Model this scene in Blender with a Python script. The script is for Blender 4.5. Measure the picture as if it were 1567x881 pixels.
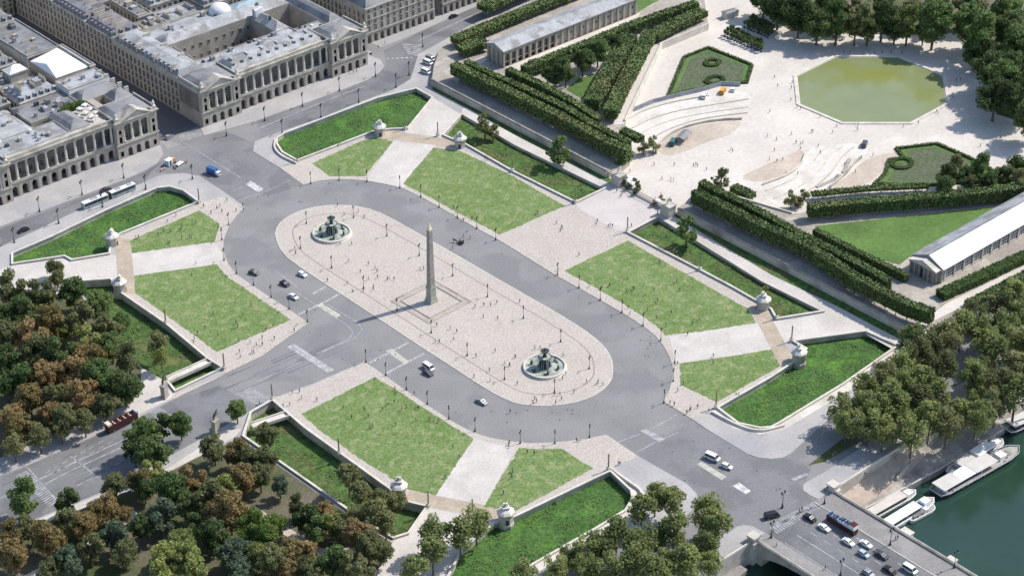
import bpy, bmesh, math, random
import numpy as np
from mathutils import Vector, Matrix
from mathutils.geometry import tessellate_polygon
rnd = random.Random(7)
SC = bpy.context.scene
COL = SC.collection
for o in list(bpy.data.objects):
    bpy.data.objects.remove(o)

# ------------------------------------------------------------------ camera, sky, sun, exposure
CF = 3126.7548713138867
CC = (-436.35845919969773, -530.2300752169771, 442.3192563712772)
CR = ((0.7428850010656806, -0.6694183082823462, -0.001001862288658925),
      (0.3614884441076294, 0.3999001953567622, 0.8422623929217479),
      (0.563425221274562, 0.6260662603031927, -0.5390668397719209))
cd = bpy.data.cameras.new('camera'); cam = bpy.data.objects.new('camera', cd); COL.objects.link(cam)
cd.sensor_width = 36.0; cd.lens = CF / 1567 * 36.0; cd.clip_start = 5; cd.clip_end = 6000
m3 = Matrix((CR[0], CR[1], tuple(-x for x in CR[2]))).transposed()
cam.matrix_world = Matrix.Translation(CC) @ m3.to_4x4()
SC.camera = cam
SUN_EL = math.radians(47.5)
SUN_DIR = Vector((0.968, -0.25, 0)).normalized()        # towards the sun, on the ground
w = bpy.data.worlds.new('World'); SC.world = w; w.use_nodes = True
nt = w.node_tree; bg = nt.nodes['Background']
sky = nt.nodes.new('ShaderNodeTexSky'); sky.sky_type = 'NISHITA'; sky.sun_disc = False
sky.sun_elevation = SUN_EL
sky.sun_rotation = math.atan2(SUN_DIR.x, SUN_DIR.y)
nt.links.new(sky.outputs[0], bg.inputs[0]); bg.inputs[1].default_value = 0.135
sl = bpy.data.lights.new('sun', 'SUN'); sl.energy = 3.5; sl.angle = math.radians(0.5); sl.color = (1.0, 0.95, 0.88)
sun = bpy.data.objects.new('sun', sl); COL.objects.link(sun)
sd = Vector((SUN_DIR.x * math.cos(SUN_EL), SUN_DIR.y * math.cos(SUN_EL), math.sin(SUN_EL)))
sun.rotation_euler = sd.to_track_quat('Z', 'Y').to_euler()
SC.view_settings.view_transform = 'Standard'; SC.view_settings.look = 'None'
SC.view_settings.gamma = 1; SC.view_settings.exposure = 0.40
SC.view_settings.use_curve_mapping = False

# ------------------------------------------------------------------ helpers
def G(u, v, z=0.0):
    """the point of the plane at height z that stands at pixel u, v of the photograph"""
    a = (u - 783.5) / CF; b = -(v - 440.5) / CF
    d = [CR[0][i] * a + CR[1][i] * b + CR[2][i] for i in range(3)]
    t = (z - CC[2]) / d[2]
    return Vector((CC[0] + d[0] * t, CC[1] + d[1] * t, z))
def PR(P):
    q = [sum(CR[r][i] * (P[i] - CC[i]) for i in range(3)) for r in range(3)]
    return 783.5 + CF * q[0] / q[2], 440.5 - CF * q[1] / q[2]
def GP(pts, z=0.0):
    return [tuple(G(a, b, z)[:2]) for a, b in pts]
def tag(o, label=None, cat=None, group=None, kind=None):
    if label: o['label'] = label
    if cat: o['category'] = cat
    if group: o['group'] = group
    if kind: o['kind'] = kind
    return o
def thing(name, label, cat, loc=(0, 0, 0), rz=0.0, group=None):
    o = bpy.data.objects.new(name, None); COL.objects.link(o)
    o.location = loc; o.rotation_euler = (0, 0, rz); o.empty_display_size = 0.5
    return tag(o, label, cat, group)
def area(p):
    return 0.5 * sum(p[i][0] * p[(i + 1) % len(p)][1] - p[(i + 1) % len(p)][0] * p[i][1] for i in range(len(p)))
class MB:
    def __init__(s): s.v = []; s.f = []; s.m = []
    def face(s, pts, m=0):
        n = len(s.v); s.v += [tuple(p) for p in pts]; s.f.append(tuple(range(n, n + len(pts)))); s.m.append(m)
    def box(s, x0, y0, z0, x1, y1, z1, m=0, mt=None, M=None):
        c = [(x0, y0, z0), (x1, y0, z0), (x1, y1, z0), (x0, y1, z0), (x0, y0, z1), (x1, y0, z1), (x1, y1, z1), (x0, y1, z1)]
        if M is not None: c = [tuple(M @ Vector(p)) for p in c]
        n = len(s.v); s.v += c
        for f in ((3, 2, 1, 0), (0, 1, 5, 4), (1, 2, 6, 5), (2, 3, 7, 6), (3, 0, 4, 7)):
            s.f.append(tuple(n + i for i in f)); s.m.append(m)
        s.f.append(tuple(n + i for i in (4, 5, 6, 7))); s.m.append(m if mt is None else mt)
    def cap(s, poly, z, m=0, holes=()):
        loops = [[Vector((x, y, 0)) for x, y in poly]] + [[Vector((x, y, 0)) for x, y in h] for h in holes]
        flat = [p for l in loops for p in l]
        n = len(s.v); s.v += [(p.x, p.y, z) for p in flat]
        for t in tessellate_polygon(loops):
            a, b, c = (flat[i] for i in t)
            if (b.x - a.x) * (c.y - a.y) - (b.y - a.y) * (c.x - a.x) < 0: t = (t[0], t[2], t[1])
            s.f.append(tuple(n + i for i in t)); s.m.append(m)
    def side(s, poly, z0, z1, m=0, closed=True):
        k = len(poly); n = len(s.v)
        s.v += [(x, y, z0) for x, y in poly] + [(x, y, z1) for x, y in poly]
        for i in range(k if closed else k - 1):
            j = (i + 1) % k; s.f.append((n + i, n + j, n + k + j, n + k + i)); s.m.append(m)
    def prism(s, poly, z0, z1, m=0, mt=None, bottom=False, holes=()):
        if area(poly) < 0: poly = poly[::-1]
        s.side(poly, z0, z1, m)
        for h in holes: s.side(h, z0, z1, m)
        s.cap(poly, z1, m if mt is None else mt, holes)
        if bottom: s.cap(poly, z0, m, holes)
    def strip(s, path, wd, z0, z1, m=0, mt=None, closed=False, off=0.0):
        """a wall or kerb of width wd along a path"""
        L, R = offset(path, off + wd / 2, closed), offset(path, off - wd / 2, closed)
        n = len(path)
        for i in range(n if closed else n - 1):
            j = (i + 1) % n
            a, b, c, d = R[i], R[j], L[j], L[i]
            s.face([(*a, z1), (*b, z1), (*c, z1), (*d, z1)], m if mt is None else mt)
            s.face([(*a, z0), (*b, z0), (*b, z1), (*a, z1)], m)
            s.face([(*c, z0), (*d, z0), (*d, z1), (*c, z1)], m)
        if not closed:
            s.face([(*R[0], z0), (*L[0], z0), (*L[0], z1), (*R[0], z1)], m)
            s.face([(*R[-1], z0), (*L[-1], z0), (*L[-1], z1), (*R[-1], z1)], m)
    def tube(s, p0, p1, r0, r1, n=8, m=0, cap=True):
        p0 = Vector(p0); p1 = Vector(p1); d = (p1 - p0).normalized()
        a = d.orthogonal().normalized(); b = d.cross(a); k = len(s.v)
        for p, r in ((p0, r0), (p1, r1)):
            for i in range(n):
                t = 2 * math.pi * i / n; s.v.append(tuple(p + (a * math.cos(t) + b * math.sin(t)) * r))
        for i in range(n):
            j = (i + 1) % n; s.f.append((k + i, k + j, k + n + j, k + n + i)); s.m.append(m)
        if cap:
            s.f.append(tuple(k + n + i for i in range(n))); s.m.append(m)
            s.f.append(tuple(k + n - 1 - i for i in range(n))); s.m.append(m)
    def lathe(s, prof, n=16, c=(0, 0, 0), m=0, a0=0.0):
        k = len(s.v)
        for r, z in prof:
            for i in range(n):
                t = a0 + 2 * math.pi * i / n; s.v.append((c[0] + r * math.cos(t), c[1] + r * math.sin(t), c[2] + z))
        for q in range(len(prof) - 1):
            for i in range(n):
                j = (i + 1) % n
                s.f.append((k + q * n + i, k + q * n + j, k + (q + 1) * n + j, k + (q + 1) * n + i)); s.m.append(m)
        if prof[-1][0] > 0.01:
            s.f.append(tuple(k + (len(prof) - 1) * n + i for i in range(n))); s.m.append(m)
    def ell(s, c, r, n=10, k=6, m=0):
        s.lathe([(max(0.001, math.sin(math.pi * i / k)) * 1.0, -math.cos(math.pi * i / k)) for i in range(k + 1)], n, (0, 0, 0), m)
        q = n * (k + 1)
        for i in range(len(s.v) - q, len(s.v)):
            x, y, z = s.v[i]; s.v[i] = (c[0] + x * r[0], c[1] + y * r[1], c[2] + z * r[2])
    def xf(s, M):
        s.v = [tuple(M @ Vector(p)) for p in s.v]; return s
    def build(s, name, mats, parent=None, label=None, cat=None, group=None, kind=None, smooth=False):
        me = bpy.data.meshes.new(name); me.from_pydata(s.v, [], s.f)
        if not isinstance(mats, (list, tuple)): mats = [mats]
        for q in mats: me.materials.append(q)
        if len(mats) > 1: me.polygons.foreach_set('material_index', s.m)
        if smooth: me.polygons.foreach_set('use_smooth', [True] * len(me.polygons))
        me.update()
        o = bpy.data.objects.new(name, me); COL.objects.link(o)
        if parent: o.parent = parent
        return tag(o, label, cat, group, kind)
def offset(path, d, closed=False):
    out = []; n = len(path)
    for i in range(n):
        p = Vector(path[i][:2])
        a = Vector(path[i - 1][:2]) if (i > 0 or closed) else None
        b = Vector(path[(i + 1) % n][:2]) if (i < n - 1 or closed) else None
        if a is None: t = (b - p).normalized(); nn = Vector((-t.y, t.x)); k = 1
        elif b is None: t = (p - a).normalized(); nn = Vector((-t.y, t.x)); k = 1
        else:
            t1 = (p - a).normalized(); t2 = (b - p).normalized()
            nn = Vector((-(t1.y + t2.y), t1.x + t2.x))
            nn = nn.normalized() if nn.length > 1e-6 else Vector((-t1.y, t1.x))
            k = 1 / max(0.45, nn.dot(Vector((-t1.y, t1.x))))
        out.append((p.x + nn.x * d * k, p.y + nn.y * d * k))
    return out
def smooth_path(pts, it=2, closed=False):
    for _ in range(it):
        q = []; n = len(pts)
        if not closed: q.append(pts[0])
        for i in range(n if closed else n - 1):
            a = pts[i]; b = pts[(i + 1) % n]
            q.append((a[0] * .75 + b[0] * .25, a[1] * .75 + b[1] * .25)); q.append((a[0] * .25 + b[0] * .75, a[1] * .25 + b[1] * .75))
        if not closed: q.append(pts[-1])
        pts = q
    return pts
def copy_tree(o, parent=None):
    c = o.copy(); COL.objects.link(c); c.parent = parent
    for ch in o.children: copy_tree(ch, c)
    return c
ORD = 'first second third fourth fifth sixth seventh eighth ninth tenth eleventh twelfth thirteenth fourteenth fifteenth sixteenth seventeenth eighteenth nineteenth twentieth'.split()
TENS = {20: 'twenty', 30: 'thirty', 40: 'forty', 50: 'fifty', 60: 'sixty', 70: 'seventy', 80: 'eighty', 90: 'ninety'}
def ordn(i):
    if i < 20: return ORD[i]
    n = i + 1; t = n // 10 * 10
    if n % 10 == 0: return TENS[t][:-1] + 'ieth'
    return TENS[t] + '-' + ORD[n % 10 - 1]
QUEUE = {}
def later_label(o, base, landmark, lp):
    """collect things whose label needs a count from a landmark to single them out"""
    QUEUE.setdefault((base, landmark), []).append((math.hypot(o.location.x - lp[0], o.location.y - lp[1]), o))
def flush_labels():
    for (base, lm), l in QUEUE.items():
        l.sort(key=lambda q: q[0])
        for i, (_, o) in enumerate(l):
            o['label'] = base if len(l) == 1 else base + ', ' + ordn(i) + ' from ' + lm

# ------------------------------------------------------------------ materials
def mat(name, col, rough=0.8, var=0.15, scale=1.0, col2=None, fine=0.0, fscale=20.0, bump=0.0, bscale=10.0, metal=0.0, spec=0.3,
        objvar=0.0, patch=None, pscale=0.05, plo=0.45, phi=0.6, coord='Object', det=4.0):
    m = bpy.data.materials.new(name); m.use_nodes = True; t = m.node_tree; N = t.nodes; Lk = t.links
    b = N['Principled BSDF']; b.inputs['Roughness'].default_value = rough; b.inputs['Metallic'].default_value = metal
    b.inputs['Specular IOR Level'].default_value = spec
    tc = N.new('ShaderNodeTexCoord'); src = tc.outputs['Object' if coord == 'World' else coord]
    geo = N.new('ShaderNodeNewGeometry')
    if coord == 'World': src = geo.outputs['Position']
    def noise(sc, d=4.0):
        n = N.new('ShaderNodeTexNoise'); n.inputs['Scale'].default_value = sc; n.inputs['Detail'].default_value = d
        Lk.new(src, n.inputs['Vector']); return n.outputs['Fac']
    def ramp(fac, lo, hi, c0, c1):
        r = N.new('ShaderNodeMapRange'); r.inputs['From Min'].default_value = lo; r.inputs['From Max'].default_value = hi
        r.inputs['To Min'].default_value = c0; r.inputs['To Max'].default_value = c1; Lk.new(fac, r.inputs['Value']); return r.outputs[0]
    def mix(f, a, bb, mode='MIX'):
        x = N.new('ShaderNodeMix'); x.data_type = 'RGBA'; x.blend_type = mode
        if isinstance(f, float): x.inputs[0].default_value = f
        else: Lk.new(f, x.inputs[0])
        for i, c in ((6, a), (7, bb)):
            if isinstance(c, tuple): x.inputs[i].default_value = (*c, 1)
            else: Lk.new(c, x.inputs[i])
        return x.outputs[2]
    c2 = col2 or tuple(x * (1 - var) for x in col)
    c = mix(ramp(noise(scale, det), 0.35, 0.65, 0, 1), tuple(min(1, x * (1 + (var if not col2 else 0))) for x in col), c2)
    if patch: c = mix(ramp(noise(pscale, 5), plo, phi, 0, 1), c, patch)
    if fine:
        f = ramp(noise(fscale, 2), 0.3, 0.7, 1 - fine, 1 + fine)
        v = N.new('ShaderNodeVectorMath'); v.operation = 'SCALE'; Lk.new(c, v.inputs[0]); Lk.new(f, v.inputs['Scale']); c = v.outputs[0]
    if objvar:
        oi = N.new('ShaderNodeObjectInfo'); h = N.new('ShaderNodeHueSaturation'); Lk.new(c, h.inputs['Color'])
        Lk.new(ramp(oi.outputs['Random'], 0, 1, 1 - objvar, 1 + objvar), h.inputs['Value'])
        Lk.new(ramp(oi.outputs['Random'], 0, 1, 0.5 + objvar * .06, 0.5 - objvar * .06), h.inputs['Hue']); c = h.outputs[0]
    Lk.new(c, b.inputs['Base Color'])
    if bump:
        bn = N.new('ShaderNodeBump'); bn.inputs['Strength'].default_value = min(1, bump); bn.inputs['Distance'].default_value = 0.1 * max(1, bump)
        Lk.new(noise(bscale, 3), bn.inputs['Height']); Lk.new(bn.outputs[0], b.inputs['Normal'])
    return m
def leafmat(name, c, c2, ov=0.25):
    c = tuple(x * k for x, k in zip(c, (1.15, 1.15, 1.12))); c2 = tuple(x * k for x, k in zip(c2, (1.08, 1.1, 1.08)))
    m = mat(name, c, rough=0.6, scale=0.35, col2=c2, fine=0.35, fscale=1.3, objvar=ov, spec=0.2)
    t = m.node_tree; b = t.nodes['Principled BSDF']; out = t.nodes['Material Output']
    tr = t.nodes.new('ShaderNodeBsdfTranslucent'); mx = t.nodes.new('ShaderNodeMixShader'); mx.inputs[0].default_value = .42
    t.links.new(b.inputs['Base Color'].links[0].from_socket, tr.inputs['Color'])
    t.links.new(b.outputs[0], mx.inputs[1]); t.links.new(tr.outputs[0], mx.inputs[2]); t.links.new(mx.outputs[0], out.inputs['Surface'])
    return m
ASPH = mat('asphalt', (0.252, 0.245, 0.242), .9, .07, .06, fine=.14, fscale=1.6, coord='World', patch=(0.218, 0.214, 0.212), pscale=.045, plo=.5, phi=.58)
ASPH2 = mat('avenue_asphalt', (0.20, 0.20, 0.203), .9, .10, .05, fine=.10, fscale=.9, coord='World', patch=(0.15, 0.15, 0.155), pscale=.06, plo=.5, phi=.6)
PINK = mat('setts_pink', (0.505, 0.45, 0.395), .9, .12, .06, col2=(0.45, 0.40, 0.35), fine=.2, fscale=1.5, coord='World', patch=(0.48, 0.435, 0.39), pscale=.25)
BRIDGEPAVE = mat('brown_setts', (0.43, 0.36, 0.28), .9, .1, .2, fine=.12, fscale=1.0, coord='World')
PAVE = mat('paving_pale', (0.42, 0.40, 0.385), .9, .08, .08, fine=.08, fscale=.8, coord='World', patch=(0.36, 0.35, 0.35), pscale=.05)
PATHM = mat('path_pale', (0.57, 0.53, 0.485), .9, .08, .08, fine=.09, fscale=1.0, coord='World', patch=(0.50, 0.465, 0.42), pscale=.09, plo=.5, phi=.68)
SAND = mat('sand', (0.62, 0.57, 0.51), .95, .08, .03, fine=.07, fscale=.5, coord='World', patch=(0.58, 0.53, 0.47), pscale=.035, plo=.5, phi=.65)
SANDB = mat('sand_brown', (0.52, 0.44, 0.36), .95, .12, .06, fine=.1, fscale=.6, coord='World')
SANDW = mat('sand_white', (0.66, 0.62, 0.56), .95, .05, .05, fine=.08, fscale=.5, coord='World', patch=(0.54, 0.50, 0.44), pscale=.07, plo=.48, phi=.66)
SOIL = mat('soil', (0.16, 0.135, 0.10), .95, .3, .05, col2=(0.07, 0.09, 0.03), fine=.2, fscale=1, coord='World')
LAWN = mat('lawn', (0.132, 0.202, 0.058), .9, .2, .08, col2=(0.175, 0.238, 0.086), fine=.32, fscale=1.1, coord='World', bump=.6, bscale=1.5,
           patch=(0.27, 0.295, 0.145), pscale=.28, plo=.50, phi=.72)
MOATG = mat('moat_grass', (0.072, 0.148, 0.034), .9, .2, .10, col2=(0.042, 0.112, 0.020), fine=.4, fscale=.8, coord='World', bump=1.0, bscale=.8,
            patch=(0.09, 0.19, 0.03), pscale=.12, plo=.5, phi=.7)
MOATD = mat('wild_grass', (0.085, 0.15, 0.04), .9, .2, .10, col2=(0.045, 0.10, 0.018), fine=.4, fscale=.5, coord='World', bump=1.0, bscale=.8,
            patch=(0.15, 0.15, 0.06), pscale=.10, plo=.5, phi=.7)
GARDENG = mat('garden_grass', (0.10, 0.18, 0.045), .9, .15, .06, fine=.15, fscale=.6, coord='World', bump=.5, bscale=1)
STONE = mat('limestone', (0.63, 0.59, 0.52), .85, .10, .25, fine=.10, fscale=1.2, coord='World', patch=(0.45, 0.42, 0.36), pscale=.15, plo=.55, phi=.75)
STONEG = mat('grey_stone', (0.40, 0.37, 0.32), .85, .14, .25, fine=.12, fscale=1.0, coord='World', patch=(0.26, 0.24, 0.21), pscale=.2, plo=.52, phi=.7)
FACADE = mat('facade_stone', (0.40, 0.365, 0.315), .85, .12, .18, fine=.08, fscale=1.0, coord='World', patch=(0.28, 0.25, 0.21), pscale=.13, plo=.52, phi=.72)
WALLST = mat('wall_stone', (0.50, 0.46, 0.40), .85, .12, .2, fine=.12, fscale=.8, coord='World', patch=(0.30, 0.28, 0.25), pscale=.1, plo=.5, phi=.7)
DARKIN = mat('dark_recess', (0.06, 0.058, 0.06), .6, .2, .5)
WINDOW = mat('window_glass', (0.035, 0.042, 0.055), .15, .3, .7, spec=.6)
ZINC = mat('zinc', (0.235, 0.235, 0.24), .55, .15, .12, fine=.08, fscale=.8, coord='World', patch=(0.16, 0.16, 0.165), pscale=.12, plo=.5, phi=.65)
ZINCL = mat('zinc_light', (0.37, 0.38, 0.39), .6, .15, .12, fine=.14, fscale=.9, coord='World', patch=(0.24, 0.235, 0.23), pscale=.15, plo=.5, phi=.62)
SLATE = mat('slate', (0.17, 0.165, 0.19), .7, .2, .15, fine=.15, fscale=.8, coord='World', patch=(0.24, 0.22, 0.22), pscale=.15)
WHITER = mat('white_roof', (0.76, 0.76, 0.76), .6, .04, .1, fine=.02)
GLASSR = mat('glass_roof', (0.34, 0.46, 0.50), .2, .15, .2, spec=.7)
BROWNR = mat('brown_flat_roof', (0.34, 0.31, 0.26), .9, .15, .2, fine=.1, coord='World')
IRON = mat('dark_iron', (0.035, 0.04, 0.04), .55, .2, 1)
BRONZE = mat('green_bronze', (0.035, 0.050, 0.044), .5, .35, .8, spec=.5, objvar=0)
GOLDL = mat('gilt_bronze', (0.26, 0.22, 0.14), .5, .2, 1, metal=.3)
GOLD = mat('gold', (0.86, 0.76, 0.52), .35, .1, 1, metal=.3)
GRANITE = mat('granite', (0.40, 0.36, 0.34), .7, .12, .35, fine=.12, fscale=2, patch=(0.33, 0.28, 0.26), pscale=.6)
PEDEST = mat('pedestal_granite', (0.40, 0.40, 0.37), .6, .3, .9, col2=(0.28, 0.30, 0.24), patch=(0.5, 0.45, 0.25), pscale=.8, plo=.6, phi=.65)
STATUE = mat('statue_stone', (0.64, 0.61, 0.55), .8, .12, .8, fine=.12, fscale=3, objvar=.05)
MARKW = mat('road_paint', (0.62, 0.61, 0.58), .8, .12, .5, fine=.15, fscale=1.5, coord='World', patch=(0.42, 0.42, 0.42), pscale=.5)
MARKF = mat('worn_road_paint', (0.38, 0.38, 0.38), .8, .12, .5, fine=.15, fscale=1.5, coord='World', patch=(0.27, 0.27, 0.28), pscale=.5)
CREAMP = mat('refuge_cream', (0.46, 0.45, 0.38), .8, .12, .5, fine=.1, fscale=1.5, coord='World')
LINE = mat('sett_line', (0.27, 0.23, 0.21), .9, .1, .5, coord='World')
BARK = mat('bark', (0.13, 0.105, 0.08), .9, .3, 1.5, bump=.4)
WATERF = mat('fountain_water', (0.27, 0.30, 0.24), .5, .12, .35, spec=.3, bump=.3, bscale=3, patch=(0.46, 0.49, 0.43), pscale=.4)
POND = mat('pond_water', (0.225, 0.260, 0.125), .12, .06, .06, spec=.35, coord='World', bump=.08, bscale=.7, patch=(0.235, 0.255, 0.06), pscale=.03, plo=.5, phi=.7)
RIVER = mat('river_water', (0.022, 0.058, 0.036), .15, .15, .03, spec=.5, coord='World', bump=.35, bscale=.35, patch=(0.022, 0.055, 0.042), pscale=.02)
QUAYM = mat('quay_concrete', (0.42, 0.39, 0.35), .9, .15, .08, fine=.15, fscale=.7, coord='World', patch=(0.28, 0.26, 0.24), pscale=.08)
RAMPM = mat('ramp_earth', (0.47, 0.38, 0.31), .95, .12, .06, fine=.12, fscale=.5, coord='World', patch=(0.36, 0.31, 0.27), pscale=.05, plo=.5, phi=.65)
HEDGEM = mat('hedge_leaf', (0.195, 0.26, 0.09), .7, .2, .12, col2=(0.115, 0.165, 0.058), fine=.35, fscale=1.1, coord='World', objvar=.12, patch=(0.20, 0.20, 0.075), pscale=.05, plo=.52, phi=.7)
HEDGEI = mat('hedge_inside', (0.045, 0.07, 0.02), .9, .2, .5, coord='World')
BEDM = mat('flower_bed', (0.09, 0.125, 0.06), .95, .2, .2, col2=(0.12, 0.13, 0.085), fine=.35, fscale=.8, coord='World')
WHITEP = mat('white_paint', (0.80, 0.80, 0.79), .4, .05, .4)
BLACKP = mat('black_rubber', (0.02, 0.02, 0.02), .7, .1, 1)
STEEL = mat('steel', (0.5, 0.5, 0.5), .35, .05, 1, metal=.8)
GLASSD = mat('car_glass', (0.02, 0.025, 0.03), .08, .1, 1, spec=.7)
REDP = mat('red_paint', (0.50, 0.03, 0.02), .4, .1, 1)
BLUEP = mat('blue_paint', (0.05, 0.13, 0.34), .4, .1, 1)
YELP = mat('yellow_paint', (0.7, 0.35, 0.03), .4, .1, 1)
CARW = mat('car_white', (0.78, 0.78, 0.78), .25, .02, .3, spec=.6)
CARS = mat('car_silver', (0.42, 0.43, 0.45), .3, .02, .3, metal=.5, spec=.6)
CARB = mat('car_black', (0.018, 0.018, 0.022), .2, .05, .3, spec=.6)
CARG = mat('car_darkgrey', (0.07, 0.075, 0.085), .25, .05, .3, spec=.6)
CARBL = mat('car_lightblue', (0.45, 0.55, 0.62), .25, .05, .3, spec=.6)
CORN = mat('weathered_stone', (0.46, 0.43, 0.375), .85, .15, .25, fine=.12, fscale=1.0, coord='World', patch=(0.27, 0.25, 0.22), pscale=.16, plo=.5, phi=.68)
TERR = mat('terrace_gravel', (0.36, 0.325, 0.28), .95, .12, .06, fine=.12, fscale=.6, coord='World', patch=(0.45, 0.41, 0.35), pscale=.1, plo=.55, phi=.6)
LEAF = {
 'dark': leafmat('leaf_dark_green', (0.135, 0.185, 0.072), (0.090, 0.135, 0.052)),
 'green': leafmat('leaf_green', (0.175, 0.245, 0.085), (0.125, 0.185, 0.068)),
 'bright': leafmat('leaf_bright', (0.165, 0.235, 0.060), (0.115, 0.180, 0.050)),
 'olive': leafmat('leaf_olive', (0.245, 0.250, 0.115), (0.175, 0.190, 0.088)),
 'plane': leafmat('leaf_plane', (0.285, 0.320, 0.125), (0.195, 0.230, 0.092), .18),
 'rust': leafmat('leaf_rust', (0.345, 0.240, 0.110), (0.245, 0.205, 0.095)),
 'yellow': leafmat('leaf_yellow', (0.310, 0.335, 0.115), (0.230, 0.270, 0.095)),
 'blue': leafmat('leaf_blue', (0.165, 0.215, 0.140), (0.115, 0.160, 0.100)),
}

# ------------------------------------------------------------------ tile tracing (pixels of enlarged crops of the photograph)
def TT(c, r, pts):
    ox = (0, 390, 780, 1167)[c - 1]; oy = (0, 215, 435, 656)[r - 1]
    return [(ox + a / 3.915, oy + b / 3.915) for a, b in pts]
KZ = 0.14
QUAY_Y = -188.3
SHN = [0]
def sheet(name, poly, z, m, kind='structure', holes=()):
    if name in ('path', 'park_soil', 'curved_ramp', 'garden_ground', 'terrace_path'): SHN[0] += 1; z += .0011 * SHN[0]
    b = MB(); b.cap(poly, z, 0, holes); return b.build(name, m, kind=kind)

# moats (outlines of the walls' tops)
MOATS = {
 'A': [(19, 389), (82, 362), (160, 324), (240, 289), (260, 287), (281, 293), (304, 310), (184, 359), (170, 368), (168, 389), (110, 399), (99, 393), (19, 405)],
 'B': [(170, 428), (184, 448), (255, 497), (317, 549), (341, 564), (268, 599), (256, 584), (217, 563), (165, 500), (112, 432)],
 'C': [(417, 613), (467, 656), (598, 750), (612, 766), (654, 776), (625, 817), (602, 824), (560, 800), (372, 668), (384, 632)],
 'D': [(789, 791), (920, 728), (934, 722), (966, 752), (968, 764), (957, 782), (913, 809), (818, 863), (740, 910), (660, 930), (694, 868), (704, 845), (757, 801)],
 'E': [(1098, 625), (1180, 578), (1213, 556), (1234, 535), (1213, 523), (1325, 508), (1374, 530), (1290, 589), (1193, 648), (1180, 655), (1163, 656), (1130, 649)],
 'F': [(961, 357), (1007, 333), (1165, 428), (1262, 477), (1188, 489), (1180, 474), (1155, 460), (1120, 440), (1069, 413)],
 'G': [(678, 208), (707, 175), (788, 221), (927, 289), (881, 311), (784, 263), (712, 222), (694, 215)],
 'H': [(455, 247), (432, 234), (424, 222), (424, 213), (434, 206), (576, 152), (637, 137), (662, 151), (624, 198), (596, 199), (570, 203)],
}
MW = {k: GP(v, KZ) for k, v in MOATS.items()}
for k in MW:
    if area(MW[k]) < 0: MW[k] = MW[k][::-1]
MW['H'] = MW['H']; DEPTH = {'A': 1.6, 'B': 2.8, 'C': 3.0, 'D': 1.8, 'E': 1.8, 'F': 1.6, 'G': 1.6, 'H': 1.4}

ground_outer = [(-1200, QUAY_Y), (1200, QUAY_Y), (1200, 1500), (-1200, 1500)]
b = MB(); b.cap(ground_outer, 0.0, 0, [MW[k] for k in MW]); b.build('ground', ASPH, kind='structure')

ring_NE = GP([(429.6, 258), (464, 283), (488, 277), (513, 274.5), (537, 275), (561, 277), (589, 282), (617, 289), (645, 302), (672, 317), (700, 333), (730, 350), (764, 368)])
ring_SE = GP([(851.5, 422), (886, 441), (918, 459), (951, 478), (984, 499), (1003, 514), (1016, 530), (1025, 547), (1029.5, 563), (1029, 578), (1024, 597), (1015, 614), (1061, 642)])
ring_SW = GP([(977, 698), (928, 665), (902, 670), (875, 674), (844, 677), (812, 678), (780, 675), (752, 670), (725, 662), (691, 644), (654, 620), (622, 598), (589, 575), (558, 553)])
ring_NW = GP([(472, 494), (443, 474), (415, 456), (386, 437), (362, 420), (349, 404), (342, 385), (342, 368), (350, 346), (362, 330), (375, 317)])
rivoli_kerb = [(390, 217), (410, 209), (492, 181), (549, 157), (600, 139), (628, 122), (640, 84), (689, 57), (731, 33)]
east = GP([(429.6, 258), (387, 232)]) + GP(rivoli_kerb) + [(900, 175), (1190, 175), (1190, -152.5)] + \
       [(130, -152.5), (90, -153.5)] + GP([(1210, 694)]) + GP([(1198, 700), (1180, 702), (1160, 700), (1143, 694), (1079, 655)]) + ring_SE[::-1] + ring_NE[::-1][:-1]
b = MB(); b.prism(east, -0.05, KZ, 0, holes=[MW[k] for k in 'EFGH']); b.build('pavement', PAVE, kind='structure')
nw = GP([(0, 378), (55, 353), (122, 321), (190, 291), (222, 279), (240, 270), (255, 267), (281, 265), (306, 270), (340, 292), (375, 317)]) + ring_NW[::-1][1:] + \
     GP([(400, 545), (333, 577), (265, 611), (209, 641), (163, 659), (42, 712), (0, 728), (-160, 800)]) + GP([(-260, 700), (-200, 470)])
nw = nw
b = MB(); b.prism(nw, -0.05, KZ, 0, holes=[MW[k] for k in 'AB']); b.build('pavement', PAVE, kind='structure')
sw = ring_SW + GP([(479, 587), (418, 609), (335, 657), (158, 752), (55, 794), (0, 818), (-120, 880)]) + [(-330, -80), (-330, -150), (-60, -152)] + \
     GP([(1046, 792), (1062, 778), (1068, 766), (1066, 755), (1051, 740)])
b = MB(); b.prism(sw, -0.05, KZ, 0, holes=[MW[k] for k in 'CD']); b.build('pavement', PAVE, kind='structure')
# pavement along the quay, either side of the bridge
b = MB(); b.prism(GP([(1119, 812), (1126, 806), (1138, 803), (1152, 805), (1172, 816)]) + [(-19.5, -187.9), (-330, -187.9), (-330, -176), (-60, -172)], -0.05, KZ)
b.build('pavement', PAVE, kind='structure')
b = MB(); b.prism(GP([(1262, 768), (1240, 758), (1229, 750), (1229, 742), (1236, 736), (1262, 722)]) + [(60, -178.5), (400, -178.5), (400, -187.9), (19.5, -187.9)], -0.05, KZ)
b.build('pavement', PAVE, kind='structure')
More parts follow.
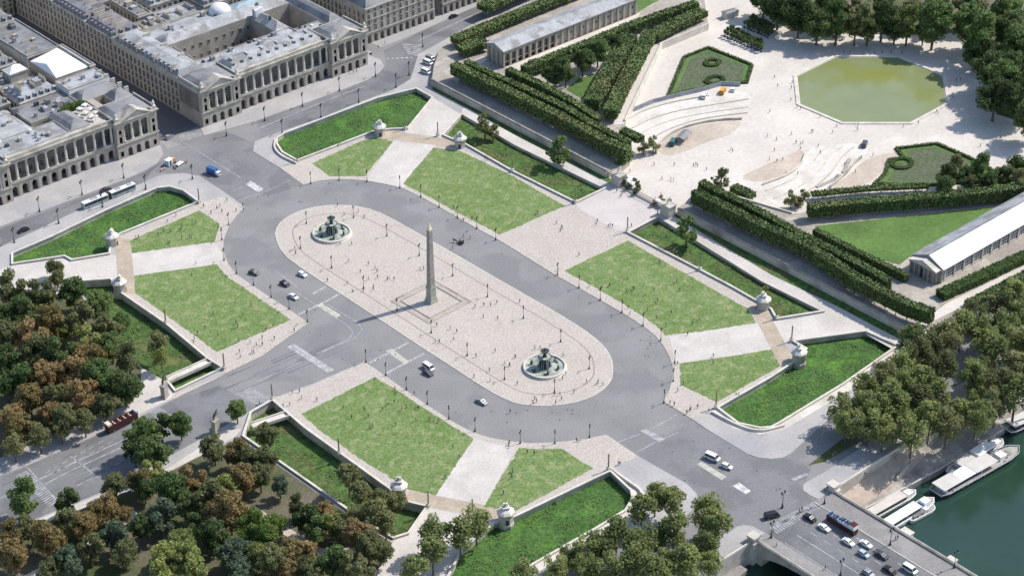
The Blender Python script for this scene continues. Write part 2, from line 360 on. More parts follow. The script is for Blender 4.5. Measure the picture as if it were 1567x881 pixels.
# pavements before the palaces
b = MB(); b.prism(GP([(312, 208), (390, 186), (454, 163), (518, 140), (562, 123), (580, 112), (588, 102), (582, 92), (568, 86)]) + [(118, 197), (118, 188), (12, 190), (12, 182)], -0.05, KZ)
b.build('pavement', PAVE, kind='structure')
b = MB(); b.prism(GP([(-60, 372), (0, 347), (110, 306), (190, 275), (220, 262), (240, 250), (250, 236), (246, 224)]) + [(-12.5, 190), (-150, 190)], -0.05, KZ)
b.build('pavement', PAVE, kind='structure')
b = MB(); b.prism(GP([(583, 73), (602, 66), (640, 50), (690, 27), (735, 8), (800, -22)]) + [(260, 215), (121, 215)], -0.05, KZ); b.build('pavement', PAVE, kind='structure')

Z1 = KZ + .004; Z2 = KZ + .008; Z3 = KZ + .012
# pink sett zones
sheet('plaza_paving', ring_NE + ring_SE[:-1] + GP([(1061, 642), (1096, 624), (1180, 577), (1198, 563), (1178, 490), (1155, 462), (1120, 441), (1069, 414), (960, 358), (943, 353), (888, 321), (879, 313), (784, 266), (700, 224), (596, 205), (570, 206), (456, 248)], KZ), Z1, PINK)
sheet('plaza_paving', ring_NW[::-1] + GP([(400, 545), (345, 571), (343, 564), (318, 548), (256, 497), (188, 449), (176, 440), (178, 366), (186, 360), (304, 312), (340, 300)], KZ), Z1, PINK)
sheet('plaza_paving', ring_SW + GP([(479, 588), (418, 609), (419, 614), (468, 657), (598, 749), (612, 758), (655, 774), (770, 797), (789, 789), (920, 727), (932, 716)], KZ), Z1, PINK)
sheet('plaza_paving', GP([(345, 572), (400, 546), (300, 594), (266, 610), (262, 604)], KZ), Z1, PINK)
# pale diagonal paths
paths = {
 'NE': [(561, 276), (602, 214), (624, 199), (663, 150), (706, 175), (678, 208), (664, 226), (617, 287), (589, 281)],
 'NW': [(202, 388), (328, 371), (338, 385), (342, 399), (333, 404), (204, 422), (171, 428), (112, 431), (-60, 455), (-60, 432), (0, 412), (19, 406), (98, 396), (110, 400), (169, 390)],
 'SW': [(725, 670), (757, 679), (791, 683), (740, 776), (723, 790), (768, 800), (757, 802), (704, 846), (692, 869), (650, 905), (560, 905), (603, 826), (626, 818), (655, 776), (667, 757)],
 'SE': [(1024, 515), (1158, 494), (1217, 488), (1262, 478), (1280, 470), (1320, 498), (1325, 507), (1213, 523), (1182, 535), (1040, 555), (1033, 552), (1028, 530)],
}
for k in paths: sheet('path', GP(paths[k], KZ), Z2, PATHM)
sheet('path', GP([(707, 167), (714, 165), (790, 208), (931, 280), (946, 285), (928, 290), (788, 222), (707, 175)], KZ), Z2, PATHM)
sheet('path', GP([(1007, 332), (1020, 325), (1180, 421), (1281, 469), (1404, 533), (1376, 540), (1320, 508), (1262, 478), (1165, 430)], KZ), Z2, PATHM)
sheet('path', GP([(1374, 531), (1390, 541), (1300, 597), (1200, 657), (1163, 664), (1124, 655), (1089, 631), (1098, 625), (1130, 649), (1163, 657), (1193, 649), (1290, 589)], KZ), Z2, SANDW)
sheet('path', GP([(964, 752), (972, 748), (978, 766), (964, 788), (820, 876), (740, 925), (738, 912), (818, 864), (957, 783), (968, 764)], KZ), Z2, SANDW)
for q in ([(176, 362), (199, 366), (208, 450), (188, 448), (180, 436)], [(627, 750), (790, 781), (775, 797), (655, 776), (618, 765)], [(1147, 470), (1168, 464), (1217, 553), (1195, 563)], [(572, 204), (596, 200), (700, 214), (698, 226), (580, 212)]):
    sheet('path', GP(q, KZ), Z3, BRIDGEPAVE)
# sand of the garden
TX = 117.2
sheet('garden_ground', [(TX, -22), (TX, 22), (TX, 141), (250, 160), (400, 175), (1190, 175), (1190, -152), (TX, -152)], Z1, SAND)
sheet('path', GP([(888, 321), (943, 353), (962, 355), (1007, 332), (1022, 325), (946, 283), (927, 289), (881, 313)], KZ), Z2, mat('gate_paving', (0.55, 0.50, 0.47), .9, .06, .1, fine=.06, fscale=.8, coord='World'))
sheet('garden_ground', [(119, -150), (119, -118), (1190, -118), (1190, -150)], Z2, SOIL)
# trench strip below the terrace walls
sheet('trench_grass', GP([(660, 137), (714, 165), (790, 208), (931, 280), (942, 283)], KZ) + [(TX, 21), (TX, 140)], Z1 + .002, MOATD)
sheet('trench_grass', GP([(1022, 325), (1182, 421), (1283, 469), (1392, 528)], KZ) + [(TX, -145), (TX, -21)], Z1 + .002, MOATD)
# soil under the park trees west of the square
sheet('park_soil', GP([(111, 436), (165, 503), (217, 566), (254, 585), (236, 604), (140, 640), (0, 700), (-150, 770), (-250, 690), (-200, 470)], KZ), Z1, SOIL)
sheet('park_soil', GP([(366, 670), (555, 802), (600, 830), (560, 905), (480, 1000)], KZ) + [(-210, -150), (-320, -140), (-325, -85)] + GP([(-100, 885), (60, 802), (160, 765), (240, 728)], KZ), Z1, SOIL)
sheet('path', GP([(217, 563), (232, 570), (258, 588), (268, 600), (262, 610), (205, 637), (168, 654), (195, 625), (214, 598)], KZ), Z3, PATHM)
sheet('path', GP([(240, 727), (300, 688), (335, 660), (370, 655), (360, 668), (300, 700), (262, 720), (200, 750), (60, 802), (-60, 850), (-60, 842), (55, 796), (158, 754)], KZ), Z3, PATHM)
sheet('path', smooth_path(GP([(200, 778), (186, 796), (160, 805), (150, 822), (60, 868), (20, 890), (0, 910), (20, 910), (75, 880), (160, 832), (175, 812), (196, 800), (215, 786)], KZ), 1, True), Z3, PATHM)
sheet('path', GP([(388, 772), (430, 800), (492, 838), (545, 838), (545, 846), (490, 850), (425, 812), (380, 780)], KZ), Z3, SANDB)
sheet('garden_grass', GP([(120, 885), (165, 850), (215, 825), (260, 835), (240, 900)], KZ), Z2, GARDENG)
sheet('path', GP([(40, 458), (90, 440), (92, 448), (44, 470), (0, 500), (0, 488)], KZ), Z3, PATHM)
if 0: sheet('park_soil', GP([(1222, 716), (1225, 722), (1262, 706), (1330, 668), (1400, 632), (1396, 622), (1310, 655)], KZ), Z1, SOIL)
sheet('park_soil', GP([(1236, 712), (1262, 706), (1330, 668), (1400, 632), (1396, 622), (1310, 655)], 0), .02, SOIL)
sheet('park_soil', GP([(1150, -40), (1165, 18), (1210, 48), (1290, 52), (1400, 54), (1470, 50), (1500, 110), (1525, 175), (1640, 210), (1700, 60), (1600, -60)], KZ), Z2, SOIL)  # dark soil that also paints in the shade under the wood
# lawns
LAWNS = {
 'NWN': [(199, 368), (305, 322), (320, 331), (336, 343), (329, 370), (202, 387)],
 'NWW': [(205, 422), (332, 404), (341, 415), (353, 427), (373, 440), (410, 465), (445, 489), (332, 538), (207, 448)],
 'SWW': [(573, 577), (600, 592), (651, 625), (700, 656), (725, 671), (667, 757), (627, 749), (560, 707), (492, 660), (461, 633)],
 'SWS': [(794, 685), (826, 687), (859, 686), (908, 716), (790, 781), (740, 775)],
 'SES': [(1040, 556), (1110, 546), (1181, 534), (1194, 560), (1097, 615), (1041, 588)],
 'SEE': [(961, 368), (864, 414), (902, 435), (950, 462), (990, 488), (1010, 503), (1018, 513), (1100, 503), (1157, 494), (1144, 472), (1081, 437), (1020, 402)],
 'NEE': [(663, 226), (617, 281), (660, 303), (710, 330), (765, 359), (864, 315), (780, 267), (704, 231)],
 'NEN': [(602, 216), (558, 270), (505, 270), (477, 250), (553, 216), (575, 210)],
}
def ragged(poly, step=1.2, amp=.16, seed=1):
    r = random.Random(seed); out = []
    for i in range(len(poly)):
        a = Vector(poly[i]); c = Vector(poly[(i + 1) % len(poly)]); L = (c - a).length; k = max(1, int(L / step)); n = (c - a).normalized(); n = Vector((-n.y, n.x))
        for q in range(k):
            p = a.lerp(c, q / k) + n * (r.gauss(0, amp) if q else 0); out.append((p.x, p.y))
    return out
for k in LAWNS: sheet('lawn', ragged(GP(LAWNS[k], KZ), seed=len(k)), KZ + .03, LAWN)

# moat floors
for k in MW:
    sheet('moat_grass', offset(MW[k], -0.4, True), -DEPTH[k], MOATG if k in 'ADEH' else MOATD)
def leaf_quads(b, p, s, r, m=0, up=.4):
    n = Vector((r.gauss(0, 1), r.gauss(0, 1), r.gauss(0, 1) + up)).normalized()
    a = n.orthogonal().normalized(); a.rotate(Matrix.Rotation(r.random() * 6.3, 3, n)); c = n.cross(a)
    s1 = s * r.uniform(.6, 1.2); s2 = s * r.uniform(.5, 1.0)
    p = Vector(p)
    b.v += [tuple(p - a * s1), tuple(p - c * s2), tuple(p + a * s1), tuple(p + c * s2)]
    k = len(b.v) - 4; b.f.append((k, k + 1, k + 2, k + 3)); b.m.append(m)
def inside(p, poly):
    c = False; n = len(poly)
    for i in range(n):
        a, d = poly[i], poly[i - 1]
        if (a[1] > p[1]) != (d[1] > p[1]) and p[0] < (d[0] - a[0]) * (p[1] - a[1]) / (d[1] - a[1]) + a[0]: c = not c
    return c
from mathutils import noise as mnoise
def tufts(poly, z, n_per, s, m, seed, name='ground_cover'):
    r = random.Random(seed); b = MB(); xs = [p[0] for p in poly]; ys = [p[1] for p in poly]
    A = abs(area(poly)); N = int(A * n_per); tries = 0
    while len(b.f) < N and tries < N * 6:
        tries += 1; x, y = r.uniform(min(xs), max(xs)), r.uniform(min(ys), max(ys))
        if not inside((x, y), poly): continue
        d = mnoise.noise(Vector((x * .12, y * .12, seed)))
        if r.random() > .45 + d * 1.3: continue
        leaf_quads(b, (x, y, z + r.uniform(0, .15 + max(0, d) * .9)), s * r.uniform(.6, 1.3), r, 0, 3.5)
    o = b.build(name, m, kind='stuff'); return o
COVERM = mat('cover_leaf', (0.10, 0.175, 0.045), .8, .2, .1, col2=(0.06, 0.12, 0.03), fine=.3, fscale=1.2, coord='World', patch=(0.15, 0.19, 0.07), pscale=.1)
COVERB = mat('cover_leaf_bright', (0.090, 0.170, 0.045), .8, .2, .1, col2=(0.062, 0.125, 0.032), fine=.3, fscale=1.2, coord='World', patch=(0.13, 0.19, 0.06), pscale=.1)
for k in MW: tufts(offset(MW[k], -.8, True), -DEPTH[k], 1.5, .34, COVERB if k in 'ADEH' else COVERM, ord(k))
MLAB = {'A': 'pale stone balustraded wall round the sunken lawn before the western palace',
        'B': 'pale stone wall round the sunken lawn under the park trees, north of the avenue',
        'C': 'pale stone wall round the shaded overgrown sunken lawn, south of the avenue',
        'D': 'double white stone wall round the bright sunken lawn south of the diagonal path by the plane trees',
        'E': 'white curved stone wall round the broad bright sunken lawn beside the riverside plane trees',
        'F': 'pale stone wall round the long narrow sunken lawn facing the glass-roofed gallery terrace',
        'G': 'pale stone wall round the long narrow sunken lawn facing the northern garden terrace',
        'H': 'pale stone wall round the bright sunken lawn before the eastern palace'}
OPENW = {'F': [(1262, 477), (1188, 489), (1180, 474), (1155, 460), (1120, 440), (1069, 413), (961, 357), (1007, 333)], 'G': [(927, 289), (881, 311), (784, 263), (712, 222), (694, 215), (678, 208), (707, 175)],
 'B': [(112, 432), (170, 428), (184, 448), (255, 497), (317, 549), (341, 564), (268, 599), (256, 584)]}
for k in MW:
    t = thing('moat_wall', MLAB[k], 'wall', (0, 0, 0), 0, 'stone walls of the sunken lawns')
    b = MB(); b.side(MW[k], -DEPTH[k] - .1, KZ, 0); b.build('retaining_wall', WALLST, t)
    wp, cl = (GP(OPENW[k], KZ), False) if k in OPENW else (MW[k], True)
    b = MB(); b.strip(wp, 0.5, KZ - .02, KZ + .62, 0, None, cl, 0.0); b.build('balustrade', STONE, t)
    b = MB(); b.strip(wp, 0.85, KZ + .62, KZ + .84, 0, None, cl, 0.0); b.build('coping', STONE, t)
# second parapets on the corner stairs
for pts, lab in (([(932, 716), (960, 737), (984, 753), (982, 770)], 'low curved parapet beside the corner of the sunken lawn by the plane trees'),
                 ([(1089, 631), (1130, 653), (1163, 662), (1200, 652)], 'low curved parapet beside the corner of the broad sunken lawn by the quay'),
                 ([(422, 214), (419, 228), (430, 240), (454, 251)], 'low curved parapet at the street corner before the eastern palace')):
    b = MB(); b.strip(smooth_path(GP(pts, KZ), 2), .8, KZ - .02, KZ + .95, 0)
    tag(b.build('parapet', STONE), lab, 'wall')

# central plaza
# stadium traced on the ground
OV = [(420, 362), (424, 346), (437, 333), (460, 322), (490, 315), (525, 313.5), (557, 317), (590, 329), (640, 357), (700, 391), (760, 426), (820, 460), (870, 489), (905, 512), (925, 530), (936, 547),
      (939, 565), (936, 583), (920, 600), (890, 614), (850, 621), (810, 621), (778, 614), (740, 593), (690, 560), (640, 528), (580, 488), (520, 449), (460, 410), (432, 388)]
ovw = smooth_path(GP(OV), 1, True)
b = MB(); b.prism(ovw, -.05, KZ); b.build('plaza', PINK, kind='structure')
if area(ovw) > 0: ovin = offset(ovw, 7.2, True)
else: ovin = offset(ovw, -7.2, True)
b = MB(); b.strip(ovin, .42, KZ, KZ + .006, 0, None, True); b.build('paving_line', LINE, kind='structure')
b = MB(); b.strip(offset(ovw, .15 if area(ovw) > 0 else -.15, True), .3, KZ - .05, KZ + .01, 0, None, True); b.build('kerb', STONE, kind='structure')
# road surface of the avenue, of Rivoli and the palace front, darker than the square
sheet('avenue', GP([(-120, 870), (-60, 843), (55, 793), (158, 751), (335, 656), (397, 626), (335, 590), (265, 612), (209, 642), (163, 660), (42, 713), (-150, 795)], 0), .004, ASPH2)
sheet('street', GP([(-50, 372), (0, 350), (110, 308), (220, 264), (262, 238), (232, 262), (222, 278), (122, 321), (55, 353), (-50, 402)], 0), .004, ASPH2)
sheet('street', GP([(392, 186), (454, 164), (518, 141), (575, 117), (592, 100), (587, 78), (640, 51), (690, 28), (760, -8), (800, 0), (731, 32), (689, 56), (640, 83), (628, 121), (600, 138), (492, 180), (400, 211)], 0), .004, ASPH2)
DARKROAD = mat('street_asphalt', (0.13, 0.13, 0.14), .9, .1, .05, fine=.1, fscale=.9, coord='World')
sheet('street', [(-12.3, 181), (11.3, 182), (21, 420), (-3, 420)], .004, DARKROAD)

ASPH3 = mat('junction_asphalt', (0.215, 0.212, 0.215), .9, .08, .05, fine=.10, fscale=1.0, coord='World', patch=(0.18, 0.178, 0.182), pscale=.07, plo=.5, phi=.58)
LANE = mat('tyre_darkened_asphalt', (0.165, 0.163, 0.168), .9, .12, .08, fine=.12, fscale=1.0, coord='World', patch=(0.20, 0.198, 0.2), pscale=.1)
sheet('street', GP([(264, 237), (312, 209), (345, 201), (390, 219), (388, 233), (430, 259), (462, 284), (410, 300), (375, 316), (340, 291), (306, 269), (281, 264), (256, 266), (236, 262)], 0), .006, ASPH3)
sheet('street', GP([(977, 699), (1000, 676), (1062, 643), (1078, 656), (1142, 695), (1180, 703), (1210, 695), (1240, 718), (1228, 742), (1236, 757), (1262, 770), (1180, 818), (1152, 804), (1120, 811), (1068, 772), (1066, 754), (1050, 739)], 0), .006, ASPH3)
rl = random.Random(4)
def streaks(a, c, wpx, n, z=.0075):
    A, C = G(*a), G(*c); d = (C - A).normalized(); nn = Vector((-d.y, d.x, 0)); L = (C - A).length
    b = MB()
    for i in range(n):
        off = rl.uniform(-.5, .5) * wpx; s0 = rl.uniform(0, .8) * L; s1 = min(L, s0 + rl.uniform(8, 34)); w_ = rl.uniform(.25, .7)
        p, q = A + nn * off + d * s0, A + nn * off + d * s1
        b.face([(p.x - nn.x * w_, p.y - nn.y * w_, z + i * .0001), (q.x - nn.x * w_ * .3, q.y - nn.y * w_ * .3, z + i * .0001), (q.x + nn.x * w_ * .3, q.y + nn.y * w_ * .3, z + i * .0001), (p.x + nn.x * w_, p.y + nn.y * w_, z + i * .0001)])
    b.build('tyre_wear', LANE, kind='structure')
streaks((0, 765), (240, 660), 18, 26); streaks((10, 358), (210, 276), 7, 12); streaks((400, 200), (640, 105), 7, 14); streaks((330, 600), (520, 520), 16, 14)
DRAIN = mat('drain_iron', (0.09, 0.09, 0.09), .7, .1, 1)
b = MB()
for i in range(70):
    t_ = rl.choice([((330, 240), (440, 290)), ((380, 330), (520, 300)), ((700, 360), (900, 480)), ((480, 470), (640, 590)), ((700, 620), (900, 640)), ((1000, 680), (1200, 780)), ((60, 740), (300, 640)), ((950, 500), (1000, 600))])
    c_ = G(t_[0][0] + (t_[1][0] - t_[0][0]) * rl.random() + rl.uniform(-12, 12), t_[0][1] + (t_[1][1] - t_[0][1]) * rl.random() + rl.uniform(-8, 8))
    b.cap([(c_.x + .38 * math.cos(a * math.pi / 4), c_.y + .38 * math.sin(a * math.pi / 4)) for a in range(8)], .0130)
b.build('manhole_covers', DRAIN, kind='structure')
# markings
def quad_mark(px, m, name='road_marking', z=.0115):
    b = MB(); b.cap(GP(px), z); return b.build(name, m, kind='structure')
def line_mark(segs, wd, m, z=.0120, name='road_marking'):
    b = MB()
    for s in segs:
        p = GP(s)
        for i in range(len(p) - 1):
            a = Vector(p[i]); c = Vector(p[i + 1]); n = (c - a).normalized(); n = Vector((-n.y, n.x)) * wd / 2
            b.face([(*(a + n), z), (*(a - n), z), (*(c - n), z), (*(c + n), z)])
    return b.build(name, m, kind='structure')
def dashes(a, c, n, duty=.5):
    out = []
    for i in range(n):
        t0 = i / n; t1 = (i + duty) / n
        out.append([(a[0] + (c[0] - a[0]) * t0, a[1] + (c[1] - a[1]) * t0), (a[0] + (c[0] - a[0]) * t1, a[1] + (c[1] - a[1]) * t1)])
    return out
def zebra(a0, a1, b0, b1, n, m=MARKW, z=.0125):
    b = MB(); A0, A1, B0, B1 = (G(*q) for q in (a0, a1, b0, b1))
    for i in range(n):
        t0 = (i + .0) / n; t1 = (i + .5) / n
        p = A0.lerp(A1, t0); q = A0.lerp(A1, t1); r = B0.lerp(B1, t1); s = B0.lerp(B1, t0)
        b.face([(p.x, p.y, z), (q.x, q.y, z), (r.x, r.y, z), (s.x, s.y, z)])
    return b.build('zebra_crossing', m, kind='structure')
quad_mark([(485, 467), (491, 463), (522, 482), (515, 486)], CREAMP, 'refuge_marking')
quad_mark(TT(2, 3, [(785, 398), (820, 385), (925, 462), (895, 475)]), CREAMP, 'refuge_marking')
quad_mark(TT(3, 4, [(1120, 210), (1150, 195), (1300, 285), (1270, 305)]), CREAMP, 'refuge_marking')
quad_mark(TT(3, 4, [(1335, 340), (1375, 320), (1445, 370), (1415, 390)]), MARKW, 'refuge_marking')
quad_mark(TT(3, 4, [(780, 10), (820, 0), (930, 60), (900, 80)]), MARKF, 'refuge_marking')
quad_mark([(376, 282), (384, 277), (403, 289), (395, 294)], MARKW, 'refuge_marking')
quad_mark(TT(4, 4, [(170, 298), (260, 262), (275, 272), (190, 312)]), MARKF, 'refuge_marking')
segs = dashes(*TT(2, 3, [(265, 178), (430, 100)]), 12) + dashes(*TT(2, 3, [(350, 55), (430, 10)]), 7) + dashes(*TT(2, 3, [(430, 100), (510, 55)]), 7) + \
       dashes(*TT(2, 3, [(690, 468), (925, 345)]), 18) + dashes(*TT(2, 3, [(790, 530), (1020, 410)]), 18)
line_mark(segs, 1.0, MARKW)
line_mark([TT(2, 3, [(0, 590), (280, 462)]), TT(2, 3, [(370, 415), (560, 330), (590, 290), (560, 250), (240, 40)]), TT(2, 3, [(400, 405), (600, 320), (645, 270), (620, 230), (420, 110)]),
           TT(2, 2, [(110, 770), (260, 881)])], .35, MARKF)
zebra(*TT(2, 3, [(195, 375), (440, 530), (240, 358), (480, 515)]), 22, MARKW)
zebra((362, 603), (398, 621), (384, 592), (418, 610), 13, MARKF)
# avenue lanes
line_mark([[(0, 762), (70, 728), (160, 686), (200, 668)], TT(1, 4, [(260, 335), (420, 250), (740, 105)])], .5, MARKF)
line_mark(dashes(*TT(1, 4, [(270, 265), (640, 60)]), 7, .6) + dashes(*TT(1, 4, [(250, 300), (700, 60)]), 8, .6) + dashes(*TT(1, 4, [(350, 400), (740, 190)]), 7, .6) + dashes((0, 790), (55, 765), 3, .6), .3, MARKF)
line_mark([TT(1, 4, [(420, 160), (590, 290)]), TT(1, 4, [(160, 225), (350, 440)])], .45, MARKF)
zebra(*TT(1, 4, [(95, 280), (300, 470), (160, 250), (360, 430)]), 20, MARKF)
zebra(*TT(1, 3, [(860, 735), (1000, 860), (930, 715), (1040, 790)]), 16, MARKF)
line_mark([TT(2, 1, [(0, 780), (410, 610), (660, 515)]), TT(2, 1, [(980, 245), (1150, 165), (1340, 75)])], .5, MARKF)
line_mark(dashes(*TT(2, 1, [(790, 352), (960, 345)]), 6) + dashes(*TT(2, 1, [(960, 420), (1010, 400)]), 3), .7, MARKW)
zebra(*TT(2, 1, [(880, 262), (920, 330), (1010, 270), (990, 345)]), 6, MARKF)
line_mark([TT(1, 2, [(1080, 0), (1440, 222)]), TT(1, 2, [(1380, 310), (1470, 270)]), TT(1, 2, [(1430, 360), (1560, 315)]), TT(2, 2, [(0, 255), (50, 310)]), TT(2, 2, [(0, 335), (210, 240)])], .35, MARKF)
line_mark([TT(3, 4, [(640, 80), (780, 30)]), TT(3, 4, [(760, 140), (870, 80), (1010, 20)]), TT(3, 3, [(840, 870), (1000, 780)])], .4, MARKF)
zebra(*TT(1, 1, [(1110, 845), (1245, 800), (1060, 815), (1180, 785)]), 12, MARKF)
zebra(*TT(1, 2, [(955, 0), (1100, 20), (1010, 45), (1125, 10)]), 9, MARKF)
zebra(*TT(4, 4, [(40, 590), (320, 450), (90, 625), (350, 470)]), 20, MARKF)
zebra(*TT(4, 4, [(60, 560), (300, 435), (95, 585), (320, 450)]), 20, MARKF)

# ------------------------------------------------------------------ river, quays, bridge
WZ = -8.5; QZ = -6.2
sheet('river', [(-1200, -900), (1200, -900), (1200, QUAY_Y + 1), (-1200, QUAY_Y + 1)], WZ, RIVER)
t = thing('quay_wall', 'tall pale stone quay wall with parapet east of the bridge', 'wall', (0, 0, 0))
b = MB(); b.box(20.5, QUAY_Y - .4, WZ - 1, 500, QUAY_Y + .05, KZ); b.build('retaining_wall', WALLST, t)
b = MB(); b.box(20.5, QUAY_Y - .45, KZ, 500, QUAY_Y + .05, KZ + .95); b.build('parapet', STONE, t)
t = thing('quay_wall', 'tall stone quay wall in shade west of the bridge', 'wall', (0, 0, 0))
b = MB(); b.box(-500, QUAY_Y - .4, WZ - 1, -19.5, QUAY_Y + .05, KZ); b.build('retaining_wall', WALLST, t)
b = MB(); b.box(-500, QUAY_Y - .45, KZ, -19.5, QUAY_Y + .05, KZ + .95); b.build('parapet', STONE, t)
# lower quay east of the bridge
qe = GP(TT(4, 4, [(905, 70), (905, 190), (1240, 20)]), QZ)
quay = [(20, QUAY_Y), (20, -206)] + GP([(1362, 806), (1395, 760), (1428, 728), (1490, 686), (1567, 640), (1700, 560)], QZ)
quay = [(22, QUAY_Y), (22, -197.2), (45, -199.5), (65, -201.3), (85, -202.1), (500, -201.6), (500, QUAY_Y)]
b = MB(); b.prism(quay, WZ - 1, QZ); b.build('lower_quay', QUAYM, kind='structure')
b = MB(); b.strip([(22, -197), (45, -199.2), (65, -201.0), (85, -201.8), (500, -201.3)], .5, QZ, QZ + .18); b.build('kerb', STONE, kind='structure')
# the earth ramp down to the quay
b = MB()
R = [(24, -189), (64, -189), (64, -199), (24, -207)]
b.face([(23, -188.8, QZ + 1.8), (66, -188.8, KZ - 1.5), (66, -193, QZ + .15), (44, -197, QZ + .05), (23, -195.5, QZ + .05)][::-1])
b.build('ramp', RAMPM, kind='structure')
b = MB(); b.strip([(66, -189.6), (58, -193), (48, -195.5)], .8, QZ, QZ + 2.2); tag(b.build('ramp_wall', WALLST), 'low brown stone wall beside the earth ramp on the lower quay', 'wall')
# lower quay west
b = MB(); b.prism([(-500, QUAY_Y), (-500, -197), (-60, -197), (-26, -192), (-26, QUAY_Y)][::-1], WZ - 1, QZ); b.build('lower_quay', QUAYM, kind='structure')

bx0, bx1 = -19.2, 21.2
FOOTW = mat('worn_footway', (0.26, 0.245, 0.235), .9, .1, .08, fine=.12, fscale=1.0, coord='World', patch=(0.31, 0.295, 0.28), pscale=.1)
t = thing('stone_bridge', 'wide stone road bridge carrying traffic across the green river', 'bridge', (0, 0, 0))
b = MB()
prof = []
y = QUAY_Y + .0; BL = 300.0; spans = 6
pts = [(QUAY_Y + .3, -.02), (QUAY_Y + .3, WZ - 1)]
L = BL / spans
for i in range(spans):
    y0 = QUAY_Y - 4 - i * L; y1 = y0 - L + 7
    pts += [(y0, WZ - 1), (y0, -6.5)]
    for k in range(1, 12):
        a = math.pi * k / 12
        pts.append((y0 + (y1 - y0) * (1 - math.cos(a)) / 2, -6.5 + 4.9 * math.sin(a)))
    pts += [(y1, -6.5), (y1, WZ - 1)]
pts += [(QUAY_Y - BL, WZ - 1), (QUAY_Y - BL, -.02)]
loop = [Vector((a, c, 0)) for a, c in pts]
n = len(pts)
for X, flip in ((bx0, 0), (bx1, 1)):
    k = len(b.v); b.v += [(X, a, c) for a, c in pts]
    for tr in tessellate_polygon([loop]):
        b.f.append(tuple(k + i for i in tr)); b.m.append(0)
k = len(b.v); b.v += [(bx0, a, c) for a, c in pts] + [(bx1, a, c) for a, c in pts]
for i in range(n - 1): b.f.append((k + i, k + i + 1, k + n + i + 1, k + n + i)); b.m.append(0)
b.build('arches', WALLST, t)
BY = QUAY_Y + .3; BE = QUAY_Y - BL
b = MB(); b.box(bx0 + .5, BE, -.02, bx1 - .5, BY, .012); b.build('roadway', ASPH2, t)
b = MB(); b.box(bx0 + .8, BE, .012, bx0 + 6.2, BY, .15); b.build('footway', FOOTW, t)
b = MB(); b.box(bx1 - 9.5, BE, .012, bx1 - .8, BY, .15); b.build('footway', FOOTW, t)
b = MB(); b.box(bx1 - 9.8, BE, .012, bx1 - 9.5, BY, .17); b.build('kerb', STONE, t)
for X, off in ((bx0, 0), (bx1 - .7, 0)):
    b = MB(); b.box(X, BE, -.02, X + .7, BY, .35); b.box(X + .1, BE, .95, X + .6, BY, 1.12)
    b.box(X - .15, BE, -.35, X, BY, -.02); b.box(X + .7, BE, -.35, X + .85, BY, -.02)
    yy = BY - .3
    while yy > BY - 130:
        b.box(X + .25, yy - .14, .35, X + .45, yy + .14, .95); yy -= .55
    b.box(X + .3, BE, .35, X + .4, BE + 170, .95)
    b.build('parapet', CORN, t)
for i in range(spans + 1):
    yc = QUAY_Y - .6 - i * L if i else QUAY_Y - .2
    for X, s in ((bx0, -1), (bx1, 1)):
        b = MB(); xa, xb = sorted((X, X + s * 2.2)); b.box(xa, yc - 1.6, WZ - 1, xb, yc + 1.4, .2); b.box(xa - .1, yc - 1.75, .2, xb + .1, yc + 1.55, .55); b.build('pier', STONE, t)
b = MB()
for X in (bx0 + 13.0, ):
    b.box(X, BE, .012, X + .18, BY - 8, .016)
b.box(bx0 + 6.9, BE, .012, bx0 + 7.05, BY - 8, .016)
for X in (bx0 + 17.5, bx0 + 22.2, bx0 + 26.8):
    yy = BY - 10
    while yy > BY - 140: b.box(X, yy - 3, .012, X + .15, yy, .016); yy -= 6
b.build('lane_marking', MARKW, t)

# ------------------------------------------------------------------ garden terraces
TZ = 3.0
tn = [(TX, 141.5), (TX, 21.5), (122, 20.5), (132, 23)] + GP([(956, 186), (1012, 68), (1084, 38), (1078, 0), (1060, -60)], TZ) + [(420, 190), (250, 171)] + GP([(731, 34), (692, 56), (672, 78), (664, 100)], TZ)
b = MB(); b.prism(tn, 0, TZ, 1, 0); o = b.build('garden_terrace', [TERR, WALLST], kind='structure')
ts = [(TX, -20.5), (TX, -146.5), (TX + 3, -150)] + [(1100, -150), (1100, -20)] + GP([(1567, 292), (1440, 305), (1240, 324), (1212, 327), (1180, 318), (1120, 300), (1070, 283)], TZ) + [(123, -19.5)]
b = MB(); b.prism(ts[::-1], 0, TZ, 1, 0); o = b.build('garden_terrace', [TERR, WALLST], kind='structure')
for y0, y1, lab in ((22, 141.5, 'long grey stone wall holding the terrace north of the garden gate'), (-146.5, -21, 'long stone wall holding the shaded terrace south of the garden gate')):
    t = thing('terrace_wall', lab, 'wall', (0, 0, 0), 0, 'terrace walls of the garden')
    b = MB(); b.box(TX - .8, y0, 0, TX - .003, y1, TZ + .1); b.build('retaining_wall', WALLST, t)
    b = MB(); b.box(TX - 1.0, y0, TZ + .1, TX + .1, y1, TZ + .32)
    b.box(TX - .7, y0, TZ + .32, TX - .1, y1, TZ + .9); b.build('coping', STONEG, t)
b = MB(); b.strip(GP([(956, 186), (1012, 68), (1084, 38)], TZ), .7, .1, TZ + .9); tag(b.build('parapet_wall', STONE), 'white topped angled wall at the inner edge of the northern terrace', 'wall')
b = MB(); b.strip(GP([(1212, 327), (1180, 318), (1120, 300), (1070, 283)], TZ), .6, .1, TZ + .8); tag(b.build('parapet_wall', STONE), 'low wall at the inner edge of the southern terrace by the curved ramp', 'wall')
sheet('garden_lawn', GP([(1246, 346), (1290, 341), (1443, 325), (1530, 316), (1392, 393), (1376, 405), (1320, 389)], TZ), TZ + .02, GARDENG)
sheet('garden_lawn', GP([(866, 137), (885, 121), (914, 112), (906, 128), (893, 152), (880, 146)], TZ), TZ + .02, GARDENG)
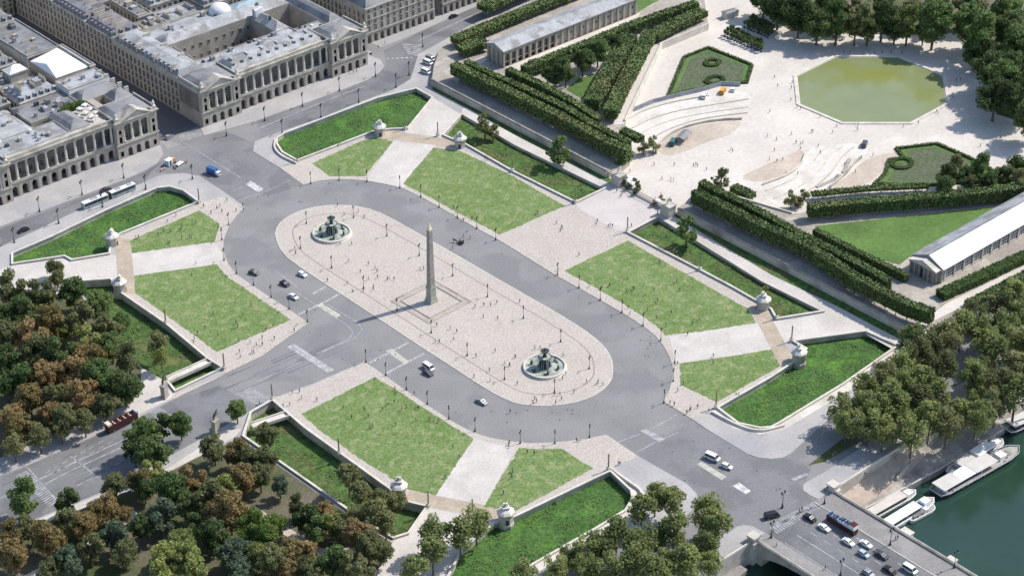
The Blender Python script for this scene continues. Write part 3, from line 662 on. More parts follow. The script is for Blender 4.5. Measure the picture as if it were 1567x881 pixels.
sheet('garden_lawn', GP([(975, 20), (1000, 5), (1030, -10), (990, -15), (975, 0)], TZ), TZ + .02, GARDENG)
sheet('terrace_path', GP([(1380, 520), (1395, 508), (1567, 422), (1700, 356), (1700, 340), (1567, 406), (1450, 463), (1400, 500)], TZ), TZ + .03, SAND)
sheet('terrace_path', GP([(800, 108), (960, 38), (975, 28), (980, 20), (770, 104)], TZ), TZ + .03, SAND)
sheet('terrace_path', GP([(936, 192), (955, 190), (1010, 70), (996, 66)], TZ), TZ + .03, SAND)
sheet('terrace_path', GP([(690, 120), (694, 108), (740, 86), (746, 92), (712, 112), (700, 128)], TZ), TZ + .03, SAND)
sheet('garden_lawn', GP([(1383, -10), (1388, 8), (1403, 16), (1420, 15), (1432, -10)], KZ), Z2, GARDENG)

# horseshoe ramps (white sand) and their kerbs
rampN = smooth_path(GP([(959, 186), (985, 170), (1030, 157), (1085, 148), (1146, 137), (1150, 158), (1142, 181), (1105, 184), (1070, 189), (1040, 197), (1020, 207), (1004, 222), (1003, 238), (985, 234), (975, 210)], KZ), 1, True)
sheet('curved_ramp', rampN, Z2, SANDW)
sheet('garden_ground', smooth_path(GP([(1003, 228), (1020, 209), (1045, 198), (1080, 190), (1140, 183), (1120, 206), (1080, 218), (1050, 232), (1020, 240)], KZ), 1, True), Z3, SANDB)
rampS = smooth_path(GP([(1190, 318), (1167, 300), (1160, 283), (1205, 270), (1226, 253), (1236, 230), (1250, 222), (1320, 219), (1332, 230), (1312, 246), (1298, 262), (1278, 282), (1250, 293), (1222, 300), (1205, 312)], KZ), 1, True)
sheet('curved_ramp', rampS, Z2, SANDW)
sheet('garden_ground', smooth_path(GP([(1130, 272), (1160, 258), (1200, 240), (1228, 228), (1232, 240), (1222, 255), (1200, 268), (1160, 280)], KZ), 1, True), Z3, SANDB)
sheet('garden_ground', smooth_path(GP([(1270, 288), (1300, 268), (1316, 250), (1345, 236), (1375, 232), (1370, 245), (1350, 262), (1330, 280), (1300, 288)], KZ), 1, True), Z3, SANDB)
for q, pts in enumerate(([(968, 196), (1000, 180), (1045, 168), (1095, 160), (1146, 152)], [(975, 208), (1008, 190), (1050, 178), (1100, 170), (1146, 164)], [(985, 222), (1012, 203), (1055, 186), (1100, 178), (1144, 173)],
                ([(1185, 304), (1225, 286), (1255, 262), (1272, 236), (1290, 224)]), ([(1200, 311), (1240, 292), (1272, 266), (1288, 240), (1306, 226)]), ([(1172, 292), (1214, 276), (1242, 254), (1256, 232), (1268, 224)]))):
    b = MB(); b.strip(smooth_path(GP(pts, KZ), 2), .55, KZ, KZ + .38); b.build('ramp_step', STONE if q % 2 else SANDB, kind='structure')
for pts, h, lab in (([(1004, 236), (1010, 217), (1035, 200), (1070, 189), (1105, 184), (1135, 183)], 1.1, 'brown curved low wall inside the northern horseshoe ramp'),
                    ([(962, 182), (985, 169), (1030, 156), (1085, 147)], .7, 'white curved kerb wall outside the northern horseshoe ramp'),
                    ([(1168, 283), (1205, 270), (1226, 254), (1233, 236)], 1.1, 'pale curved low wall inside the southern horseshoe ramp'),
                    ([(1270, 288), (1292, 270), (1306, 252), (1318, 242)], 1.4, 'brown curved low wall outside the southern horseshoe ramp')):
    b = MB(); b.strip(smooth_path(GP(pts, KZ), 2), .7, KZ, KZ + h); tag(b.build('curved_wall', STONE if 'white' in lab or 'pale' in lab else WALLST), lab, 'wall')
b = MB(); b.strip(GP([(1290, 265), (1298, 250), (1300, 244)], KZ), 1.5, KZ, KZ + .5); b.strip(GP([(1250, 287), (1275, 276), (1285, 268)], KZ), 1.5, KZ, KZ + .5)
tag(b.build('stone_steps', STONEG), 'grey stone steps cut into the southern horseshoe ramp', 'steps')

# pond
pond = GP([(1278, 88), (1374, 88), (1443, 117), (1449, 158), (1393, 188), (1290, 188), (1224, 160), (1219, 117)], KZ)
if area(pond) < 0: pond = pond[::-1]
t = thing('octagonal_basin', 'large octagonal garden pond of green water with a pale stone rim', 'pond', (0, 0, 0))
b = MB(); b.strip(pond, 1.6, KZ, KZ + .42, 0, None, True, -.8); b.build('stone_rim', STONE, t)
b = MB(); b.cap(offset(pond, .4, True), KZ + .06); b.build('water', POND, t)

# flower beds with clipped box edges
def hedge_mesh(path, wd, z0, z1, dens, s, seed=1, skirt=0.0):
    r = random.Random(seed); b = MB(); core = MB()
    zc = z0 + skirt
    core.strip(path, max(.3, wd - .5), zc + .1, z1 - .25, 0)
    for i in range(len(path) - 1):
        a = Vector(path[i]); c = Vector(path[i + 1]); L = (c - a).length; d = (c - a) / L; n = Vector((-d.y, d.x)); p0x = a.x * .7
        # slow waviness of the clipped top and flanks
        for k in range(int(L * wd * dens)):
            t = r.random() * L; q = r.uniform(-.5, .5) * wd
            wob = .22 * abs(math.sin(t * .62 + seed)) + .35 * mnoise.noise(Vector((p0x + t * .35, q * .7, seed)))
            p = a + d * t + n * q; leaf_quads(b, (p.x, p.y, z1 - .05 + wob * (s * 1.1) + r.uniform(-.25, .12) * s * 2), s, r, 0, .8)
        for sd_ in (-1, 1):
            for k in range(int(L * (z1 - zc) * dens * .8)):
                t = r.random() * L; wob = .3 * math.sin(t * .8 + sd_) * s
                p = a + d * t + n * (sd_ * (wd / 2 - .08 + wob + r.uniform(-.2, .2) * s)); leaf_quads(b, (p.x, p.y, r.uniform(zc, z1)), s, r, 0, .1)
    for e, (p0, p1) in enumerate(((path[0], path[1]), (path[-1], path[-2]))):
        a = Vector(p0); d = (Vector(p1) - a).normalized(); n = Vector((-d.y, d.x))
        for k in range(int(wd * (z1 - zc) * dens)):
            p = a + n * r.uniform(-.5, .5) * wd - d * r.uniform(-.1, .2); leaf_quads(b, (p.x, p.y, r.uniform(zc, z1)), s, r, 0, .1)
    return b, core
def hedge(path, wd, z0, z1, label, group=None, name='clipped_hedge', dens=5.0, s=.42, seed=1, skirt=0.0, trunks=0, m=None, cat='hedge'):
    t = thing(name, label, cat, (0, 0, 0), 0, group)
    b, core = hedge_mesh(path, wd, z0, z1, dens, s, seed, skirt)
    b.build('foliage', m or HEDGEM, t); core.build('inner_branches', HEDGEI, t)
    if trunks:
        tb = MB()
        for i in range(len(path) - 1):
            a = Vector(path[i]); c = Vector(path[i + 1]); L = (c - a).length; k = max(1, int(L / 5))
            for q in range(k + 1):
                p = a.lerp(c, q / k); tb.tube((p.x, p.y, z0 - .05), (p.x, p.y, z0 + skirt + .3), .18, .14, 6)
        tb.build('trunks', BARK, t)['kind'] = 'stuff'
    return t
bedN = GP([(1084, 72), (1154, 100), (1145, 129), (1107, 130), (1018, 150), (1044, 88)], KZ)
bedS = GP([(1367, 227), (1434, 219), (1496, 246), (1526, 264), (1480, 282), (1420, 286), (1332, 284), (1351, 266), (1357, 244), (1379, 242)], KZ)
for bed, lab in ((bedN, 'low dark box hedge edging the polygonal flower bed north of the pond axis'), (bedS, 'low dark box hedge edging the polygonal flower bed south of the pond')):
    if area(bed) < 0: bed = bed[::-1]
    sheet('flower_bed', bed, KZ + .03, BEDM)
    b = MB(); b.strip(offset(bed, 3.2, True), 1.6, KZ + .03, KZ + .08, 0, None, True); b.build('bed_lawn', GARDENG, kind='structure')
    hedge(offset(bed, 1.0, True) + [offset(bed, 1.0, True)[0]], 1.5, KZ, KZ + 1.1, lab, 'box hedges round the flower beds', dens=6, s=.3, seed=3)
for (u, v, rx, lab) in ((1090, 97, 5.0, 'upper'), (1094, 124, 6.0, 'lower')):
    c = G(u, v, KZ)
    ring = [(c.x + rx * .8 * math.cos(a), c.y + rx * .6 * math.sin(a)) for a in [k * math.pi / 6 for k in range(13)]]
    hedge(ring, 2.2, KZ, KZ + 1.0, 'small oval ring of flowers near the ' + ('pointed head' if lab == 'upper' else 'flat foot') + ' of the northern flower bed', None, 'flower_ring', 6, .3, 5, m=LEAF['green'], cat='flower bed')
c = G(1380, 251, KZ)
ring = [(c.x + 5 * math.cos(a), c.y + 4 * math.sin(a)) for a in [k * math.pi / 6 for k in range(13)]]
hedge(ring, 2.2, KZ, KZ + 1.0, 'small oval ring of flowers in the southern flower bed', None, 'flower_ring', 6, .3, 6, m=LEAF['green'], cat='flower bed')

# clipped rows of trees on the terraces (traced along their tops)
HZ = TZ + 5.2
def row(pts, wd, label, h=5.2, skirt=1.9, seed=1, trunks=1, grp='clipped tree rows on the terraces', s=.5, dens=3.6, m=None, z0=TZ):
    return hedge(GP(pts, z0 + h), wd, z0, z0 + h, label, grp, 'clipped_tree_row', dens, s, seed, skirt, trunks, m)
row([(694, 96), (780, 138), (857, 175), (933, 216), (962, 226)], 4.6, 'long clipped tree row on the northern terrace beside its outer wall', seed=1, h=8.2, skirt=2.6)
row([(714, 92), (746, 109), (780, 123), (869, 164), (900, 184), (962, 216)], 3.6, 'yellowish clipped tree row, second in from the northern terrace wall', seed=2, h=7.6, skirt=2.6)
row([(777, 104), (831, 128), (885, 158), (916, 180)], 3.8, 'clipped tree row, third in from the northern terrace wall', seed=3, h=7, skirt=2)
row([(802, 102), (850, 82), (905, 61), (959, 38), (1010, 20), (1066, 2)], 4.6, 'long clipped tree row along the sunlit side of the arcaded gallery', seed=4, h=6.4)
row([(964, 52), (940, 92), (906, 152)], 7.5, 'broad clipped tree row slanting down to the first path corner by the small lawn', seed=5, h=6.6)
row([(995, 46), (975, 84), (950, 132), (934, 168)], 6.5, 'broad clipped tree row slanting beside the white topped terrace wall', seed=6, h=6.6)
row([(1000, 50), (1040, 30), (1076, 14)], 7.0, 'short broad clipped tree row at the angled end of the northern terrace', seed=7)
row([(696, 58), (750, 36), (823, 6), (900, -24)], 6.5, 'broad clipped tree row between the arcaded street and the gallery', seed=8)
row([(704, 72), (744, 60)], 7.5, 'short clipped block of trees before the gable of the arcaded gallery', seed=9, trunks=1)
row([(738, 8), (760, -2), (860, -50)], 8, 'deep clipped tree block beside the arcaded street', seed=10)
row([(812, 96), (850, 88), (900, 68), (945, 50)], 6, 'loose dark tree row above the small terrace lawn', seed=22, h=4.6, m=LEAF['dark'])
row([(1063, 290), (1167, 342), (1233, 370), (1310, 421), (1390, 462), (1428, 474)], 4.4, 'long clipped tree row on the southern terrace beside its outer wall', seed=11, h=8.4, skirt=2.6)
row([(1073, 276), (1163, 321), (1213, 349), (1279, 383), (1332, 410), (1360, 428)], 3.8, 'yellowish clipped tree row, second in from the southern terrace wall', seed=12, h=8, skirt=2.6)
row([(1238, 314), (1330, 305), (1440, 297), (1510, 290), (1590, 278)], 5.0, 'clipped tree row north of the large garden lawn', seed=13, h=7)
row([(1243, 295), (1330, 286), (1420, 282)], 3.4, 'thin clipped tree row beside the southern flower bed', seed=14, h=3.5, z0=KZ)
row([(1247, 349), (1320, 386), (1388, 419)], 3.0, 'low dark hedge along the palace-facing edge of the large garden lawn', h=3.6, skirt=0, trunks=0, seed=15, s=.4, grp=None)
row([(1440, 446), (1490, 424), (1567, 388), (1640, 350)], 5, 'shrubby row before the tall windows of the glass roofed gallery', h=3.2, skirt=0, trunks=0, seed=16, m=LEAF['green'], grp=None)
row([(1482, 462), (1530, 437), (1567, 418), (1640, 380)], 3.6, 'clipped hedge on the river side of the sandy terrace path', h=2.6, skirt=0, trunks=0, seed=17, grp=None)
row([(953, 196), (981, 210)], 4.5, 'small dark clipped block of trees at the head of the northern terrace', seed=18, trunks=1, h=4.5)
row([(1122, 283), (1152, 296)], 5, 'small dark clipped block of trees beside the southern horseshoe ramp', seed=19, trunks=1, h=4.5, z0=KZ)

# ------------------------------------------------------------------ buildings
def arch_panel(b, x0, x1, z0, z1, xc, wd, zs, y, depth, m=0, flat=False):
    """a wall bay in the plane y with an arched opening and its reveal"""
    pts = [(x0, z0), (xc - wd / 2, z0), (xc - wd / 2, zs)]
    if not flat:
        for k in range(1, 8):
            a = math.pi * (1 - k / 8); pts.append((xc + wd / 2 * math.cos(a), zs + wd / 2 * math.sin(a)))
    pts += [(xc + wd / 2, zs), (xc + wd / 2, z0), (x1, z0), (x1, z1), (x0, z1)]
    loop = [Vector((p[0], p[1], 0)) for p in pts]; k = len(b.v)
    b.v += [(p[0], y, p[1]) for p in pts]
    for t in tessellate_polygon([loop]):
        a, c, d = (loop[i] for i in t)
        if (c.x - a.x) * (d.y - a.y) - (c.y - a.y) * (d.x - a.x) < 0: t = (t[0], t[2], t[1])
        b.f.append(tuple(k + i for i in t)); b.m.append(m)
    op = pts[1:-3]
    for i in range(len(op) - 1):
        p, q = op[i], op[i + 1]
        b.face([(p[0], y, p[1]), (q[0], y, q[1]), (q[0], y + depth, q[1]), (p[0], y + depth, p[1])], m)
WIN_CACHE = {}
def window_mesh(wd, h, frame=CORN, glass=WINDOW):
    k = (round(wd, 2), round(h, 2), frame.name)
    if k in WIN_CACHE: return WIN_CACHE[k]
    b = MB()
    b.box(-wd / 2, -.03, 0, wd / 2, .1, h, 0)
    b.box(-wd / 2 - .16, -.14, -.18, wd / 2 + .16, .1, -.0, 1)          # sill
    b.box(-wd / 2 - .16, -.12, 0, -wd / 2, .1, h, 1); b.box(wd / 2, -.12, 0, wd / 2 + .16, .1, h, 1)
    b.box(-wd / 2 - .22, -.2, h, wd / 2 + .22, .1, h + .22, 1)
    b.box(-.05, -.06, 0, .05, .1, h, 1); b.box(-wd / 2, -.06, h * .62, wd / 2, .1, h * .62 + .08, 1)
    me = bpy.data.meshes.new('window'); me.from_pydata(b.v, [], b.f); me.materials.append(glass); me.materials.append(frame)
    me.polygons.foreach_set('material_index', b.m); me.update(); WIN_CACHE[k] = me
    return me
class Facade:
    """places windows along a wall from p to q (outside on the right-hand side)"""
    def __init__(s, t, budget=98): s.t = t; s.n = 0; s.bud = budget; s.rest = None
    def windows(s, p, q, zs, wd=1.2, h=2.2, step=3.2, margin=1.8, frame=CORN, skip=()):
        p = Vector(p); q = Vector(q); L = (q - p).length; d = (q - p) / L; n = Vector((d.y, -d.x))
        k = max(1, int((L - 2 * margin) / step)); ang = math.atan2(d.y, d.x)
        for z, hh in zs:
            me = window_mesh(wd, hh, frame)
            for i in range(k + 1):
                if i in skip: continue
                c = p + d * (margin + (L - 2 * margin) * i / k)
                if s.n < s.bud:
                    o = bpy.data.objects.new('window', me); COL.objects.link(o); o.parent = s.t
                    o.location = (c.x - s.t.location.x, c.y - s.t.location.y, z); o.rotation_euler = (0, 0, ang); s.n += 1
                else:
                    if s.rest is None: s.rest = MB()
                    M = Matrix.Translation((c.x, c.y, z)) @ Matrix.Rotation(ang, 4, 'Z')
                    kk = len(s.rest.v)
                    s.rest.v += [tuple(M @ v.co) for v in me.vertices]
                    for pl in me.polygons: s.rest.f.append(tuple(kk + a for a in pl.vertices)); s.rest.m.append(pl.material_index)
    def done(s):
        if s.rest: s.rest.build('more_windows', [WINDOW, CORN], s.t)['kind'] = 'stuff'
def roof_mansard(b, x0, y0, x1, y1, z, ins=2.2, h1=3.2, h2=1.2, m=0, m2=1):
    a = [(x0, y0), (x1, y0), (x1, y1), (x0, y1)]
    c = [(x0 + ins, y0 + ins), (x1 - ins, y0 + ins), (x1 - ins, y1 - ins), (x0 + ins, y1 - ins)]
    for i in range(4):
        j = (i + 1) % 4
        b.face([(*a[i], z), (*a[j], z), (*c[j], z + h1), (*c[i], z + h1)], m)
    w_, l_ = x1 - x0, y1 - y0
    if w_ < l_:
        r = [((x0 + x1) / 2, y0 + w_ / 2), ((x0 + x1) / 2, y1 - w_ / 2)]
        fs = [(c[0], c[1], r[0]), (c[1], c[2], r[1], r[0]), (c[2], c[3], r[1]), (c[3], c[0], r[0], r[1])]
    else:
        r = [(x0 + l_ / 2, (y0 + y1) / 2), (x1 - l_ / 2, (y0 + y1) / 2)]
        fs = [(c[3], c[0], r[0]), (c[0], c[1], r[1], r[0]), (c[1], c[2], r[1]), (c[2], c[3], r[0], r[1])]
    for f in fs: b.face([(*p, z + h1 + (h2 if p in r else 0)) for p in f], m2)
rb = random.Random(3)
BNUM = [0]
def block(label, x0, y0, x1, y1, h, wall=FACADE, roof='mansard', rm=ZINC, rm2=None, floors=5, faces='SW', dorm=True, chim=3, name='townhouse', group='townhouses behind the palaces', win=(1.45, 2.1, 3.1), cornice=True, extras=0, cat='building'):
    t = thing(name, label, cat, (x0, y0, 0), 0, group)
    X, Y = x1 - x0, y1 - y0; rm2 = rm2 or rm
    b = MB(); b.prism([(0, 0), (X, 0), (X, Y), (0, Y)], 0, h); b.build('walls', wall, t)
    if cornice:
        b = MB(); b.strip([(0, 0), (X, 0), (X, Y), (0, Y)], .7, h - .45, h + .1, 0, None, True); b.build('cornice', CORN, t)
        b = MB(); b.strip([(0, 0), (X, 0), (X, Y), (0, Y)], .35, 4.4, 4.75, 0, None, True); b.build('string_course', CORN, t)
    F = Facade(t)
    fh = (h - 5.2) / max(1, floors - 1)
    zs = [(1.0, 2.9)] + [(5.2 + fh * i, min(2.7, fh - .7)) for i in range(floors - 1)]
    P = {'S': ((x0, y0), (x1, y0)), 'W': ((x0, y1), (x0, y0)), 'E': ((x1, y0), (x1, y1)), 'N': ((x1, y1), (x0, y1))}
    for f in faces: F.windows(*P[f], zs, win[0], 2.1, win[2])
    F.done()
    r_ = MB()
    if roof == 'mansard':
        roof_mansard(r_, .3, .3, X - .3, Y - .3, h + .1, min(2.0, X / 5, Y / 5), 2.8, 1.0); r_.build('roof', [rm, rm2], t); zt = h + 3.5
    elif roof == 'hip':
        roof_mansard(r_, .2, .2, X - .2, Y - .2, h + .1, min(X, Y) / 2 - .6, 2.2, .3); r_.build('roof', [rm, rm2], t); zt = h + 1.5
    else:
        r_.prism([(.4, .4), (X - .4, .4), (X - .4, Y - .4), (.4, Y - .4)], h, h + .12); r_.build('roof', rm, t)
        r2 = MB(); r2.strip([(.35, .35), (X - .35, .35), (X - .35, Y - .35), (.35, Y - .35)], .35, h + .1, h + .8, 0, None, True); r2.build('parapet', STONEG, t); zt = h
    if dorm and roof == 'mansard':
        dm = MB()
        dm.box(-.65, -.2, 0, .65, 1.6, 1.7, 0); dm.box(-.45, -.26, .25, .45, -.18, 1.35, 1); dm.face([(-.8, -.35, 1.7), (.8, -.35, 1.7), (.8, 1.9, 1.7), (-.8, 1.9, 1.7)]); dm.box(-.75, -.3, 1.7, .75, 1.8, 1.85, 2)
        me = None; cnt = 0
        for f in faces:
            p, q = (Vector(P[f][0]), Vector(P[f][1])); L = (q - p).length; d = (q - p) / L; n = Vector((-d.y, d.x)); k = max(1, int(L / 3.3))
            for i in range(k):
                if cnt > 40: break
                c = p + d * (L * (i + .5) / k) + n * .75
                if me is None: o = dm.build('dormer', [ZINCL, WINDOW, rm], t); me = o.data
                else: o = bpy.data.objects.new('dormer', me); COL.objects.link(o); o.parent = t
                o.location = (c.x - x0, c.y - y0, h + .5); o.rotation_euler = (0, 0, math.atan2(d.y, d.x)); cnt += 1
    for i in range(chim):
        cm = MB(); along = X < Y
        u = (i + .5) / chim
        cx, cy = (X / 2 + rb.uniform(-.2, .2) * X, Y * u) if along else (X * u, Y / 2 + rb.uniform(-.2, .2) * Y)
        a, c = (X * .26, .35) if along else (.35, Y * .26)
        a = min(a, 3); c = min(c, 3)
        cm.box(cx - a, cy - c, h, cx + a, cy + c, zt + rb.uniform(.9, 1.9))
        n = int(max(a, c) * 2 / .55)
        for k in range(n):
            px, py = (cx - a + (k + .5) * 2 * a / n, cy) if along else (cx, cy - c + (k + .5) * 2 * c / n)
            cm.box(px - .12, py - .12, zt + .8, px + .12, py + .12, zt + 2.3, 1)
        cm.build('chimney', [WALLST, SANDB], t)
    for i in range(extras):
        e_ = MB(); s = rb.uniform(1.2, 3.2); cx, cy = rb.uniform(2, X - 2 - s), rb.uniform(2, max(2.1, Y - 2 - s)); hh = rb.uniform(.8, 2.4)
        e_.box(cx, cy, zt - .3, cx + s, cy + s * rb.uniform(.6, 1.2), zt + hh); e_.box(cx - .1, cy - .1, zt + hh, cx + s + .1, cy + .5 * s, zt + hh + .12)
        e_.build('roof_housing', rb.choice([ZINC, ZINCL, STONEG]), t)
    return t

STONESHADE = mat('shade_painted_stone', (0.20, 0.185, 0.17), .9, .2, .2, fine=.1, fscale=1, coord='World')  # recess shade behind the columns, painted into the stone colour
def palace(t, X0, X1, Y):
    """colonnaded palace front: arcade, giant columns, end pavilions with pediments"""
    PW = 21.5; ZA = 7.0; ZC = 7.6; ZT = 16.2; ZE = 18.6; ZB = 20.0
    def part(b, name, m=FACADE, sm=False): return b.build(name, m, t, smooth=sm)
    xa, xb = X0 + PW, X1 - PW
    nb = 11; st = (xb - xa) / nb
    b = MB()
    for i in range(nb): arch_panel(b, xa + i * st, xa + (i + 1) * st, 0, ZA, xa + (i + .5) * st, 2.7, 3.9, Y, 1.2)
    for i in range(nb + 1):
        b.box(xa + i * st - .55, Y - .12, 0, xa + i * st + .55, Y - .005, ZA - .6) if 0 < i < nb else None
    part(b, 'arcade')
    b = MB(); b.box(xa, Y + 4.0, 0, xb, Y + 4.3, ZT); part(b, 'gallery_wall', STONESHADE)
    b = MB(); b.box(xa, Y - .35, ZA, xb, Y + 4.0, ZA + .4); b.box(xa, Y - .3, ZA + .4, xb, Y - .1, ZA + 1.25); part(b, 'balcony', CORN)
    col = MB()
    col.box(-.75, -.75, ZA + .4, .75, .75, ZA + 1.3); col.lathe([(.72, ZA + 1.3), (.62, ZA + 1.6), (.60, ZA + 5), (.50, ZT - 1.1), (.55, ZT - 1.0), (.8, ZT - .15), (.8, ZT)], 10)
    col.box(-.85, -.85, ZT - .2, .85, .85, ZT - .001)
    cm = None
    def put_col(x, y):
        nonlocal cm
        if cm is None: o = col.build('column', STONE, t, smooth=False); cm = o.data
        else: o = bpy.data.objects.new('column', cm); COL.objects.link(o); o.parent = t
        o.location = (x, y, 0)
    for i in range(nb + 1): put_col(xa + i * st if 0 < i < nb else (xa + .9 if i == 0 else xb - .9), Y + .75)
    b = MB(); b.box(xa, Y - .1, ZT, xb, Y + 4.3, ZE - .5); b.box(xa, Y - .9, ZE - .5, xb, Y + 4.3, ZE); part(b, 'entablature', CORN)
    b = MB(); b.box(xa, Y - .2, ZE, xb, Y + .25, ZE + .3); b.box(xa, Y - .2, ZB - .3, xb, Y + .25, ZB - .05)
    x = xa + .5
    while x < xb: b.box(x - .14, Y - .1, ZE + .3, x + .14, Y + .15, ZB - .3); x += .62
    part(b, 'balustrade', CORN)
    F = Facade(t, 96)
    F.windows((xa, Y + 3.98), (xb, Y + 3.98), [(ZA + 1.0, 3.0), (ZT - 3.6, 1.6)], 1.6, 3, st, st / 2, frame=WALLST)
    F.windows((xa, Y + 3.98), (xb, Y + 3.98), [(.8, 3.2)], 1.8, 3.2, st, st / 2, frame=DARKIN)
    for s, (p0, p1) in enumerate(((X0, xa), (xb, X1))):
        yf = Y - 2.0; m_ = (p0 + p1) / 2; q0, q1 = p0 + 4.2, p1 - 4.2; cs = (q1 - q0) / 3
        b = MB()
        for i in range(3): arch_panel(b, q0 + i * cs, q0 + (i + 1) * cs, 0, ZA, q0 + (i + .5) * cs, 2.4, 3.4, yf, 1.0)
        b.box(p0, yf, 0, q0, yf + 3, ZA); b.box(q1, yf, 0, p1, yf + 3, ZA)
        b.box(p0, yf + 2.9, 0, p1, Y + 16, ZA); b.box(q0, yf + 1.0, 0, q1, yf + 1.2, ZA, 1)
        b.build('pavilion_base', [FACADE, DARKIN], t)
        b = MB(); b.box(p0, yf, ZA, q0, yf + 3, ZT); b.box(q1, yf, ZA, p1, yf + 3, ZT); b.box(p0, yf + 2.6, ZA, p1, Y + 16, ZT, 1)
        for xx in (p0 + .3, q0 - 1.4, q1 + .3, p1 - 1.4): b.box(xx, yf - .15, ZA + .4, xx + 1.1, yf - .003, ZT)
        b.build('pavilion_wall', [FACADE, STONESHADE], t)
        b = MB(); b.box(p0 - .4, yf - .4, ZA, p1 + .4, yf + 2.6, ZA + .4); b.box(q0, yf - .3, ZA + .4, q1, yf - .1, ZA + 1.25); b.build('balcony', CORN, t)
        for i in range(4): put_col(q0 + cs * i, yf + .75)
        b = MB(); b.box(p0 - .05, yf - .1, ZT, p1 + .05, Y + 16.05, ZE - .5); b.box(p0 - .8, yf - .9, ZE - .5, p1 + .8, Y + 16.6, ZE); b.build('entablature', CORN, t)
        b = MB()
        for A in (q0 - .8, ):
            Bx = q1 + .8
            b.face([(A, yf - .3, ZE), (Bx, yf - .3, ZE), (m_, yf - .3, ZE + 3.2)])
            for (u0, z0, u1, z1) in ((A - .6, ZE, m_, ZE + 3.6), (m_, ZE + 3.6, Bx + .6, ZE)):
                b.face([(u0, yf - .95, z0 + .1), (u1, yf - .95, z1 + .1), (u1, yf + 6, z1 + .1), (u0, yf + 6, z0 + .1)])
                b.face([(u0, yf - .95, z0 + .1), (u1, yf - .95, z1 + .1), (u1, yf - .95, z1 - .5), (u0, yf - .95, z0 - .5 + .5)])
        b.build('pediment', CORN, t)
        for sx in (0, 1):
            b = MB(); (b.box(p0 - .1, yf - .2, ZE, q0 - 1.2, yf + .3, ZB), b.box(p0 - .1, yf + .3, ZE, p0 + .4, Y + 16, ZB)) if sx else (b.box(q1 + 1.2, yf - .2, ZE, p1 + .1, yf + .3, ZB), b.box(p1 - .4, yf + .3, ZE, p1 + .1, Y + 16, ZB)); b.build('balustrade', CORN, t)
        for xx in (p0 + .9, p1 - .9):
            b = MB(); b.lathe([(.9, ZB), (.9, ZB + .4), (.5, ZB + .7), (.75, ZB + 1.4), (.55, ZB + 2.2), (.2, ZB + 2.9), (.01, ZB + 3.1)], 8, (xx, yf + .6, 0)); b.build('trophy', STATUE, t)
        F.windows((q0, yf + 2.58), (q1, yf + 2.58), [(ZA + 1.0, 3.0), (ZT - 3.6, 1.6)], 1.7, 3, cs, cs / 2, frame=CORN)
        F.windows((p0, yf - .02), (q0, yf - .02), [(1.6, 2.2), (ZA + 1.4, 2.6), (ZT - 3.4, 1.5)], 1.1, 2, 9, 2.1)
        F.windows((q1, yf - .02), (p1, yf - .02), [(1.6, 2.2), (ZA + 1.4, 2.6), (ZT - 3.4, 1.5)], 1.1, 2, 9, 2.1)
        r_ = MB(); roof_mansard(r_, p0 + .6, yf + 1, p1 - .6, Y + 15.6, ZE + .1, 3.2, 2.0, .6); r_.build('pavilion_roof', [ZINC, ZINC], t)
    return F, (X0, X1, Y, ZE, ZB)

# --- eastern palace
t = thing('palace', 'eastern colonnaded palace with courtyards, between the narrow street and the arcaded street', 'palace', (0, 0, 0), 0, 'twin colonnaded palaces')
F, _ = palace(t, 12.2, 108.3, 181.0)
def wing(x0, y0, x1, y1, h, rm=ZINC, roof='mansard', wall=FACADE, ins=2.2, h1=2.4, h2=1.0, nm='wing', rm2=None):
    b = MB(); b.box(x0, y0, 0, x1, y1, h); b.build(nm, wall, t)
    r_ = MB()
    if roof == 'mansard': roof_mansard(r_, x0 + .2, y0 + .2, x1 - .2, y1 - .2, h + .05, ins, h1, h2); r_.build('roof', [rm, rm2 or rm], t)
    else:
        r_.box(x0 + .3, y0 + .3, h, x1 - .3, y1 - .3, h + .15); r_.build('roof', rm, t)
        r_ = MB(); r_.strip([(x0 + .2, y0 + .2), (x1 - .2, y0 + .2), (x1 - .2, y1 - .2), (x0 + .2, y1 - .2)], .35, h, h + .6, 0, None, True); r_.build('parapet', STONEG, t)
wing(33.7, 185.4, 86.8, 198, 18.6, ZINCL, ins=2.5, h1=2.6, h2=.8)
wing(12.25, 197.1, 27, 252, 18.6, ZINC, rm2=ZINCL)
wing(27.1, 198.5, 84, 208, 17.2, ZINCL, 'flat')
wing(76, 208.1, 84, 229, 17.6, ZINCL, h1=1.8, ins=2.5)
wing(27.1, 229.1, 100, 240, 18.2, ZINCL, ins=3, h1=2.2)
wing(27.1, 208.1, 31, 229, 16.6, ZINCL, 'flat')
wing(99.5, 197.1, 108.2, 245, 18.0, ZINC)
wing(84.1, 198.5, 99.4, 205, 17, ZINCL, 'flat')
wing(27.1, 240.1, 75, 252, 16.6, ZINCL, 'flat')
wing(75.1, 240.1, 99.4, 252, 15.5, GLASSR, 'hip' if 0 else 'mansard', ins=4, h1=1.5, h2=.6)
b = MB(); b.box(84.2, 205.1, 0, 99.3, 229, 5); b.build('courtyard_hall', STONEG, t)
r_ = MB(); r_.lathe([(6.8, 5), (6.6, 6), (5.2, 8.2), (2.8, 9.4), (.1, 9.9)], 20, (91.8, 217, 0)); r_.build('glass_dome', GLASSR, t, smooth=False)
r_ = MB(); r_.lathe([(5.6, 16.6), (5.4, 18.2), (4.2, 20), (2, 21), (.1, 21.3)], 18, (70, 246, 0)); r_.build('white_dome', WHITER, t, smooth=True)
for i in range(7):
    cm = MB(); x, y = 14.5 + (i % 2) * 9, 203 + i * 7.2; cm.box(x - 1.6, y - .35, 18.6, x + 1.6, y + .35, 22.8); cm.build('chimney', WALLST, t)
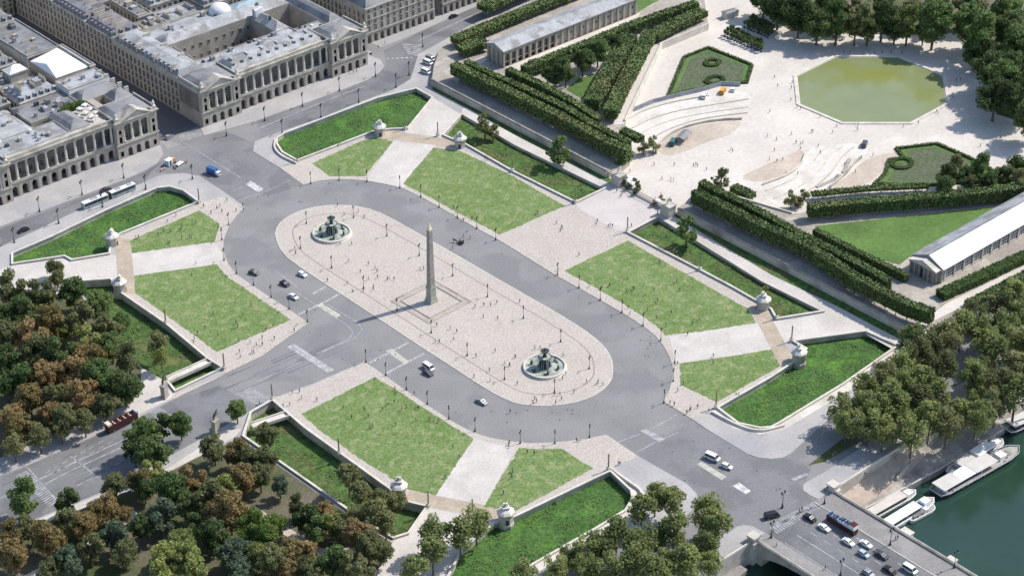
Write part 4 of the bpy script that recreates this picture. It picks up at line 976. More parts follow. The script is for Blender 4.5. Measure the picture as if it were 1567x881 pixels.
for i in range(6):
    cm = MB(); x = 38 + i * 8.6; cm.box(x - .4, 189.5, 19, x + .4, 192.5, 22.6); cm.build('chimney', WALLST, t)
for x, y in ((35, 203), (47, 205), (62, 202), (72, 205), (22, 188), (98, 190), (60, 247), (40, 245)):
    cm = MB(); cm.box(x, y, 17, x + 2.2, y + 1.8, 21 if y < 195 else 19); cm.build('roof_housing', rb.choice([ZINC, STONEG, ZINCL]), t)
for i in range(10):
    sm = MB(); x = 36 + i * 5; sm.box(x, 187.2, 20.0, x + 1.3, 188.4, 21.6); sm.box(x + .15, 187.12, 20.3, x + 1.15, 187.2, 21.3, 1); sm.build('dormer', [ZINCL, WINDOW], t)
for i in range(14):
    sm = MB(); y = 201 + i * 3.6; sm.box(13.2, y, 19.2, 14.6, y + 1.2, 21.0); sm.box(13.12, y + .15, 19.4, 13.2, y + 1.05, 20.7, 1); sm.build('dormer', [ZINCL, WINDOW], t)
for i in range(26):
    x, y = rb.choice([(rb.uniform(30, 82), rb.uniform(200, 206.5)), (rb.uniform(30, 96), rb.uniform(231, 238)), (rb.uniform(30, 72), rb.uniform(242, 250)), (rb.uniform(77, 82), rb.uniform(210, 228)), (rb.uniform(86, 98), rb.uniform(199, 204))])
    sm = MB(); s_ = rb.uniform(.5, 1.5); zz = 21.2 if 230 < y < 240 or 76 < x < 84 and y > 208 else 17.4; sm.box(x, y, 16.6, x + s_, y + s_ * 1.3, zz + rb.uniform(.2, .9)); sm.build('skylight', rb.choice([WINDOW, ZINC, STONEG, WHITER]), t)
for i in range(9):
    sm = MB(); x = 34 + i * 6.3; sm.tube((x, 203, 17.2), (x, 203, 17.2 + rb.uniform(1.5, 3.5)), .06, .04, 5); sm.build('roof_mast', IRON, t)
for x0_, x1_, y_ in ((33.9, 86.6, 191.7),):
    sm = MB(); k_ = x0_
    while k_ < x1_: sm.box(k_, 188.0, 21.30, k_ + .12, 195.4, 21.42); k_ += 1.8
FF = Facade(t, 90)
FF.windows((12.22, 252), (12.22, 197.2), [(.9, 3.6), (5.3, 2.5), (8.5, 3.2), (12.7, 3.0)], 1.6, 2.2, 3.3)
FF.windows((31, 229.08), (76, 229.08), [(6, 2.2), (12.2, 1.8)], 1.1, 2, 4.2, frame=FACADE)
FF.done(); F.done()
# --- western palace
t = thing('palace', 'western colonnaded palace whose roof carries a planted terrace with parasols', 'palace', (0, 0, 0), 0, 'twin colonnaded palaces')
F, _ = palace(t, -108.2, -12.0, 180.6)
wing(-86.7, 185, -52, 199, 18.2, ZINCL, 'flat')
wing(-52, 185, -42, 204, 19.0, ZINC, ins=1.8, h1=1.5)
b = MB(); b.box(-41.9, 185, 0, -33.6, 204.5, 18.3); b.build('roof_terrace', PATHM, t)
b = MB(); b.box(-33.5, 196.8, 0, -27.5, 206, 18.4); b.build('wing', FACADE, t)
wing(-33.4, 206.1, -12.05, 216, 18.4, ZINC, ins=2.2, h1=1.9)
wing(-33.5, 196.8, -31.2, 206, 18.5, ZINCL, 'flat')
wing(-22, 196.8, -12.05, 206, 18.4, ZINC, ins=2.4)
wing(-60, 204.6, -33.6, 222, 17.6, ZINC, 'flat')
wing(-86, 199.1, -60.1, 226, 16.2, ZINCL, ins=4, h1=3)
wing(-108, 197, -86.1, 232, 17.2, ZINC, 'mansard')
wing(-33.4, 216.1, -12.05, 228, 20.2, ZINCL, 'flat', wall=WHITER)
for i in range(9):
    cm = MB(); x, y = rb.uniform(-84, -36), rb.uniform(204, 220); cm.box(x, y, 16, x + rb.uniform(1, 3), y + rb.uniform(1, 2.5), rb.uniform(19, 21.5)); cm.build('roof_housing', rb.choice([ZINC, STONEG, ZINCL, WHITER]), t)
for i in range(24):
    cm = MB(); x, y = rb.choice([(rb.uniform(-84, -56), rb.uniform(187, 197)), (rb.uniform(-32, -14), rb.uniform(217, 226)), (rb.uniform(-84, -62), rb.uniform(201, 224)), (rb.uniform(-58, -36), rb.uniform(206, 220))]); s_ = rb.uniform(.6, 2.2); cm.box(x, y, 16, x + s_, y + s_ * rb.uniform(.6, 1.6), (21.2 if x > -34 else 19) + rb.uniform(.2, 1.2)); cm.build('skylight', rb.choice([WINDOW, ZINC, STONEG, WHITER, ZINCL]), t)
for i in range(5):
    cm = MB(); y = 200 + i * 5.5; cm.box(-14.6, y - .35, 18.4, -12.4, y + .35, 22); cm.build('chimney', WALLST, t)
F.done()
# terrace furniture of the western palace
for i, (x, y, s) in enumerate([(-39.5, 188.5, 3.0), (-36.2, 190.5, 2.6), (-39.8, 193, 2.8), (-36.4, 195, 3.0), (-39.2, 198, 2.4), (-35.8, 199.5, 2.4), (-38.0, 187, 2.2)]):
    p = thing('parasol', 'pale square parasol on the planted roof terrace of the western palace', 'parasol', (x, y, 18.3), rb.random(), 'parasols on the roof terrace')
    b = MB(); b.tube((0, 0, 0), (0, 0, 2.5), .05, .05, 6); b.build('pole', IRON, p)
    b = MB(); b.lathe([(s * .72, 2.3), (s * .7, 2.45), (.02, 3.0)], 4, (0, 0, 0), 0, math.pi / 4); b.build('canopy', WHITER if i in (4, 5) else SAND, p)
row_pts = [(-52, 203.2), (-41, 203.2), (-34.3, 203.0)]
hedge([(-48, 200.0), (-42.3, 202.6), (-34.5, 202.8)], 2.6, 18.3, 21.3, 'bushy green hedge screening the planted roof terrace', None, 'roof_garden_hedge', 7, .4, 31, m=LEAF['bright'])

# --- the narrow street's long row of houses, east side
yy = 252.2; i = 0
Lb = ['pale', 'grey roofed', 'slate roofed', 'brown roofed', 'dark roofed', 'tall', 'plain', 'long']
for L_, h, rm, kind in ((24, 19.0, SLATE, 'mansard'), (30, 19.6, SLATE, 'mansard'), (26, 20.2, SLATE, 'mansard'), (34, 19.4, ZINC, 'mansard'), (30, 20, SLATE, 'mansard')):
    block('stone house on the east side of the narrow street, ' + ORD[i] + ' beyond the eastern palace', 12.3, yy, 28.3, yy + L_ - .1, h, FACADE, kind, rm, ZINC if i % 2 else SLATE, 5, 'WS', True, 5, group='houses along the narrow street'); yy += L_; i += 1
# courtyards and buildings behind
spec = [(28.5, 252.3, 44, 262, 17, 'flat', BROWNR), (44.2, 253, 66, 268, 16, 'flat', ZINCL), (66.5, 254, 84, 272, 18, 'mansard', ZINC), (36, 266, 43.8, 290, 17.5, 'flat', ZINC), (47, 272, 76, 284, 18, 'mansard', ZINCL),
        (50, 290, 82, 304, 19, 'mansard', ZINC), (30, 292, 46, 312, 18, 'hip', ZINC), (85, 254, 107, 268, 19, 'mansard', ZINC), (80, 274, 100, 300, 18, 'mansard', ZINC), (30, 318, 60, 334, 19, 'mansard', ZINC),
        (64, 312, 96, 330, 19, 'hip', ZINCL), (104, 272, 124, 296, 19, 'mansard', ZINC), (103, 300, 130, 330, 20, 'mansard', SLATE)]
for i, (x0, y0, x1, y1, h, rf, rm) in enumerate(spec):
    block('grey roofed courtyard building, ' + ORD[i] + ' of those packed north of the eastern palace', x0, y0, x1, y1, h, STONE if i in (4, 0) else FACADE, rf, rm, None, 4, 'SW', True, 3, extras=3, group='buildings north of the eastern palace')
# arcaded street fronts
def arcaded(label, x0, x1, y, h, depth=16, group='arcaded street buildings'):
    t = thing('arcaded_building', label, 'building', (0, 0, 0), 0, group)
    n = int((x1 - x0) / 3.9); st = (x1 - x0) / n; b = MB()
    for i in range(n): arch_panel(b, x0 + i * st, x0 + (i + 1) * st, 0, 5.6, x0 + (i + .5) * st, 2.3, 3.3, y, 2.6)
    b.build('arcade', FACADE, t)
    b = MB(); b.box(x0, y + 4, 0, x1, y + depth, 5.6); b.box(x0, y + .0, 5.6, x1, y + depth, h); b.build('walls', FACADE, t)
    b = MB(); b.box(x0 - .1, y - .35, 5.6, x1 + .1, y, 6.0); b.box(x0 - .1, y - .3, 12.6, x1 + .1, y - .003, 12.9); b.box(x0 - .3, y - .6, h - .5, x1 + .3, y, h); b.build('cornice', CORN, t)
    F = Facade(t); F.windows((x0, y), (x1, y), [(6.5, 3.0), (10.0, 2.3), (13.3, 2.5)] + ([(16.4, 1.6)] if h > 18.5 else []), 1.25, 2, st, st / 2)
    F.windows((x0, y + depth), (x0, y), [(6.5, 3.0), (10.0, 2.3), (13.3, 2.5)], 1.2, 2, 3.6)
    F.done(); r_ = MB(); roof_mansard(r_, x0 + .2, y + .2, x1 - .2, y + depth - .2, h, 2.4, 3.0, 1.0); r_.build('roof', [ZINC, ZINCL], t)
    for i in range(5):
        cm = MB(); cx = x0 + (x1 - x0) * (i + .5) / 5; cm.box(cx - .4, y + 5, h, cx + .4, y + 9, h + 5.4); cm.build('chimney', WALLST, t)
arcaded('long pale stone building with arcades just east of the eastern palace', 121.5, 165.5, 196.5, 19.2, 18)
arcaded('arcaded stone building farther along the street opposite the garden trees', 171.5, 262, 197.5, 19.5, 18)
block('grey mansard building behind the arcaded building', 121.5, 215, 150, 250, 19, FACADE, 'mansard', ZINC, None, 5, 'SW', extras=3, group='buildings behind the arcades')
block('slate roofed building behind the arcades, reaching farther east', 152, 216, 190, 250, 19, FACADE, 'mansard', SLATE, None, 5, 'SW', extras=2, group='buildings behind the arcades')
# --- west side of the narrow street
block('white roofed hall with a skylight on the west side of the narrow street', -14.6, 228.2, -.8 - 11.2 + .0, 256, 22, FACADE, 'flat', WHITER, None, 5, 'S', False, 0, 'market_hall', None)
b = MB(); b.prism([(-32, 229), (-14.8, 229), (-14.8, 256), (-32, 252)][::1], 0, 21.5); b.v = [(x + 0, y, z) for x, y, z in b.v]
t = thing('white_roof_building', 'broad building under bright white folded roofs beside the narrow street', 'building', (0, 0, 0)); b.build('walls', FACADE, t)
r_ = MB(); r_.face([(-32, 229, 21.6), (-14.8, 229, 21.6), (-20, 240, 24), (-30, 240, 24)]); r_.face([(-14.8, 229, 21.6), (-14.8, 256, 21.6), (-20, 240, 24)]); r_.face([(-14.8, 256, 21.6), (-32, 252, 21.6), (-30, 240, 24), (-20, 240, 24)]); r_.face([(-32, 252, 21.6), (-32, 229, 21.6), (-30, 240, 24)])
r_.build('roof', WHITER, t)
block('cream building with a sunlit roof parapet on the west side of the narrow street', -30, 258, -12.4, 298, 20.5, STONE, 'flat', ZINC, None, 5, 'S', False, 4, group='houses west of the narrow street', extras=6)
block('pale house on the west side of the narrow street, beyond the sunlit parapet', -30, 299, -12.4, 340, 20, STONE, 'mansard', ZINC, None, 5, 'S', True, 4, group='houses west of the narrow street')
spec = [(-54, 224, -34, 240, 18, 'mansard', ZINCL), (-84, 228, -57, 243, 18, 'mansard', ZINC), (-57, 244, -34, 258, 17, 'flat', ZINC), (-90, 247, -62, 262, 18.5, 'flat', WHITER), (-60, 262, -34, 280, 18, 'mansard', ZINC),
        (-96, 266, -66, 282, 17, 'mansard', ZINCL), (-56, 284, -33, 300, 19, 'mansard', ZINC), (-88, 286, -60, 302, 18, 'mansard', ZINC), (-50, 304, -33, 330, 18, 'hip', ZINC), (-118, 236, -93, 262, 18, 'mansard', ZINC), (-80, 308, -54, 330, 18, 'mansard', ZINC)]
for i, (x0, y0, x1, y1, h, rf, rm) in enumerate(spec):
    block('zinc roofed building, ' + ORD[i] + ' of the cluster north of the western palace', x0, y0, x1, y1, h, FACADE if i % 3 else STONE, rf, rm, None, 4, 'SW', True, 3, extras=4, group='buildings north of the western palace')
# white roofs beyond the western palace
for x_, y_, a_, b_, l_ in ((-76, 232, 12, 9, 'low white roofed hall behind the western palace, beside a courtyard'), (-46, 246, 9, 7, 'small white roofed studio among zinc roofs, west of the narrow street')):
    block(l_, x_, y_, x_ + a_, y_ + b_, 21.5, CORN, 'hip', WHITER, None, 3, 'SW', False, 0, 'white_roof_hall', None)
# street end
block('low dark fronted house closing the far end of the narrow street', -6, 344, 11, 360, 12, FACADE, 'flat', ZINC, None, 4, 'S', False, 1, group=None)

# --- gallery on the northern terrace
t = thing('arcaded_gallery', 'long zinc roofed gallery with arched windows on the northern terrace', 'gallery', (0, 0, 0))
X0, X1, Y0, Y1 = 151.0, 240.0, 128.0, 140.2; ZG = TZ + 8.2
b = MB(); n = 21; st = (X1 - X0) / n
for i in range(n):
    if i < 8: arch_panel(b, X0 + i * st, X0 + (i + 1) * st, TZ - .1, ZG, X0 + (i + .5) * st, 2.6, TZ + 5.4, Y0, .7)
    else: b.box(X0 + i * st, Y0 + .25, TZ - .1, X0 + (i + 1) * st, Y0 + .8, ZG)
for i in range(n + 1): b.box(X0 + i * st - .55, Y0 - .3, TZ - .1, X0 + i * st + .55, Y0 - .004, ZG)
b.box(X0, Y0 + .9, TZ - .1, X1, Y1, ZG)
b.box(X0, Y0 - .35, TZ - .1, X1, Y0 - .31, TZ + .5)
b.build('walls', FACADE, t)
b = MB(); b.box(X0 + .3, Y0 + .72, TZ, X0 + 8 * st, Y0 + .88, ZG - .5); b.build('glazing', GLASSD, t)
b = MB(); b.strip([(X0, Y0), (X1, Y0), (X1, Y1), (X0, Y1)], 1.3, ZG, ZG + .5, 0, None, True)
for i in range(4): b.box(X0 - .7, Y0 + .6 + i * 3.2, TZ, X0 - .05, Y0 + 1.5 + i * 3.2, ZG)
b.build('cornice', STONEG, t)
ym = (Y0 + Y1) / 2
b = MB(); b.face([(X0 - .8, Y0 - .6, ZG + .52), (X1 + .6, Y0 - .6, ZG + .52), (X1 + .6, ym, ZG + 2.9), (X0 - .8, ym, ZG + 2.9)]); b.face([(X1 + .6, Y1 + .6, ZG + .52), (X0 - .8, Y1 + .6, ZG + .52), (X0 - .8, ym, ZG + 2.9), (X1 + .6, ym, ZG + 2.9)]); b.build('roof', ZINCL, t)
b = MB(); b.face([(X0 - .5, Y0 - .5, ZG + .51), (X0 - .5, ym, ZG + 2.8), (X0 - .5, Y1 + .5, ZG + .51)]); b.face([(X1 + .5, Y0 - .5, ZG + .51), (X1 + .5, ym, ZG + 2.8), (X1 + .5, Y1 + .5, ZG + .51)]); b.build('pediment', STONEG, t)
for i in range(8, n):
    if i % 2 == 0:
        b = MB(); b.box(X0 + (i + .5) * st - .5, Y0 + .2, TZ + 3.8, X0 + (i + .5) * st + .5, Y0 + .24, TZ + 5.2); b.build('window', WINDOW, t)
for i in range(0, 8):
    b = MB(); b.box(X0 + (i + .5) * st - 1.3, Y0 + .3, TZ + 2.4, X0 + (i + .5) * st + 1.3, Y0 + .55, TZ + 2.7); b.build('balcony_bar', STONE, t)
# --- gallery with the glass roof
t = thing('glass_roofed_gallery', 'long gallery with a dazzling white glass roof on the southern terrace', 'gallery', (0, 0, 0))
X0, X1, Y0, Y1 = 152.5, 262.0, -132.5, -117.0; ZG = TZ + 6.0; ym = -124.8; ZR = TZ + 9.8
b = MB(); n = 17; st = (X1 - X0 - 6) / n
b.box(X0, Y0 + .5, TZ - .1, X1, Y1, ZG); b.box(X0, Y0, TZ - .1, X1, Y0 + .5, TZ + 1.0); b.box(X0, Y0, ZG - .7, X1, Y0 + .5, ZG)
for i in range(n + 1): b.box(X0 + 2.2 + i * st - .45, Y0 - .15, TZ - .1, X0 + 2.2 + i * st + .45, Y0 + .5, ZG - .02)
b.build('walls', STONE, t)
for i in range(n):
    b = MB(); xa = X0 + 2.2 + i * st + .45; xb = xa + st - .9; b.box(xa, Y0 + .25, TZ + 1.0, xb, Y0 + .45, ZG - .7, 0)
    for k in range(1, 4): b.box(xa + (xb - xa) * k / 4 - .08, Y0 + .15, TZ + 1.0, xa + (xb - xa) * k / 4 + .08, Y0 + .25, ZG - .7, 1)
    for k in range(1, 3): b.box(xa, Y0 + .12, TZ + 1 + (ZG - TZ - 1.7) * k / 3 - .07, xb, Y0 + .24, TZ + 1 + (ZG - TZ - 1.7) * k / 3 + .07, 1)
    b.build('window', [GLASSD, WHITEP], t)
b = MB(); b.face([(X0 + .2, Y0 - .5, ZG + .1), (X1, Y0 - .5, ZG + .1), (X1, ym, ZR), (X0 + .2, ym, ZR)])
x = X0 + .2
b.build('glass_roof', WHITER, t)
b = MB(); b.face([(X1, Y1 + .5, ZG + .1), (X0 + .2, Y1 + .5, ZG + .1), (X0 + .2, ym, ZR), (X1, ym, ZR)]); b.build('north_roof', ZINCL, t)
b = MB(); b.box(X0 + .2, ym - .25, ZR - .05, X1, ym + .25, ZR + .25)
b.box(X0, Y0 - .7, ZG - .02, X1, Y0 - .45, ZG + .25); b.build('ridge_and_gutter', ZINC, t)
b = MB(); b.face([(X0, Y0 - .3, ZG), (X0, ym, ZR + .3), (X0, Y1 + .3, ZG)]); b.strip([(X0, Y0 - .2), (X0, Y1 + .2)], .8, TZ, ZG)
for i in range(6): b.box(X0 - 3.0, -130.6 + i * 2.3, TZ, X0 - 2.3, -130.0 + i * 2.3, ZG - .6)
b.box(X0 - 2.2, -131.4, TZ, X0 - .45, -118.2, ZG - .6); b.box(X0 - 3.2, -131.6, ZG - .6, X0 - .45, -118.0, ZG)
b.build('west_gable', STONEG, t)
b = MB(); b.face([(X0 - 3.2, -131.8, ZG), (X0 - 3.2, ym, ZG + 2.4), (X0 - 3.2, -117.8, ZG)])
b.face([(X0 - 3.4, -131.9, ZG), (X0 - .4, -131.9, ZG), (X0 - .4, ym, ZG + 2.6), (X0 - 3.4, ym, ZG + 2.6)]); b.face([(X0 - 3.4, -117.7, ZG), (X0 - .4, -117.7, ZG), (X0 - .4, ym, ZG + 2.6), (X0 - 3.4, ym, ZG + 2.6)])
b.build('portico_roof', STONE, t)
b = MB(); b.box(X0 - 2.32, ym - 1.1, TZ, X0 - 2.2, ym + 1.1, TZ + 4.0); b.build('door', DARKIN, t)

# ------------------------------------------------------------------ obelisk
ob = G(660, 461, KZ)
t = thing('obelisk', 'tall tapered granite obelisk with gilded tip, standing at the centre of the plaza', 'obelisk', ob, math.radians(2))
lean = Matrix.Rotation(math.radians(2.3), 4, Vector((-0.67, 0.74, 0)).cross(Vector((0, 0, 1))) * -1)
b = MB(); b.box(-1.9, -1.9, 0, 1.9, 1.9, .9); b.box(-1.75, -1.75, .9, 1.75, 1.75, 1.5); b.build('plinth', STONEG, t)
b = MB(); b.lathe([(2.2, 1.5), (2.15, 2.4), (2.0, 2.7), (1.95, 6.4), (2.15, 6.7), (2.15, 7.1)], 4, (0, 0, 0), 0, math.pi / 4); b.build('pedestal', PEDEST, t)
b = MB(); b.lathe([(1.85, 7.1), (1.8, 8.2)], 4, (0, 0, 0), 0, math.pi / 4); b.build('base_block', PEDEST, t)
b = MB(); b.lathe([(1.68, 8.2), (1.12, 33.2)], 4, (0, 0, 0), 0, math.pi / 4); sh = b.build('shaft', GRANITE, t)
b = MB()
for k in range(4):
    M = Matrix.Rotation(k * math.pi / 2, 4, 'Z')
    for c_ in (-.52, 0, .52):
        for q in range(34):
            z = 9.2 + q * .69; r_ = (1.68 - (z - 8.2) * .0224) * .7071
            w_ = rnd.uniform(.10, .2) * (1 - q * .008)
            cx = c_ * r_ * .95; b.box(cx - w_, -r_ - .015, z, cx + w_, -r_ + .05, z + rnd.uniform(.2, .5), M=M)
b.build('carved_signs', mat('carved_granite', (0.27, 0.23, 0.21), .8, .1, 1), sh)
b = MB(); b.lathe([(1.12, 33.2), (1.2, 33.25), (.02, 36.6)], 4, (0, 0, 0), 0, math.pi / 4); b.build('gilded_tip', GOLD, t)
b = MB()
for s, hh in ((11.2, .16), ):
    b.strip([(-s, -s), (s, -s), (s, s), (-s, s)], .5, 0, hh, 0, None, True)
b.build('border_kerb', STONEG, t)
b = MB()
s = 8.6
b.strip([(-s, -s), (s, -s), (s, s), (-s, s)], .2, 0, .3, 0, None, True); b.build('low_railing', STONEG, t)
b = MB(); b.strip([(ob.x + a * 9.9, ob.y + c * 9.9) for a, c in ((-1, -1), (1, -1), (1, 1), (-1, 1))], 2.2, KZ, KZ + .01, 0, None, True); b.build('paving_band', mat('band_setts', (0.42, 0.37, 0.32), .9, .1, .2, fine=.12, fscale=1.0, coord='World'), kind='structure')

# ------------------------------------------------------------------ fountains
def fountain(u, v, label):
    c = G(u, v, KZ); t = thing('fountain', label, 'fountain', c, 0, 'twin plaza fountains')
    b = MB(); b.lathe([(8.5, 0), (8.5, .25), (8.05, .3), (7.95, .85), (8.15, .95), (8.15, 1.1), (7.45, 1.1), (7.45, .2), (7.3, .15)], 40); b.m = [0] * len(b.f); b.build('basin_rim', STONE, t)
    b = MB(); b.lathe([(.01, .55), (7.5, .56)], 40); b.build('water', WATERF, t)
    ba = lambda: MB()
    b = ba(); b.lathe([(1.9, .3), (1.9, .9), (1.2, 1.2), (1.0, 2.2), (1.5, 2.5), (1.3, 3.1), (.8, 3.5), (1.1, 4.4)], 6); b.build('stem', BRONZE, t)
    b = ba(); b.lathe([(1.0, 3.9), (2.0, 4.5), (2.6, 5.0), (2.65, 5.2), (2.3, 5.1), (.4, 4.95)], 24); b.build('lower_bowl', BRONZE, t)
    b = ba(); b.lathe([(.01, 5.12), (2.25, 5.13)], 24); b.build('bowl_water', WATERF, t)
    b = ba(); b.lathe([(.9, 5.0), (.7, 5.8), (.55, 7.1)], 8); b.lathe([(.5, 7.0), (1.4, 7.5), (1.75, 7.9), (1.5, 7.85), (.1, 7.8)], 16); b.lathe([(.3, 7.8), (.22, 8.4), (.4, 8.7), (.02, 9.2)], 8); b.build('upper_bowl', BRONZE, t)
    def fig(s=1.0):
        f = MB(); f.lathe([(.62 * s, 0), (.5 * s, .5 * s), (.34 * s, .95 * s), (.42 * s, 1.35 * s), (.2 * s, 1.6 * s), (.12 * s, 1.66 * s)], 8); f.ell((0, 0, 1.85 * s), (.2 * s, .2 * s, .24 * s), 8, 5)
        f.tube((.3 * s, 0, 1.4 * s), (.65 * s, .1, .9 * s), .12 * s, .08 * s, 6); f.tube((-.3 * s, 0, 1.4 * s), (-.55 * s, .35 * s, 1.6 * s), .12 * s, .08 * s, 6)
        f.tube((-.55 * s, .35 * s, 1.6 * s), (-.5 * s, .5 * s, 2.1 * s), .08 * s, .06 * s, 6); return f
    me = None
    for k in range(6):
        a = k * math.pi / 3 + .3
        if me is None: o = fig(1.25).build('seated_figure', BRONZE, t); me = o.data
        else: o = bpy.data.objects.new('seated_figure', me); COL.objects.link(o); o.parent = t
        o.location = (1.9 * math.cos(a), 1.9 * math.sin(a), .9); o.rotation_euler = (0, 0, a + math.pi / 2)
    me = None
    for k in range(6):
        a = k * math.pi / 3
        if me is None:
            f = fig(.95); f.ell((.0, -.7, .2), (.35, 1.0, .35), 8, 5); f.tube((0, -1.2, .3), (0, -1.7, .9), .2, .05, 6); f.tube((0, .2, .9), (0, .9, 1.2), .14, .1, 6)
            o = f.build('water_figure', BRONZE, t); me = o.data
        else: o = bpy.data.objects.new('water_figure', me); COL.objects.link(o); o.parent = t
        o.location = (5.3 * math.cos(a), 5.3 * math.sin(a), .5); o.rotation_euler = (0, 0, a)
    b = MB(); r_ = random.Random(5)
    for k in range(6):
        a = k * math.pi / 3; prev = None
        for q in range(7):
            s = q / 6; r = 4.9 - 2.6 * s; z = 1.7 + 7.4 * s * (1 - s) + 3.1 * s
            p = (r * math.cos(a), r * math.sin(a), z)
            if prev: b.tube(prev, p, .03, .03, 4, cap=False)
            prev = p
    for k in range(18):
        a = k * math.pi / 9; b.tube((2.6 * math.cos(a), 2.6 * math.sin(a), 5.1), (2.9 * math.cos(a), 2.9 * math.sin(a), .6), .02, .04, 4, cap=False)
    b.build('water_jets', mat('water_spray' + label[:5], (0.75, 0.8, 0.8), .3, .05, 1), t)
    return t
fountain(508, 358, 'bronze tiered fountain in a round stone basin, on the palace side of the obelisk')
fountain(833.5, 562.5, 'bronze tiered fountain in a round stone basin, on the river side of the obelisk')

# ------------------------------------------------------------------ lamps
def lamp_proto():
    t = thing('street_lamp', 'x', 'street lamp')
    b = MB(); b.lathe([(.36, 0), (.36, .25), (.24, .4), (.2, 1.0), (.12, 1.25), (.085, 2.4), (.07, 4.3), (.12, 4.4), (.06, 4.6)], 8); b.build('post', IRON, t)
    b = MB()
    for s in (-1, 1):
        b.tube((0, 0, 4.2), (s * .45, 0, 4.35), .05, .04, 5); b.tube((s * .45, 0, 4.35), (s * .62, 0, 4.65), .04, .05, 5)
    b.build('arms', IRON, t)
    for s in (-1, 1):
        b = MB(); c = (s * .62, 0, 0); b.lathe([(.12, 4.65), (.28, 5.25)], 6, c, 0); b.lathe([(.33, 5.25), (.2, 5.5), (.05, 5.75)], 6, c, 1)
        o = b.build('lantern', [GLASSD, IRON], t)
    return t
LAMP = lamp_proto(); lamp_used = [False]
def put(proto, used, loc, rz, group=None, sc=None):
    if not used[0]: o = proto; used[0] = True
    else: o = copy_tree(proto)
    o.location = loc; o.rotation_euler = (0, 0, rz)
    if sc: o.scale = (sc, sc, sc)
    if group: o['group'] = group
    return o
OB2 = (ob.x, ob.y)
oval_l = [(469, 342), (541, 333), (592, 361), (641.6, 391), (692.7, 422), (460, 380), (507.5, 410), (556.5, 441), (607.6, 475), (660, 509), (715, 544), (772, 580.6), (746, 454), (801, 487), (858, 523), (901.6, 564), (848.5, 600)]
ring_l = [('NW', (350, 344)), ('NW', (339.7, 367)), ('NW', (343, 398)), ('NW', (362, 418.6)), ('NW', (388, 436)), ('NW', (415, 455)), ('NW', (442.6, 473)), ('NW', (470.5, 492.5)),
 ('SW', (560, 554)), ('SW', (590.5, 574)), ('SW', (622, 596)), ('SW', (654, 618)), ('SW', (687, 640.6)), ('SW', (727, 659)), ('SW', (796, 678)), ('SW', (849, 678)), ('SW', (902, 669)),
 ('NE', (475.6, 281)), ('NE', (519, 276)), ('NE', (561.6, 278)), ('NE', (612, 287)), ('NE', (644, 301)), ('NE', (672, 317)), ('NE', (700, 333)), ('NE', (729.7, 349.6)), ('NE', (758.6, 367)),
 ('SE', (853, 420.6)), ('SE', (886, 440)), ('SE', (918.4, 459)), ('SE', (951.6, 478)), ('SE', (984, 498)), ('SE', (1011, 521)), ('SE', (1032.4, 555.6)), ('SE', (1030, 583)), ('SE', (1016, 616))]
riv_l = [(432, 204), (491.4, 180), (549, 157), (606, 133.6), (626, 115), (574.7, 116.7), (519.5, 139), (463, 163), (405, 185), (346.6, 208), (647, 72)]
crl_l = [(60.5, 323.6), (125.7, 298), (189.5, 272.5), (294.5, 274), (223, 290), (157, 317), (90, 342), (22, 371)]
br_l = [(1261.5, 770), (1197, 776), (1362, 833), (1286, 880), (1180, 822), (1460, 868)]
NAMES = {'NW': 'black twin-lantern lamp on the kerb beside the northwestern lawns', 'SW': 'black twin-lantern lamp on the kerb beside the southwestern lawns',
         'NE': 'black twin-lantern lamp on the kerb beside the northeastern lawns', 'SE': 'black twin-lantern lamp on the kerb beside the southeastern lawns'}
for (u, v) in oval_l:
    o = put(LAMP, lamp_used, G(u, v, KZ), rnd.uniform(-.2, .2) + .7, 'lamps on the inner line of the plaza'); later_label(o, 'black twin-lantern lamp on the plaza line round the obelisk', 'the obelisk', OB2)
for k, (u, v) in ring_l:
    o = put(LAMP, lamp_used, G(u, v, KZ) + Vector((0, 0, 0)), rnd.uniform(-.2, .2) + .7, 'lamps round the outer kerb'); later_label(o, NAMES[k], 'the avenue', G(250, 640)[:2])
for (u, v) in riv_l:
    o = put(LAMP, lamp_used, G(u, v, KZ), .7, 'lamps before the eastern palace', 1.25); later_label(o, 'tall black lamp before the eastern palace', 'the narrow street', (0, 180))
for (u, v) in crl_l:
    o = put(LAMP, lamp_used, G(u, v, KZ), .7, 'lamps before the western palace', 1.25); later_label(o, 'tall black lamp before the western palace', 'the narrow street', (0, 180))
for (u, v) in br_l:
    o = put(LAMP, lamp_used, G(u, v, KZ + .02), 0, 'lamps on the bridge', 1.25); later_label(o, 'black lamp on the footway of the stone bridge', 'the quay', (0, -188))

# rostral columns
def rostral():
    t = thing('rostral_column', 'x', 'lamp column')
    b = MB(); b.box(-.55, -.55, 0, .55, .55, 1.4); b.box(-.65, -.65, 1.4, .65, .65, 1.6); b.build('pedestal', STONE, t)
    b = MB(); b.lathe([(.32, 1.6), (.28, 2.2), (.22, 6.2), (.34, 6.4), (.34, 6.6)], 12); b.build('shaft', GOLDL, t)
    b = MB()
    for a in (0, 2, 4): b.tube((0, 0, 5.0), (.6 * math.cos(a), .6 * math.sin(a), 5.1), .15, .05, 6)
    b.build('ship_prow', GOLDL, t)
    b = MB(); b.ell((0, 0, 6.95), (.28, .28, .35), 10, 6); b.lathe([(.1, 7.25), (.02, 7.7)], 6); b.build('globe', GOLDL, t)
    return t
RC = rostral(); rcu = [False]
DARKCOL = mat('dark_bronze', (0.10, 0.085, 0.07), .5, .2, 1)
rc_l = [(305, 311), (254, 496), (343.5, 565), (456, 248), (784, 263), (881, 311), (960, 355), (1071, 413.5), (620.6, 198.5), (670, 208.5), (1095.5, 624), (1188, 488), (1211, 522.5), (417, 612), (519, 695), (655.6, 776), (723, 789), (931, 719.5)]
